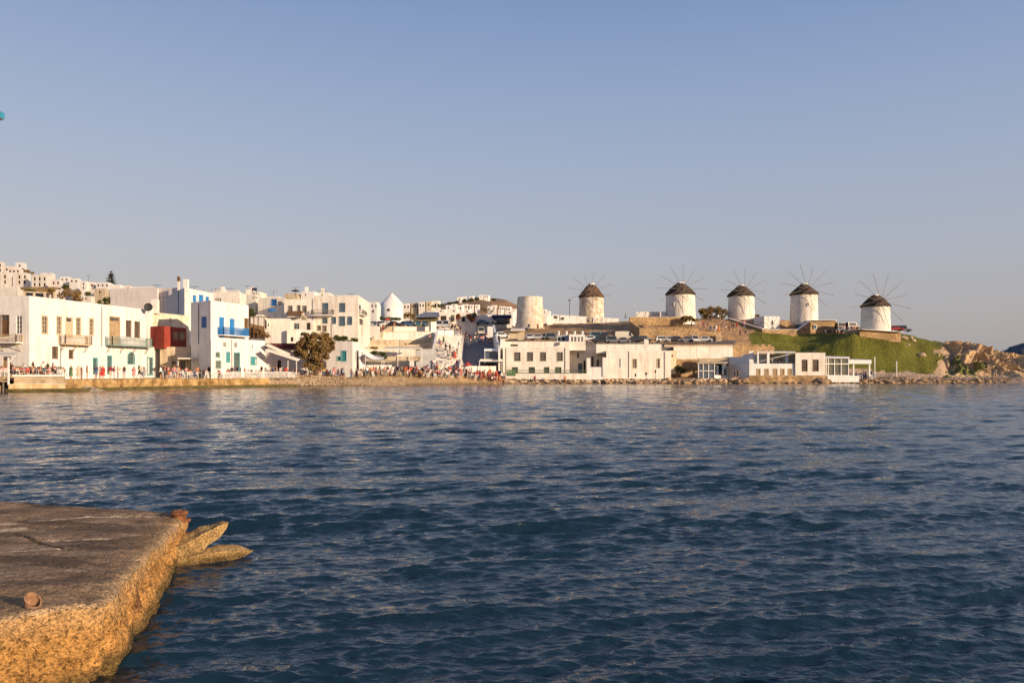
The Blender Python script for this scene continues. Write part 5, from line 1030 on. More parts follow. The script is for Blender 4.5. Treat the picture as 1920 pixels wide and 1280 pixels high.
bld('mill_annexe', 'small white annexe with a blue window beside the fourth mill', [(1483, 221), (1515, 219)], 601, z0=12, depth=4, m=PLASTER, ops={0: [('win', 1491, 1497.5, 609, 614, 'b', 1)]})
wallbox('mill_base_wall', 'round shouldered stone base wall with white coping under the rightmost mill', (1612, 197.6), (1689, 198.8), 618, 628, 7, STONE, cope=PLASTER, pt2=623, pb2=638)
bld('low_white_store', 'long low white store left of the second mill', [(1193, 216), (1237, 216)], 584.5, z0=14, depth=4, m=PLASTER_C, parapet=.15)
bld('low_white_store', 'shorter low white store touching the second mill', [(1237.5, 214), (1255, 214)], 584, z0=14, depth=4, m=PLASTER, parapet=.15, ops={0: [('hole', 1248, 1250, 588, 590)]})
bld('small_white_house', 'small white cube house with one arched window between the third and fourth mills', [(1413, 218), (1433, 214), (1462, 215)], 594.5, z0=12, depth=6, m=PLASTER, ops={0: [('hole', 1426, 1428, 603, 608)], 1: [('win', 1446, 1450, 601, 609, 'y')]})
bld('hill_shed', 'dark brown shed right of the small white cube house', [(1463, 219), (1482, 219)], 600, z0=12, depth=4, m=STONE)
bld('beige_hut', 'small beige hut with an overhanging cream roof above the shore house', [(943, 196), (984, 196)], 622, z0=6, depth=5, m=PLASTER_B, ops={0: [('hole', 948, 954, 626, 630)]})
t = empty('hut_roof', P(968, 618, 196), 'cream overhanging flat roof of the small beige hut', 'roof'); MB().hexa([P(957, 620, 194.5), P(985, 620, 194.5), P(985, 618, 201), P(957, 618, 201)], [P(957, 618, 194.5), P(985, 618, 194.5), P(983, 615, 201), P(960, 615, 201)]).build('slab', CANVAS, t)

# ------------------------------------------------------------------ windmills
def windmill(px, pyb, Y, wpx, py_eave, py_top, label, wall=PLASTER, roof=THATCH, sails=True, hubdx=0.0, reach=None, rot=0.0, holes=(), broken=False, tilt=8, seed=0, yaw=0.0):
    c = P(px, pyb, Y); r = wpx / 2 * Y / F; H = zz(py_eave, Y) - c.z; T = zz(py_top, Y) - zz(py_eave, Y); gz = ground(c.x, c.y) - .8
    t = empty('windmill', (c.x, c.y, gz), label, 'windmill'); b = c.z - gz
    prof = [(r * 1.06, 0), (r * 1.03, b * .7)] + [(r * (1.03 - .06 * k / 6), b + H * k / 6) for k in range(7)]
    MB().lathe((c.x, c.y, gz), prof, 40, .12, seed).build('tower_wall', wall, t, True)
    zE = c.z + H
    if roof:
        n = 44; mb = MB(); mb.lathe((c.x, c.y, zE), [(r * .92, -.05), (r * 1.04, -.2), (r * 1.065, .05), (r * .93, T * .2), (r * .70, T * .46), (r * .46, T * .70), (r * .25, T * .90), (r * .04, T)], n, .34, seed + 3); mb.build('thatch_roof', roof, t, True)
        MB().lathe((c.x, c.y, zE + T * .88), [(r * .27, 0), (r * .28, T * .06), (r * .16, T * .13), (.02, T * .17)], 14, .05, seed).build('roof_cap', PLASTER, t, True)
    for (a, y0, y1, w_, h_) in holes:
        u = (xx(a, Y) - c.x); yv = -math.sqrt(max(.01, r * r - u * u)); n_ = Vector((u, yv, 0)).normalized(); q = Vector((c.x + u, c.y + yv, zz((y0 + y1) / 2, Y - r)))
        f = MB().box((q.x, q.y, q.z), (w_ * Y / F + .3, .3, h_ * Y / F + .3), math.atan2(n_.y, n_.x) + math.pi / 2).build('window', WHITE, t); MB().box((q.x + n_.x * .14, q.y + n_.y * .14, q.z), (w_ * Y / F, .12, h_ * Y / F), math.atan2(n_.y, n_.x) + math.pi / 2).build('pane', GLASS, f)
    if sails:
        ax = Vector((math.sin(R(yaw)), -math.cos(R(yaw)), 0)); ax = (ax * math.cos(R(tilt)) + Vector((0, 0, math.sin(R(tilt))))).normalized()
        hz = zE + T * .12; ctr = Vector((c.x + hubdx * Y / F, c.y, hz)); hub = ctr + ax * (r + 1.0); u = ax.cross(Vector((0, 0, 1))).normalized(); v = u.cross(ax)
        MB().tube(ctr, hub + ax * 2.6, .22, .12).build('axle', BROWN, t); MB().tube(hub - ax * .25, hub + ax * .25, .45).build('hub', BROWN, t)
        tips = []
        for k in range(12):
            a = R(rot + 30 * k); d = u * math.cos(a) + v * math.sin(a); L_ = reach * (1 - (.12 if (k * 7 + seed) % 5 == 0 else 0)); tip = hub + d * L_; tips.append(tip)
            MB().tube(hub, tip, .065, .05, 6).build('spar', SPAR, t)
        for k in range(12):
            mb = MB(); mb.tube(hub + ax * 2.5, tips[k], .008, n=3, caps=False); mb.build('stay_rope', ROPE, t)
            mb = MB(); mb.tube(tips[k], tips[(k + 1) % 12], .007, n=3, caps=False); mb.build('rim_rope', ROPE, t)
    return t
windmill(1109, 602, 250, 46, 557, 531, 'leftmost thatched windmill, with peeling tawny walls and a reddish roof', PEEL, THATCH2, reach=6.9, rot=12, seed=1, yaw=-12)
windmill(1276, 592, 215, 54, 552, 529, 'second thatched windmill from the left, bright white beside the low store', MILLW, THATCH, reach=6.5, rot=2, holes=[(1258, 567, 573, 3, 5)], seed=2, yaw=-5)
windmill(1390, 599, 225, 48, 555, 534, 'middle thatched windmill standing right of the spreading dark tree', MILLW, THATCH, reach=6.5, rot=3, seed=3, yaw=-5)
windmill(1507.5, 602, 222, 49, 552, 531, 'fourth thatched windmill on the stone terrace with white coping', MILLW, THATCH, reach=7.1, rot=15, holes=[(1506, 568, 573, 2, 5)], seed=4, yaw=-8)
windmill(1641.5, 620, 203, 51, 574, 552, 'rightmost thatched windmill at the end of the green slope', MILLW, THATCH, reach=7.2, rot=17, seed=5, yaw=-8)
def ruin_mill():
    px, Y = 994, 236; c = P(px, 605, Y); r = 24.5 * Y / F; t = empty('ruined_mill', (c.x, c.y, c.z - 2), 'roofless cream mill tower with a flat broken top left of the thatched mills', 'windmill')
    H = zz(557, Y) - c.z; MB().lathe((c.x, c.y, c.z - 2), [(r * 1.06, 0), (r * 1.05, 2), (r * 1.03, 2 + H * .3), (r * .99, 2 + H * .6), (r * .95, 2 + H * .96), (r * .93, 2 + H), (r * .78, 2 + H), (r * .78, H)], 44, .22, 8).build('tower_wall', RUIN, t, True)
ruin_mill()
def cone_mill():
    px, Y = 735, 260; c = P(px, 596, Y); r = 20.5 * Y / F; t = empty('conical_mill', (c.x, c.y, c.z - 2), 'all white mill tower with a pointed conical plaster roof', 'windmill')
    H = zz(569, Y) - c.z; T = zz(549, Y) - zz(569, Y); MB().lathe((c.x, c.y, c.z - 2), [(r * 1.05, 0), (r * 1.03, 2), (r, 2 + H)], 36, .06, 2).build('tower_wall', PLASTER, t, True)
    MB().lathe((c.x, c.y, c.z + H), [(r * 1.0, 0), (r * .55, T * .48), (r * .1, T * .93), (.02, T)], 36, .05, 2).build('conical_roof', PLASTER, t, True)
    q = P(729, 581, Y - r * .95); MB().box(tuple(q), (.75, .5, .8)).build('window', HOLE, t)
cone_mill()
for (px, y0, y1, Y, lab) in ((1068, 592, 563, 244, 'lamp post on the hill left of the first thatched mill'), (852, 612, 626, 190, 'green flag pole on the wide stairs')):
    t = empty('lamp_post', P(px, max(y0, y1), Y), lab, 'lamp post'); MB().tube(P(px, max(y0, y1) + 4, Y), P(px, min(y0, y1), Y), .09, n=6).build('post', DARK, t); MB().box(tuple(P(px, min(y0, y1), Y)), (.8, .35, .25)).build('lamp_head', DARK, t)

# ------------------------------------------------------------------ houses on the hills
def hill_row(items, place, base=('white', PLASTER), gname='houses on the left hillside'):
    for i, (px0, px1, pyt, pyb, Y, mk, nw, lab) in enumerate(items):
        m = {'w': PLASTER, 'c': PLASTER_C, 'p': PLASTER_P, 'b': PLASTER_B}[mk]; wpx, hpx = px1 - px0, pyb - pyt; wins = []; s = px1 - wpx * .25
        rows = 2 if hpx > 16 else 1; k = 0
        for r_ in range(rows):
            for c_ in range(nw):
                a = px0 + wpx * .75 * (c_ + .5) / nw; y = pyt + hpx * ((.32 + .42 * r_) if rows == 2 else .42); ww = min(4, wpx * .19); hh = min(6, hpx * .27)
                k += 1; wins.append(('hole', a - ww / 2, a + ww / 2, y - hh / 2, y + hh / 2))
        zb = zz(pyb, Y) - 5; bld('hillside_house', lab, [(px0, Y), (s, Y - wpx * .02), (px1, Y + wpx * Y / F * .8)], pyt, z0=zb, depth=0, m=m, ops={0: wins}, group=gname, parapet=.3)
hill_row([
 (0, 24, 511, 535, 262, 'c', 1, 'cream hillside house with a dark curved balcony at the left edge of the photo'),
 (-14, 10, 491, 512, 300, 'c', 2, 'hilltop house cut by the left edge of the photo'),
 (8, 30, 499, 514, 292, 'c', 2, 'pale hilltop house second from the left edge'),
 (28, 50, 492.5, 506, 300, 'w', 1, 'bright white house at the very top of the left hill'),
 (15, 44, 503, 516, 284, 'p', 3, 'low pinkish hillside house under the topmost white one'),
 (31, 58, 512, 535, 262, 'c', 2, 'two storey house with a pergola porch on the left hill'),
 (60, 97, 515, 540, 258, 'c', 3, 'wide two storey cream house with six windows on the left hill'),
 (76, 104, 512, 526, 270, 'c', 1, 'cream house peeping behind the wide six windowed one'),
 (96, 118, 524, 540, 252, 'p', 2, 'pinkish house right of the wide six windowed one'),
 (22, 38, 537, 546, 235, 'w', 0, 'little white shed roof below the pergola porch house'),
 (104, 122, 543, 556, 232, 'p', 1, 'small pinkish cottage left of the brown thicket'),
 (112, 134, 519, 532, 268, 'w', 2, 'white hillside cubes left of the purple shaded wall'),
 (130, 152, 522, 534, 264, 'w', 2, 'white hillside house right of the small cubes'),
 (150, 166, 527, 544, 256, 'w', 1, 'narrow white house on the slope left of the fir tree'),
 (158, 182, 529, 543, 258, 'p', 2, 'shaded lilac house on the slope left of the fir tree'),
 (180, 212, 529.5, 543, 256, 'w', 3, 'white house with three windows right under the fir tree'),
 (206, 232, 534, 548, 250, 'w', 0, 'low white roof right of the fir tree'),
 (226, 250, 536, 546, 262, 'p', 2, 'low row of roofs above the pinkish back wall, left part'),
 (248, 300, 538, 546, 262, 'w', 0, 'long low roof above the pinkish back wall, right part'),
 (176, 204, 541, 556, 240, 'b', 1, 'ochre house front below the three windowed white house'),
 (150, 178, 555, 566, 225, 'c', 1, 'low cream house directly over the left house roof'),
 (0, 44, 541, 556, 200, 'c', 0, 'cream rounded terrace wall behind the left house roof'),
 (168, 196, 543, 557, 246, 'p', 1, 'pinkish block in the middle of the left slope')], 'left')
wallbox('hill_terrace', 'dry brown terrace bank below the wide six windowed house', (38, 246), (104, 246), 538, 547, 3, mat('dry_bank', (.26, .17, .085), .95, .6, .2))
for i, (px, py, rx, ry, Y, lab) in enumerate([(8, 517, 9, 3, 275, 'shrubs at the left edge between the hill houses'), (27, 541, 6, 4, 240, 'shrub beside the little white shed roof'), (56, 545, 10, 3, 238, 'low scrub on the dry terrace bank'), (98, 545, 9, 4, 238, 'dark scrub right of the dry terrace bank'), (122, 538, 7, 5, 248, 'olive tree in a gap of the left slope'), (146, 548, 6, 5, 236, 'dark shrub above the low cream house'), (165, 552, 6, 5, 238, 'shrub between the pinkish blocks'), (106, 530, 4, 3, 262, 'small bush beside the pinkish hill house')]):
    tree('shrub', lab, px, py + ry, Y, [(px, py, rx, ry, 0), (px + rx * .5, py + 1, rx * .6, ry * .8, 0)], 600, .3, LEAF_OL if i % 2 else LEAF_G, .06, cat='shrub', seed=80 + i)
# white framed terrace over the left house roof
t = empty('open_terrace', P(70, 556, 195), 'white framed open terrace directly above the left house roof', 'terrace')
for a in (46, 64, 84, 102): MB().bar(P(a, 563, 195), P(a, 547, 195), .4).build('pillar', PALEW, t)
MB().bar(P(44, 547, 195), P(86, 549, 195), .35).build('beam', PALEW, t)
for a0, a1 in ((48, 62), (66, 82)): MB().hexa([P(a0, 559, 196), P(a1, 559, 196), P(a1, 559, 196.4), P(a0, 559, 196.4)], [P(a0, 549, 196), P(a1, 549, 196), P(a1, 549, 196.4), P(a0, 549, 196.4)]).build('dark_glazing', GLASSB, t)
far = []
hill_row([
 (756, 772, 569, 584, 352, 'c', 2, 'cream far house just right of the white conical mill'),
 (771, 786, 568, 582, 352, 'b', 2, 'ochre far house second from the white conical mill'),
 (785, 800, 566, 582, 350, 'c', 2, 'cream far house with dark upper openings left of the dark bushes'),
 (799, 812, 565, 580, 350, 'b', 1, 'ochre far house beside the pale end house'),
 (811, 826, 564, 580, 352, 'c', 1, 'pale end house of the far row'),
 (846, 858, 570, 578, 420, 'w', 1, 'white house low on the left of the far hill'),
 (836, 848, 572, 584, 400, 'w', 1, 'white house at the left foot of the far hill'),
 (857, 868, 557, 567, 560, 'w', 1, 'white house with one dark arch on the far hilltop'),
 (867, 876, 556, 562, 570, 'w', 0, 'small white house second on the far hilltop'),
 (880, 890, 555, 562, 570, 'w', 1, 'white house in the middle of the far hilltop'),
 (898, 908, 553, 560, 575, 'w', 1, 'bright white house near the right of the far hilltop'),
 (907, 919, 553.5, 560, 575, 'w', 2, 'rightmost bright white house on the far hilltop'),
 (855, 870, 572, 586, 430, 'w', 2, 'white house in the far middle row, leftmost'),
 (866, 880, 570, 583, 436, 'c', 2, 'cream house in the far middle row with small windows'),
 (880, 890, 571, 582, 436, 'w', 1, 'white twin house in the far middle row, left twin'),
 (890.5, 900, 571, 582, 436, 'w', 1, 'white twin house in the far middle row, right twin'),
 (870, 884, 580, 590, 400, 'w', 1, 'white house with a broad blue window below the twin houses'),
 (845, 860, 578, 590, 380, 'w', 1, 'white house left below the far middle row'),
 (922, 932, 572, 586, 430, 'c', 1, 'tall cream house with arched windows on the far slope'),
 (914, 924, 574, 584, 440, 'w', 1, 'low white house left of the tall arched one on the far slope'),
 (936, 948, 574, 585, 430, 'w', 2, 'white house with dark terraces on the right far slope'),
 (934, 944, 581, 590, 400, 'w', 1, 'white house low on the right far slope'),
 (947, 960, 575, 586, 430, 'w', 2, 'white house right of the dark terraces on the far slope'),
 (950, 966, 583, 592, 400, 'w', 1, 'white house beside the ruined mill foot, front'),
 (958, 970, 579, 588, 420, 'w', 1, 'white house touching the ruined mill outline'),
 (1018, 1026, 580, 592, 420, 'w', 1, 'white far house just right of the ruined mill'),
 (1025, 1033, 583, 594, 410, 'w', 0, 'small white far house second right of the ruined mill'),
 (694, 706, 567, 578, 330, 'w', 2, 'white far house between the hotel and the conical mill'),
 (702, 716, 573, 590, 320, 'w', 2, 'white far terraces left of the conical mill'),
 (800, 822, 583, 590, 300, 'w', 2, 'low white house above the grey pavilion roof'),
 (820, 838, 580, 588, 320, 'p', 1, 'lilac shaded house above the grey pavilion roof')], 'far', gname='houses on the far hill')
for i, (px, py, rx, ry, lab) in enumerate([(858, 566, 5, 2, 'bush left on the far hilltop'), (871, 563, 4, 2.4, 'bush second on the far hilltop'), (883, 562, 6, 3, 'tree clump in the middle of the far hilltop'), (894, 560, 5, 3, 'tree clump right on the far hilltop'), (926, 562, 5, 1.5, 'low bush on the right shoulder of the far hill'), (846, 568, 8, 1.5, 'low bushes on the left shoulder of the far hill')]):
    tree('far_tree', lab, px, py + ry, 560, [(px, py, rx, ry, 0)], 260, .6, LEAF_G, .2, group='trees on the far hilltop', seed=60 + i)
# blue beam end of a balcony at the left edge of the photo, on the house it belongs to
bw = empty('balcony_house', (-11.6, 12.6, .5), 'blue painted balcony beam of a house jutting in at the left edge against the sky', 'house')
MB().box((-12.0, 13.2, 4.2), (4.0, 1.6, 7.6)).build('wall', PLASTER, bw)
zb_ = zz(216.5, 12.6); MB().bar((-10.2, 12.6, zb_), (xx(5, 12.6), 12.6, zb_), .10).build('beam', mat('turquoise_paint', (.05, .30, .45), .5, 5, .1), bw); MB().bar((-10.2, 12.6, zb_ - .062), (xx(4.5, 12.6), 12.6, zb_ - .062), .05, .02).build('metal_strap', GREYM, bw)
# ------------------------------------------------------------------ cars
def car_mats():
    return {k: mat('car_paint_' + k, c, .35, 1, .05, spec=.5) for k, c in dict(white=(.62, .60, .57), silver=(.36, .37, .39), black=(.025, .025, .03), blue=(.04, .09, .19), teal=(.05, .17, .24), red=(.32, .03, .03), grey=(.14, .145, .16), cream=(.60, .54, .44)).items()}
CM = car_mats(); TYRE = mat('tyre_rubber', (.02, .02, .02), .9, 2, .1); CGL = mat('car_glass', (.02, .025, .03), .08, 1, .1, spec=.7); LAMP = mat('lamp_lens', (.6, .55, .5), .3, 1, .05); TAIL = mat('tail_lens', (.35, .02, .02), .3, 1, .05)
def car(kind, c, px, py, Y, rz, label, group='cars parked above the bay'):
    """kind: car, hatch, van; rz in degrees, 0 = nose to the right"""
    x, y = xx(px, Y), Y; z = zz(py, Y); L_, Wd, H_ = {'car': (4.3, 1.7, 1.42), 'hatch': (3.7, 1.62, 1.48), 'van': (5.0, 1.9, 2.2), 'jeep': (3.9, 1.7, 1.75)}[kind]
    name = 'parked_van' if kind == 'van' else 'parked_car'; t = empty(name, (x, y, z), label, 'van' if kind == 'van' else 'car', group); ca, sa = math.cos(R(rz)), math.sin(R(rz))
    T = lambda a, b_, h: Vector((x + a * ca - b_ * sa, y + a * sa + b_ * ca, z + h)); h = L_ / 2; w = Wd / 2; bl = .82 if kind != 'van' else 1.0
    low = [(-h, .30), (-h, bl * .92), (-h * .93, bl), (h * .55, bl * .98), (h * .93, bl * .80), (h, bl * .62), (h, .30)]
    top = {'car': [(-h * .72, bl), (-h * .45, H_ - .03), (-h * .1, H_), (h * .12, H_ - .04), (h * .50, bl)], 'hatch': [(-h * .97, bl), (-h * .82, H_ - .05), (-h * .2, H_), (h * .15, H_ - .05), (h * .56, bl)],
           'van': [(-h, bl), (-h * .97, H_ - .05), (-h * .3, H_), (h * .42, H_ - .06), (h * .80, bl)], 'jeep': [(-h * .97, bl), (-h * .95, H_ - .03), (0, H_), (h * .28, H_ - .04), (h * .42, bl)]}[kind]
    def prism(mb, pr, w0, w1, base):
        k = len(pr); vs = []
        for s_ in (-1, 1):
            for a, q in pr: f = w0 + (w1 - w0) * max(0, (q - base) / max(.01, H_ - base)); vs.append(T(a, s_ * f, q))
        mb.add(vs, [tuple(range(k))[::-1], tuple(range(k, 2 * k))] + [(i, (i + 1) % k, k + (i + 1) % k, k + i) for i in range(k)])
    mb = MB(); prism(mb, low, w, w, 9); prism(mb, top, w * .96, w * .80, bl); mb.build('body', CM[c], t)
    tx = lambda f, q: T(f, 0, q)
    # side glass, windscreen and rear glass, set 1 cm proud of the cabin
    for s_ in (-1, 1):
        a0, a1 = (top[0][0] + top[1][0]) / 2 + .18, (top[-1][0] + top[-2][0]) / 2 - .12
        if kind == 'van': a0 = h * .30
        q0, q1 = bl + .06, H_ - .14; f0, f1 = w * .96 + .005, w * (.96 - .16 * (q1 - bl) / (H_ - bl)) + .005
        MB().add([T(a0, s_ * f0, q0), T(a1 + .1, s_ * f0, q0), T(a1 - .2, s_ * f1, q1), T(a0 + .12, s_ * f1, q1)], [(0, 1, 2, 3)]).build('side_window', CGL, t)
    for (p0, p1, nm) in ((top[-1], top[-2], 'windscreen'), (top[0], top[1], 'rear_window')):
        sg = 1 if nm == 'windscreen' else -1; e = .012 * sg; d0, d1 = .1, .88
        a = [(p0[0] + (p1[0] - p0[0]) * d + e, p0[1] + (p1[1] - p0[1]) * d + .012) for d in (d0, d1)]
        MB().add([T(a[0][0], -w * .86, a[0][1]), T(a[0][0], w * .86, a[0][1]), T(a[1][0], w * .72, a[1][1]), T(a[1][0], -w * .72, a[1][1])], [(0, 1, 2, 3)]).build(nm, CGL, t)
    for a in (-h * .64, h * .62):
        for s_ in (-1, 1): MB().tube(T(a, s_ * (w - .16), .31), T(a, s_ * (w + .02), .31), .31, n=12).build('wheel', TYRE, t)
    for s_ in (-1, 1):
        MB().box(tuple(T(h + .01, s_ * w * .72, bl * .66)), (.05, .3, .16), R(rz)).build('headlight', LAMP, t); MB().box(tuple(T(-h - .01, s_ * w * .78, bl * .8)), (.05, .2, .22), R(rz)).build('taillight', TAIL, t)
    return t
for a in [
 ('car', 'silver', 702, 611.5, 224, 8, 'silver car nearest the hotel in the upper row'), ('hatch', 'white', 717, 611.5, 224, 12, 'white hatchback beside the red parasol in the upper row'),
 ('car', 'black', 740, 611.5, 224, -10, 'black car just right of the red parasol'), ('car', 'grey', 756, 611.5, 225, 185, 'dark grey car in the middle of the upper row'),
 ('hatch', 'blue', 770, 611.5, 224, 5, 'blue hatchback in the right half of the upper row'), ('car', 'teal', 785, 611.5, 224, 175, 'teal blue car near the right end of the upper row'), ('car', 'blue', 799, 611.5, 225, 8, 'dark blue car at the right end of the upper row'),
 ('van', 'white', 824, 614.5, 236, -88, 'white van facing the bay, left of the pair by the pillar'), ('van', 'white', 837, 614.5, 236, -92, 'white van facing the bay, right of the pair by the pillar'),
 ('van', 'cream', 902, 627.5, 226, -86, 'cream van facing down the dark ramp'),
 ('car', 'teal', 905, 608, 250, 4, 'teal car behind the crowd on the plaza'), ('car', 'silver', 858, 606.5, 252, 4, 'silver car in front of the small rusty red tree'),
 ('jeep', 'black', 943, 607, 240, 4, 'black jeep under the navy awning'), ('car', 'cream', 932, 607, 242, 184, 'cream car left of the black jeep under the navy awning'),
 ('hatch', 'silver', 940, 634, 195, 30, 'silver hatchback half hidden beside the ramp wall'),
 ('hatch', 'white', 992, 637, 192, -80, 'white hatchback facing the bay above the shore house'), ('car', 'silver', 1010, 637, 192, 5, 'silver car above the left half of the shore house'), ('car', 'black', 1023, 637, 193, -84, 'black car between the silver one and the grey estate'),
 ('jeep', 'grey', 1036, 637.5, 192, 4, 'grey estate car left of the roof shed'), ('car', 'white', 1104, 640, 189, 184, 'white car just right of the glazed roof pavilion'),
 ('jeep', 'teal', 1112, 635.5, 194, 184, 'teal pickup in the shade behind the white car'), ('car', 'black', 1134, 636, 194, 4, 'black car in the shade left of the big van'),
 ('van', 'cream', 1172, 638, 193, 0, 'big cream delivery van in front of the stone wall'), ('car', 'black', 1128, 643, 187.5, 4, 'black car at the roof edge of the pale shore house'), ('jeep', 'grey', 1150, 643.5, 187.5, 4, 'grey boxy jeep at the roof edge below the cream van'),
 ('car', 'grey', 1165, 643.5, 188, 186, 'grey car right of the boxy jeep'), ('car', 'black', 1193, 640.5, 190, 5, 'black car just right of the cream delivery van'), ('hatch', 'grey', 1208, 640.5, 191, 5, 'grey hatchback left of the broken white wall stubs'),
 ('hatch', 'white', 1243, 641.5, 190.5, 4, 'white hatchback below the golden stone wall, leftmost'), ('car', 'silver', 1258, 641.5, 190.5, 4, 'silver car below the golden stone wall'), ('hatch', 'black', 1271, 641.5, 190.5, 4, 'black hatchback below the golden stone wall'),
 ('car', 'grey', 1286, 641.5, 190.5, 184, 'grey car below the golden stone wall, right part'), ('jeep', 'white', 1302, 642, 190.5, -85, 'white jeep facing the bay on the upper road'), ('car', 'silver', 1318, 641, 192, 184, 'silver car at the right end of the upper road'),
 ('jeep', 'black', 1580, 617, 214, 10, 'black jeep left of the rightmost windmill'), ('jeep', 'grey', 1599, 616.5, 214, 12, 'grey jeep touching the scooters left of the rightmost windmill'),
 ('car', 'red', 1678, 620.5, 208, -8, 'dark red car right of the rightmost windmill'), ('jeep', 'grey', 1694, 622, 214, -10, 'small grey pickup behind the dark red car')]:
    a = list(a); car(a[0], a[1], a[2], a[3], a[4], a[5], a[6])
# scooters
def scooter(px, py, Y, rz, label, c):
    p = P(px, py, Y); t = empty('scooter', p, label, 'scooter', 'scooters near the rightmost windmill'); ca, sa = math.cos(R(rz)), math.sin(R(rz)); T = lambda a, b_, h: (p.x + a * ca - b_ * sa, p.y + a * sa + b_ * ca, p.z + h)
    for a in (-.6, .6): MB().tube(T(a, -.06, .25), T(a, .06, .25), .25, n=10).build('wheel', TYRE, t)
    mb = MB(); mb.bar(T(-.7, 0, .55), T(.05, 0, .6), .3, .3); mb.bar(T(-.05, 0, .3), T(.45, 0, .3), .28, .1); mb.bar(T(.42, 0, .25), T(.6, 0, .95), .3, .1); mb.build('body', CM[c], t)
    MB().bar(T(-.7, 0, .76), T(.05, 0, .76), .26, .1).build('seat', DARK, t); MB().bar(T(.55, -.32, 1.02), T(.55, .32, 1.02), .05).build('handlebar', DARK, t)
for i, (px, Y, c, l) in enumerate(((1549, 207, 'grey', 'grey scooter, leftmost below the stone terrace wall'), (1556, 207.5, 'black', 'black scooter, second from left below the stone terrace wall'), (1564, 208, 'grey', 'grey scooter in the middle of the row of scooters'), (1571, 208.5, 'black', 'black scooter right of the middle of the row'), (1578, 209, 'red', 'red scooter at the right end of the row'))):
    scooter(px, 624.5, Y, 30 + i * 14, l, c)

# ------------------------------------------------------------------ people
def pose(kind):
    """joint positions of a 1.7 m figure facing -Y: (verts, radii, edges, bone names)"""
    J = dict(pel=(0, 0, .95), sp=(0, .01, 1.15), ch=(0, .01, 1.34), nk=(0, 0, 1.47), hd=(0, -.015, 1.58), tp=(0, -.01, 1.66))
    for s, a in ((-1, 'l'), (1, 'r')):
        J['sh' + a] = (s * .17, .01, 1.40); J['el' + a] = (s * .23, .03, 1.13); J['wr' + a] = (s * .24, -.05, .90); J['ha' + a] = (s * .24, -.08, .80)
        J['hp' + a] = (s * .09, 0, .90); J['kn' + a] = (s * .10, -.02, .50); J['an' + a] = (s * .10, .02, .09); J['to' + a] = (s * .11, -.14, .04)
    u = lambda **k: J.update(k)
    if kind == 'walk': u(knl=(-.09, -.16, .52), anl=(-.09, -.18, .10), tol=(-.09, -.33, .05), knr=(.09, .06, .50), anr=(.09, .30, .16), tor=(.09, .20, .05), ell=(-.23, .14, 1.14), wrl=(-.23, .20, .93), hal=(-.23, .20, .83), elr=(.23, -.08, 1.14), wrr=(.22, -.26, .98), har=(.21, -.33, .93))
    if kind == 'photo': u(ell=(-.27, -.12, 1.17), wrl=(-.12, -.30, 1.36), hal=(-.05, -.34, 1.44), elr=(.27, -.12, 1.17), wrr=(.12, -.30, 1.36), har=(.05, -.34, 1.44))
    if kind == 'hip': u(ell=(-.36, .06, 1.18), wrl=(-.20, -.06, 1.0), hal=(-.13, -.10, .98), knr=(.14, -.10, .51), anr=(.18, -.02, .09), tor=(.22, -.17, .04))
    if kind in ('sit', 'lean'):
        dz = -.47; 
        for k in list(J): 
            if k[:2] not in ('kn', 'an', 'to'): x, y, z = J[k]; J[k] = (x, y, z + dz)
        for s, a in ((-1, 'l'), (1, 'r')): J['kn' + a] = (s * .12, -.42, .50); J['an' + a] = (s * .12, -.44, .09); J['to' + a] = (s * .12, -.58, .04); J['el' + a] = (s * .24, -.08, .70); J['wr' + a] = (s * .17, -.30, .70); J['ha' + a] = (s * .14, -.38, .72)
        if kind == 'lean':
            for k in ('sp', 'ch', 'nk', 'hd', 'tp', 'shl', 'shr'): x, y, z = J[k]; J[k] = (x, y - (z - .48) * .35, z - .03)
    if kind == 'bend':
        for k in ('sp', 'ch', 'nk', 'hd', 'tp', 'shl', 'shr'): x, y, z = J[k]; q = z - .95; J[k] = (x, -q * .85, .95 + q * .45)
        for s, a in ((-1, 'l'), (1, 'r')): J['el' + a] = (s * .22, -.44, .86); J['wr' + a] = (s * .18, -.50, .62); J['ha' + a] = (s * .16, -.52, .53); J['kn' + a] = (s * .15, -.05, .49)
    rad = dict(pel=.15, sp=.13, ch=.15, nk=.062, hd=.10, tp=.085, sh=.075, el=.048, wr=.036, ha=.045, hp=.095, kn=.068, an=.045, to=.045)
    E = [('pel', 'sp'), ('sp', 'ch'), ('ch', 'nk'), ('nk', 'hd'), ('hd', 'tp')]
    for a in 'lr': E += [('ch', 'sh' + a), ('sh' + a, 'el' + a), ('el' + a, 'wr' + a), ('wr' + a, 'ha' + a), ('pel', 'hp' + a), ('hp' + a, 'kn' + a), ('kn' + a, 'an' + a), ('an' + a, 'to' + a)]
    K = list(J); return K, [J[k] for k in K], [rad.get(k, rad.get(k[:2], .05)) for k in K], E
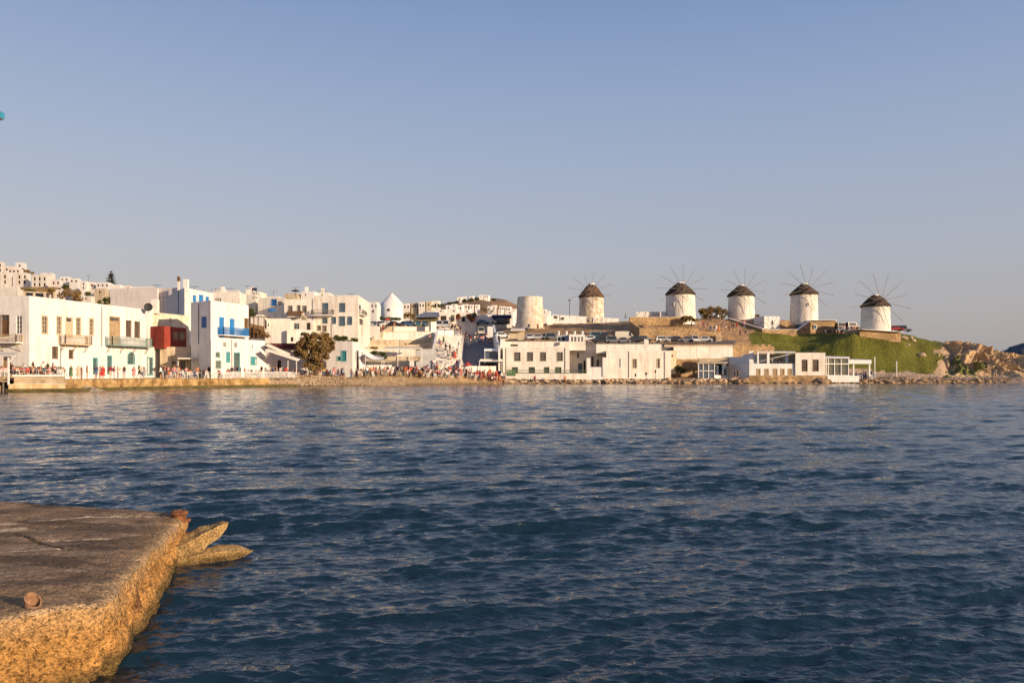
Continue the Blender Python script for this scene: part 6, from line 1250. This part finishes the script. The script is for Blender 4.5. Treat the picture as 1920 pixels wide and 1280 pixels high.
def body_mesh(kind, female=False):
    K, co, rd, E = pose(kind); me = bpy.data.meshes.new('figure'); me.from_pydata(co, [(K.index(a), K.index(b_)) for a, b_ in E], [])
    o = bpy.data.objects.new('figure', me); col.objects.link(o); sk = o.modifiers.new('s', 'SKIN'); o.modifiers.new('u', 'SUBSURF').levels = 1; o.modifiers['u'].render_levels = 1
    for i, k in enumerate(K):
        sv = me.skin_vertices[0].data[i]; r = rd[i] * (.9 if female and k not in ('pel', 'hd', 'tp') else 1); sv.radius = (r, r * (.72 if k in ('pel', 'sp', 'ch') else 1)); sv.use_root = (k == 'pel')
    dg = bpy.context.evaluated_depsgraph_get(); ev = o.evaluated_get(dg); m2 = bpy.data.meshes.new_from_object(ev, depsgraph=dg); bpy.data.objects.remove(o); bpy.data.meshes.remove(me)
    m2.polygons.foreach_set('use_smooth', [True] * len(m2.polygons)); bones = [(k, Vector(co[K.index(k[0])]), Vector(co[K.index(k[1])])) for k in E]
    return m2, bones, dict(zip(K, co))
def region(me, bones, pick, off, flare=0, z_of=None):
    vs, fs, idx = [], [], {}
    for p in me.polygons:
        c = p.center; best, bd = None, 9
        for k, a, b_ in bones:
            d = b_ - a; t = max(0, min(1, (c - a).dot(d) / d.length_squared)); q = (c - a - d * t).length
            if q < bd: bd, best, bt = q, k, t
        if not pick(best, bt, c): continue
        f = []
        for vi in p.vertices:
            if vi not in idx: v = me.vertices[vi]; idx[vi] = len(vs); vs.append(tuple(v.co + v.normal * off))
            f.append(idx[vi])
        fs.append(tuple(f))
    m = bpy.data.meshes.new('part'); m.from_pydata(vs, [], fs); m.polygons.foreach_set('use_smooth', [True] * len(m.polygons)); m.update(); return m
PM = {}
SK = [mat('skin_tanned', (.42, .22, .13), .7, 3, .05), mat('skin_pale', (.55, .33, .22), .7, 3, .05)]
HR = {'dark': mat('dark_hair', (.025, .017, .012), .8, 3, .1), 'brown': mat('brown_hair', (.10, .05, .025), .8, 3, .1), 'fair': mat('fair_hair', (.42, .28, .13), .8, 3, .1)}
PCOL = dict(white=(.75, .72, .68), red=(.50, .05, .045), pink=(.62, .27, .27), black=(.025, .025, .03), navy=(.04, .05, .13), orange=(.62, .20, .06), blue=(.13, .25, .45), grey=(.28, .28, .28), beige=(.52, .42, .30), yellow=(.65, .45, .07), green=(.08, .18, .09), denim=(.10, .15, .25), khaki=(.33, .27, .16), maroon=(.20, .03, .05), lilac=(.45, .36, .48))
CL = {k: mat('cloth_' + k, c, .9, 3, .06) for k, c in PCOL.items()}
SEATED = ('sit', 'lean')
def meshes(kind, top, bot, fem):
    key = (kind, top, bot, fem)
    if key in PM: return PM[key]
    if ('b', kind, fem) not in PM: PM[('b', kind, fem)] = body_mesh(kind, fem)
    me, bones, J = PM[('b', kind, fem)]
    kt = lambda k, t, c: k in (('pel', 'sp'), ('sp', 'ch')) or (k == ('ch', 'nk') and t < .75) or k[0] == 'ch' and k[1][:2] == 'sh' or (k[0][:2] == 'sh' and (t < (.55 if top == 'short' else .05))) or (top == 'long' and k[0][:2] in ('sh', 'el'))
    kb = lambda k, t, c: k[0] == 'pel' and k[1][:2] == 'hp' or k == ('pel', 'sp') and t < .25 or (k[0][:2] == 'hp' and (t < .85 if bot == 'shorts' else True)) or (bot == 'long' and k[0][:2] == 'kn' and t < .92)
    A = region(me, bones, kt, .022); B = region(me, bones, kb, .016)
    if bot == 'dress':
        mb = []; n = 14; B = bpy.data.meshes.new('part'); vs = []; p = Vector(J['pel']); prof = [(.15, .10), (.19, -.02), (.22, -.25), (.27, -.50)] if kind not in SEATED else [(.15, .10), (.2, .0), (.22, -.06), (.20, -.10)]
        for r, z in prof:
            for i in range(n): a = 2 * math.pi * i / n; vs.append((p.x + r * math.cos(a), p.y + r * .8 * math.sin(a) - (.12 if kind in SEATED and z < .05 else 0), p.z + z))
        B.from_pydata(vs, [], [(j * n + i, j * n + (i + 1) % n, (j + 1) * n + (i + 1) % n, (j + 1) * n + i) for j in range(3) for i in range(n)]); B.polygons.foreach_set('use_smooth', [True] * len(B.polygons))
    h = Vector(J['hd']); hk = lambda k, t, c: k in (('nk', 'hd'), ('hd', 'tp')) and ((c.z > h.z + .035 and c.y > h.y - .07) or (c.y > h.y + .01 and c.z > h.z - (.16 if fem else .05)))
    Hh = region(me, bones, hk, .022 if not fem else .03)
    for m, mt in ((me, SK[0]), (A, CL['white']), (B, CL['navy']), (Hh, HR['dark'])):
        if not m.materials: m.materials.append(mt)
    PM[key] = (me, A, B, Hh); return PM[key]
def put(name, me, m, parent):
    o = bpy.data.objects.new(name, me); col.objects.link(o); o.parent = parent; o.material_slots[0].link = 'OBJECT'; o.material_slots[0].material = m; return o
PEOPLE = []
SUFF = {'stand': 'standing', 'walk': 'walking', 'photo': 'taking a photo', 'hip': 'hand on hip', 'sit': 'seated', 'lean': 'leaning forward', 'bend': 'bending down'}
def person(x, y, z, rz, kind, tc, bc, hair, place, group, fem=None, top=None, bot=None, s=None):
    fem = rng.random() < .5 if fem is None else fem; top = top or rng.choice(['short', 'short', 'none', 'long']); bot = bot or (rng.choice(['dress', 'shorts', 'shorts', 'long']) if fem else rng.choice(['shorts', 'shorts', 'long']))
    if bot == 'dress': bc = tc
    s = s or (rng.uniform(.92, .99) if fem else rng.uniform(.98, 1.07)); me, A, B, Hh = meshes(kind, top, bot, fem)
    gar = {'dress': 'dress', 'shorts': 'top', 'long': 'top'}[bot]; extra = '' if bot == 'dress' else f' and {bc} {"shorts" if bot == "shorts" else "trousers"}'
    lab = f'person in {tc} {gar}{extra}, {SUFF[kind]} {place}'
    if len(lab.split()) > 13: lab = f'person in {tc} {gar}, {SUFF[kind]} {place}'
    if len(lab.split()) > 13: lab = f'person in {tc} {gar} {place}'
    t = empty('person', (x, y, z), lab, 'person', group); t.rotation_euler[2] = rz; s *= 1.12; t.scale = (s, s, s)
    put('body', me, rng.choice(SK), t); put('dress' if bot == 'dress' else 'shirt', A, CL[tc], t); put('skirt' if bot == 'dress' else bot_name(bot), B, CL[bc], t); put('hair', Hh, HR[hair], t); PEOPLE.append(t); return t
def bot_name(b): return 'shorts' if b == 'shorts' else 'trousers'
# chairs and tables
def chair_mesh():
    mb = MB(); 
    for sx_ in (-1, 1):
        for sy_ in (-1, 1): mb.bar((sx_ * .19, sy_ * .19, 0), (sx_ * .19, sy_ * .19, .44 if sy_ < 0 else .88), .045)
    mb.box((0, 0, .45), (.44, .44, .05)); 
    for z in (.58, .70, .83): mb.box((0, .2, z), (.40, .03, .07))
    return mb
def table_mesh():
    mb = MB(); mb.box((0, 0, .73), (.75, .75, .04)); mb.tube((0, 0, .02), (0, 0, .72), .035, n=6); mb.box((0, 0, .02), (.45, .08, .03)); mb.box((0, 0, .021), (.08, .45, .03)); return mb
protoC = {}
def furniture(kind, x, y, z, rz, c, label, group):
    key = (kind, c)
    if key not in protoC:
        o = (chair_mesh() if kind == 'chair' else table_mesh()).build(kind, CL.get(c) or WHITE); col.objects.unlink(o); protoC[key] = o.data; bpy.data.objects.remove(o)
    o = bpy.data.objects.new('cafe_' + kind, protoC[key]); col.objects.link(o); o.location = (x, y, z); o.rotation_euler[2] = rz; o.scale = (1.1, 1.1, 1.1); tag(o, label, kind, group); return o
TOPS = ['white', 'white', 'white', 'red', 'pink', 'black', 'navy', 'orange', 'blue', 'grey', 'beige', 'yellow', 'green', 'maroon', 'lilac', 'pink', 'red']
BOTS = ['denim', 'navy', 'khaki', 'white', 'black', 'beige', 'grey']
def zground(x, y): return ground(x, y)
def crowd(n, px0, px1, Yf, place, group, kinds, zf=None, tops=TOPS, facing=None, chairc=None, tables=0):
    """n people between two photo columns; Yf gives the distance for a column"""
    for i in range(n):
        px = px0 + (px1 - px0) * (i + rng.uniform(.15, .85)) / n; Y0, Y1 = Yf(px); Y = rng.uniform(Y0, Y1); x = xx(px, Y); z = zf(px, Y) if zf else zground(x, Y); k = rng.choice(kinds)
        rz = rng.uniform(-math.pi, math.pi) if facing is None else facing + rng.gauss(0, .6)
        person(x, Y, z - .01, rz, k, rng.choice(tops), rng.choice(BOTS), rng.choice(['dark', 'dark', 'brown', 'brown', 'fair']), place, group)
        if k in SEATED and chairc:
            pt = ['left end', 'left part', 'middle', 'right part', 'right end'][int(5 * i / n)]
            furniture('chair', x + math.sin(rz) * -.06, Y + math.cos(rz) * .06, z, rz, chairc, f'{chairc} cafe chair {place}, {pt}', 'cafe chairs ' + group)
            if tables and i % tables == 0: furniture('table', x + math.sin(rz) * .75, Y - math.cos(rz) * .75, z, rz, 'white' if chairc == 'white' else chairc, f'small {chairc} cafe table {place}, {pt}', 'cafe tables ' + group)
qY = lambda px: float(np.interp(px, [0, 120, 200, 300, 400, 500, 560], [101, 103, 109.3, 119.3, 125.3, 132.2, 138]))
bY = lambda px: float(np.interp(px, [500, 560, 700, 860, 950], [133, 146, 154, 160.5, 166]))
q15 = lambda px, Y: 1.53
ST = ['stand', 'walk', 'hip', 'photo', 'stand']; SI = ['sit', 'lean', 'sit']
t = empty('terrace_floor', P(62, 0, 105), 'raised timber floor behind the far left parapet', 'deck'); t.location.z = 1.5
MB().hexa([(xx(-20, 102.6), 102.3, 1.45), (xx(122, 103.6), 103.5, 1.45), (xx(122, 107), 107, 1.45), (xx(-20, 107), 107, 1.45)], [(xx(-20, 102.6), 102.3, 1.92), (xx(122, 103.6), 103.5, 1.92), (xx(122, 107), 107, 1.92), (xx(-20, 107), 107, 1.92)]).build('boards', TANW, t)
crowd(32, 1, 120, lambda p: (103.6, 106), 'behind the far left parapet', 'people on the far left terrace', ['sit', 'lean', 'sit', 'sit', 'stand'], lambda p, Y: 1.93, ['white', 'pink', 'red', 'orange', 'pink', 'black', 'white', 'maroon', 'green'], chairc='white', tables=2)
# raised seats: the terrace floor lies 45 cm above the quay
for px, k, c, b_, h in ((133, 'stand', 'green', 'green', 'fair'), (147, 'hip', 'beige', 'khaki', 'dark'), (153, 'stand', 'grey', 'grey', 'fair'), (163.5, 'stand', 'black', 'beige', 'brown'), (180, 'walk', 'navy', 'denim', 'dark'), (188, 'hip', 'pink', 'red', 'brown'), (193, 'stand', 'red', 'white', 'dark'),
                        (207, 'walk', 'maroon', 'beige', 'dark'), (214.5, 'stand', 'pink', 'white', 'fair'), (221, 'photo', 'white', 'grey', 'dark'), (233, 'stand', 'black', 'lilac', 'dark'), (251, 'hip', 'pink', 'beige', 'brown'), (261, 'walk', 'green', 'black', 'dark'), (266, 'walk', 'white', 'denim', 'fair'), (270, 'hip', 'grey', 'khaki', 'dark'), (302, 'stand', 'white', 'black', 'brown'), (305, 'walk', 'black', 'grey', 'fair')):
    Y = qY(px) + 1.3; person(xx(px, Y), Y, 1.52, rng.uniform(-2.5, 2.5), k, c, b_, h, 'on the quay by the large house', 'people walking on the quay')
crowd(38, 308, 418, lambda p: (qY(p) + .8, qY(p) + 5.5), 'at the quay tavern tables', 'people at the quay tavern', ['sit', 'lean', 'sit', 'stand'], q15, ['black', 'red', 'maroon', 'orange', 'navy', 'white', 'grey', 'pink'], chairc='white', tables=2)
crowd(24, 420, 556, lambda p: (qY(p) + 1.2, qY(p) + 5), 'behind the white railing', 'people behind the white railing', ['stand', 'sit', 'walk', 'sit'], lambda p, Y: 1.53 if p < 505 else max(1.5, ground_px(p, Y)), ['black', 'white', 'red', 'navy', 'grey', 'pink'], chairc='white', tables=2)
crowd(40, 556, 690, lambda p: (bY(p) - 1, bY(p) + 5), 'on the beach by the big tree', 'people on the left half of the beach', ['stand', 'sit', 'walk', 'hip', 'sit', 'lean'], chairc='beige')
crowd(48, 690, 800, lambda p: (bY(p) - 1.5, bY(p) + 5), 'in front of the beach taverna', 'people before the beach taverna', ['stand', 'sit', 'walk', 'lean', 'sit', 'sit'], tops=['orange', 'red', 'white', 'black', 'grey', 'pink', 'orange', 'yellow', 'white', 'navy'], chairc='khaki', tables=4)
crowd(30, 800, 898, lambda p: (bY(p) - .8, bY(p) + 3), 'among white chairs below the stairs', 'people among the white beach chairs', ['sit', 'lean', 'sit', 'stand'], tops=['white', 'white', 'grey', 'red', 'beige', 'blue', 'pink', 'black'], chairc='white', tables=2)
crowd(24, 896, 941, lambda p: (bY(p) - 1.5, bY(p) + 2.5), 'at the white framed beach bar', 'people at the beach bar', ['sit', 'stand', 'lean', 'sit'], tops=['red', 'pink', 'white', 'maroon', 'orange'], chairc='maroon')
def zstair(px, Y): f = max(0, min(25, int((Y - 163) / 25 * 26))); return 3.2 + 7.9 * (f + 1) / 26
crowd(11, 818, 862, lambda p: (165, 180), 'on the wide white stairs', 'people on the wide stairs', ['walk', 'stand', 'walk'], zstair, ['black', 'white', 'blue', 'pink', 'grey', 'green'], facing=math.pi * .9)
Y = 168; person(xx(853, Y), Y, zstair(853, Y), .4, 'stand', 'red', 'red', 'dark', 'on the wide stairs above the beach', 'people on the wide stairs', True, 'none', 'dress')
person(xx(848.5, Y), Y, zstair(848, Y), .2, 'stand', 'black', 'black', 'dark', 'on the wide stairs beside the red dress', 'people on the wide stairs', False, 'short', 'long')
crowd(12, 842, 926, lambda p: (208, 216), 'on the plaza at the top of the ramp', 'people on the plaza', ['stand', 'walk', 'hip', 'photo'], None, ['black', 'white', 'red', 'navy', 'pink', 'white', 'maroon', 'grey', 'black'])
crowd(9, 690, 806, lambda p: (214, 221), 'by the cars parked above the terraces', 'people by the upper parked cars', ['stand', 'walk'])
crowd(6, 775, 808, lambda p: (185.5, 187), 'resting on the tan terrace wall', 'people on the terraces', ['stand', 'sit'])
for px, Y, k, c in ((708, 199, 'walk', 'black'), (714, 201, 'stand', 'maroon'), (719, 203, 'walk', 'orange')): person(xx(px, Y), Y, zz(633 - (px - 699) * .62, Y) - .2, 2.6, k, c, 'black', 'dark', 'climbing the stairs beside the hotel', 'people on the terrace stairs')
person(xx(808, 158), 158, .25, .8, 'bend', 'maroon', 'maroon', 'dark', 'at the water edge', 'people at the waterline', True, 'none', 'shorts')
crowd(5, 1098, 1132, lambda p: (238, 240), 'on the dirt below the leftmost windmill', 'people on the dirt slope', ['stand', 'hip', 'walk'])
crowd(3, 1180, 1262, lambda p: (209, 212), 'on the slope below the long low store', 'people on the mill slope', ['stand', 'walk'])
person(xx(1173, 236), 236, zz(598, 236), 1.4, 'walk', 'grey', 'denim', 'dark', 'alone between the first two windmills', 'people on the mill slope')
crowd(18, 1302, 1402, lambda p: (203, 214), 'on the slope under the middle mill', 'people on the rocky slope', ['sit', 'stand', 'lean', 'stand'], None, ['pink', 'white', 'red', 'orange', 'navy', 'blue', 'grey'], facing=-.6)
crowd(3, 1334, 1356, lambda p: (219, 220), 'beside the spreading dark tree on the hill', 'people by the hill tree', ['stand', 'walk'], None, ['white', 'green', 'pink'])
crowd(9, 1578, 1609, lambda p: (209.5, 212), 'beside jeeps near the rightmost windmill', 'people beside the jeeps', ['stand', 'hip', 'walk'], None, ['red', 'orange', 'white', 'black', 'pink'])
crowd(4, 985, 1024, lambda p: (225, 232), 'on the ridge beneath the ruined mill', 'people beneath the ruined mill', ['stand', 'walk'], None, ['black', 'white', 'red'])
for px, k, c, b_ in ((996, 'sit', 'white', 'black'), (1002, 'lean', 'maroon', 'black'), (1059, 'lean', 'orange', 'beige')): person(xx(px, 168.6), 168.6, .35, .5, k, c, b_, 'dark', 'on rocks below the green railing', 'people on the shore rocks')
for px, c in ((1378, 'navy'), (1383.5, 'black')): person(xx(px, 171.4), 171.4, 1.05, -.3, 'stand', c, 'black', 'dark', 'before the shaded sea edge wing', 'people near the sea edge house')
crowd(3, 1446, 1468, lambda p: (175.6, 176.2), 'on the sea edge roof terrace', 'people on the roof terrace', ['stand', 'hip'], lambda p, Y: zz(682, 174) - .5, ['white', 'black', 'navy'])
crowd(12, 1602, 1640, lambda p: (174.6, 178), 'on white chairs under the beach awning', 'people under the beach awning', ['sit', 'lean', 'stand'], lambda p, Y: max(.9, ground_px(p, Y)), ['white', 'white', 'blue', 'grey'], chairc='white')
crowd(2, 1860, 1868, lambda p: (190, 191), 'standing on the shore under the rocky headland', 'people under the headland', ['stand'], lambda p, Y: 1.1, ['white', 'grey'])
crowd(3, 508, 545, lambda p: (138, 140), 'under the sail awnings', 'people under the sail awnings', ['stand'], lambda p, Y: 1.65, ['black', 'white'])
# the deepest part of the crowd, too dense to count: one object
def crowd_stuff(specs):
    V, Fc, Cc = [], [], []
    for n, px0, px1, Yf in specs:
        for i in range(n):
            px = rng.uniform(px0, px1); a, b_ = Yf(px); Y = rng.uniform(a, b_); x = xx(px, Y); z = ground(x, Y) - .02; fem = rng.random() < .5; key = (rng.choice(['stand', 'walk', 'hip']), rng.choice(['short', 'long', 'none']), rng.choice(['long', 'shorts', 'dress']), fem)
            ms = meshes(*key); tc = rng.choice(TOPS); bc = tc if key[2] == 'dress' else rng.choice(BOTS); rz = rng.uniform(-3.1, 3.1); ca, sa = math.cos(rz), math.sin(rz); cols = [(.45, .25, .15), PCOL[tc], PCOL[bc], (.04, .025, .015)]
            for m, c in zip(ms, cols):
                k = len(V)
                for v in m.vertices: q = v.co; q = q * 1.1; V.append((x + q.x * ca - q.y * sa, Y + q.x * sa + q.y * ca, z + q.z)); Cc.append((*c, 1))
                Fc += [tuple(i_ + k for i_ in p.vertices) for p in m.polygons]
    me = bpy.data.meshes.new('crowd'); me.from_pydata(V, [], Fc); a = me.color_attributes.new('albedo', 'FLOAT_COLOR', 'POINT'); a.data.foreach_set('color', np.array(Cc, np.float32).ravel()); me.materials.append(vcol_mat('crowd_cloth', 3, .1, .001, 5))
    o = bpy.data.objects.new('crowd', me); col.objects.link(o); tag(o, 'dense far crowd on the plaza and behind the beach tables', 'crowd', kind='stuff')
crowd_stuff([(60, 842, 926, lambda p: (216, 247)), (34, 700, 800, lambda p: (158.5, 162.5)), (14, 560, 690, lambda p: (148.5, 150)), (14, 800, 895, lambda p: (160, 163))])
# white railing on the quay
t = empty('white_railing', (xx(480, 131), 131, 1.5), 'white railing along the quay below the sail awnings', 'railing')
pts = [P(a, 0, qY(a) + .5) for a in range(418, 556, 2)]; mb = MB()
for p in pts: mb.bar((p.x, p.y, 1.5), (p.x, p.y, 2.45), .07)
mb.build('bars', WHITE, t)['kind'] = 'stuff'
mb = MB(); 
for a, b_ in zip(pts[::6], pts[6::6]): mb.bar((a.x, a.y, 2.45), (b_.x, b_.y, 2.45), .08)
mb.build('top_rail', WHITE, t)
# empty white chairs
for i in range(46):
    px = rng.uniform(322, 412) if i < 18 else rng.uniform(806, 896) if i < 36 else rng.uniform(1604, 1640); Y = (qY(px) + rng.uniform(.7, 3)) if i < 18 else (bY(px) + rng.uniform(-1, 3)) if i < 36 else rng.uniform(174.5, 177)
    z = 1.53 if i < 18 else ground_px(px, Y) if i < 36 else max(.9, ground_px(px, Y)); pl = 'at the tavern on the quay' if i < 18 else 'at the foot of the stairs' if i < 36 else 'under the beach awning'
    a0, a1 = ((322, 412) if i < 18 else (806, 896) if i < 36 else (1604, 1640)); pt = ['left end', 'left part', 'middle', 'right part', 'right end'][min(4, int(5 * (px - a0) / (a1 - a0)))]
    furniture('chair', xx(px, Y), Y, z, rng.uniform(-3, 3), 'white', f'empty white cafe chair {pl}, {pt}', 'empty chairs ' + pl)
# parasols and other colour spots
def parasol(px, py, Y, c, label, r=1.3, h=2.3, closed=False):
    p = P(px, py, Y); t = empty('parasol', p, label, 'parasol', None); MB().tube(p, p + Vector((0, 0, h)), .04, n=6).build('pole', GREYM, t)
    MB().lathe(p + Vector((0, 0, h - .6)), [(r, 0), (r * .55, .35), (.05, .62)] if not closed else [(.12, -.8), (.2, -.2), (.05, .6)], 10).build('canopy', CL[c] if c in CL else c, t)
parasol(726, 612, 221, 'red', 'red parasol among the cars above the terraces', .9, 2.4); parasol(870, 698, 160, 'red', 'bright red parasol behind the white chairs on the beach', .9, 2.2) if False else None
parasol(877, 700, 163, 'red', 'bright red parasol at the foot of the wide stairs', .8, 2.3)

# ------------------------------------------------------------------ rocks
def rock_mesh(seed, flat=.6):
    import bmesh
    bm = bmesh.new(); bmesh.ops.create_icosphere(bm, subdivisions=2, radius=1)
    for v in bm.verts:
        c = v.co.copy(); d = 1 + .35 * mn.noise(c * 1.1 + Vector((seed * 7, 0, 0))) + .18 * mn.noise(c * 2.6 + Vector((0, seed * 5, 0)))
        q = c * d; m_ = max(abs(q.x), abs(q.y), abs(q.z)); q = q.lerp(q / m_, .30); v.co = Vector((q.x, q.y, q.z * flat))
    me = bpy.data.meshes.new('rock'); bm.to_mesh(me); bm.free(); me.materials.append(ROCK); return me
RM = [rock_mesh(i) for i in range(8)]; ROCKP = mat('pale_shore_rock', (.55, .42, .28), .95, 1.1, .2, c2=(.3, .2, .12), bump=.15, bscale=2.5)
def rock(x, y, z, s, label, group, pale=False):
    o = bpy.data.objects.new('shore_rock', rng.choice(RM)); col.objects.link(o); o.location = (x, y, z); o.scale = (s * rng.uniform(.8, 1.5), s * rng.uniform(.7, 1.1), s * rng.uniform(.7, 1.1)); o.rotation_euler = (rng.uniform(-.2, .2), rng.uniform(-.2, .2), rng.uniform(0, 6))
    if pale: o.material_slots[0].link = 'OBJECT'; o.material_slots[0].material = ROCKP
    tag(o, label, 'rock', group)
sY = lambda px: float(np.interp(px, [940, 1040, 1180, 1300, 1374, 1430, 1500, 1600, 1700, 1800, 1900], [164.5, 168.5, 169.5, 171, 172, 172.5, 173, 174, 176.3, 180.3, 185.3]))
ZN = [(948, 1100, 'below the green railed shore house'), (1100, 1258, 'below the pale shore house'), (1258, 1400, 'below the conservatory'), (1400, 1550, 'at the foot of the stone sea wall'), (1550, 1660, 'below the beach awning'), (1660, 1890, 'below the green slope')]
for a, b_, pl in ZN:
    n = int((b_ - a) / 4.2)
    for i in range(n):
        px = a + (b_ - a) * (i + rng.random()) / n; big = rng.random() < .25; s = rng.uniform(.35, .65) if not big else rng.uniform(.6, 1.0); back = rng.uniform(.0, 2.0); Y = sY(px) - .2 + back
        if 1400 < px < 1550: Y = 172.2 - rng.uniform(0, .6); s *= .8
        x = xx(px, Y); pale = px < 1380 and back > .9; rock(x, Y, max(-.1, ground_px(px, Y)) + s * .12, s, f'{"big" if big else "small"} {"pale" if pale else "brown"} rock {pl}, {["left end", "left part", "middle", "right part", "right end"][int(5 * i / n)]}', 'shore rocks ' + pl, pale)
for px, Y, s in ((1538, 172.4, 1.7), (1546, 173, 1.3), (1395, 172, 1.2), (1388, 171.8, .9)): rock(xx(px, Y), Y, .5, s, 'large dark boulder at the end of the stone sea wall' if px > 1500 else 'dark boulder in front of the shaded wing', 'large boulders by the sea edge house')
mb = MB(); r = random.Random(3)          # pebbles on the beach
for _ in range(2600):
    px = 500 + 260 * r.random() ** 1.3; Y0 = float(np.interp(px, [490, 560, 700, 780], [131.5, 138, 144.5, 150])); Y = Y0 + r.uniform(0, 9); x = xx(px, Y); z = ground_px(px, Y); s = r.uniform(.06, .22) * (1.3 if px < 600 else .8)
    mb.add([(x - s, Y, z - .05), (x, Y - s, z - .05), (x + s, Y, z - .05), (x, Y + s, z - .05), (x + r.uniform(-.3, .3) * s, Y, z + s * .6)], [(0, 1, 4), (1, 2, 4), (2, 3, 4), (3, 0, 4)])
o = mb.build('beach_pebbles', ROCKP); tag(o, 'loose pebbles strewn over the left half of the beach', 'pebbles', kind='stuff')
mb = MB()                                 # rubble along the shore between the boulders
for _ in range(3600):
    px = 945 + 950 * r.random(); Y = sY(px) + r.uniform(-.3, 3.2) * (1 if px < 1560 else 1.6); x = xx(px, Y); z = max(-.05, ground_px(px, Y)); s = r.uniform(.08, .32)
    if 1400 < px < 1550: continue
    mb.add([(x - s, Y, z - .05), (x, Y - s, z - .05), (x + s, Y, z - .05), (x, Y + s, z - .05), (x + r.uniform(-.4, .4) * s, Y, z + s * .8)], [(0, 1, 4), (1, 2, 4), (2, 3, 4), (3, 0, 4)])
o = mb.build('shore_rubble', ROCK); tag(o, 'broken stones along the right hand shore', 'rubble', kind='stuff')
mb = MB()                                 # tufts on the green slope
GR = mat('slope_grass', (.145, .142, .02), .95, .45, .3, c2=(.08, .082, .013), spec=.1)
for _ in range(26000):
    px = 1400 + 370 * r.random(); Y = r.uniform(187, 214); 
    if gcol(px, Y)[1] < gcol(px, Y)[0] * 1.1: continue
    x = xx(px, Y); z = ground_px(px, Y) - .05 + mn.noise(Vector((x * 0.35, Y * 0.35, 0))) * 0.35 + mn.noise(Vector((x * 1.1, Y * 1.1, 3))) * 0.16; s = r.uniform(.2, .5) * max(.3, 1 + 1.4 * mn.noise(Vector((x * .35 + z * .5, Y * .3, 2)))); a = r.uniform(0, 3.14); c_, s_ = math.cos(a) * s * .35, math.sin(a) * s * .35; l = r.uniform(-.5, .5) * s
    mb.add([(x - c_, Y - s_, z - .08), (x + c_, Y + s_, z - .08), (x + l, Y + l * .5, z + s)], [(0, 1, 2)])
o = mb.build('slope_grass', GR); tag(o, 'short green grass covering the slope below the windmills', 'grass', kind='stuff')
for i, (px, py, Y, s) in enumerate(((1693, 652, 203, .9), (1708, 642, 208, .6), (1712, 647, 206, .7), (1702, 660, 200, .5), (1727, 660, 198, 1.2))):
    p = P(px, py, Y); rock(p.x, Y, ground(p.x, Y) + .2, s, 'pale boulder on the upper right part of the green slope', 'boulders on the green slope', True)

# ------------------------------------------------------------------ labels: repeats get their place in the row
def finish():
    for o in col.objects:
        if o.parent is None and o.get('label') and len(o['label'].split()) > 16: print('LONG', o.name, '|', o['label'])
    by = {}; ordn = ['leftmost', 'second from left', 'third from left', 'fourth from left', 'fifth from left', 'sixth from left', 'seventh from left', 'eighth from left', 'ninth from left']; tot = lambda n: n
    for o in col.objects:
        if o.parent is None and o.get('label') and not o.get('kind'): by.setdefault(o['label'], []).append(o)
    for lab, L_ in by.items():
        if len(L_) < 2: continue
        L_.sort(key=lambda o: o.location.x / max(1, o.location.y))
        if len(L_) <= 9:
            for i, o in enumerate(L_):
                w = 'rightmost' if i == len(L_) - 1 else ordn[i]; s = f'{lab}, {w}'
                o['label'] = s
    for o in col.objects:
        if '_o' in o: del o['_o']
finish()
sc.cycles.use_denoising = True
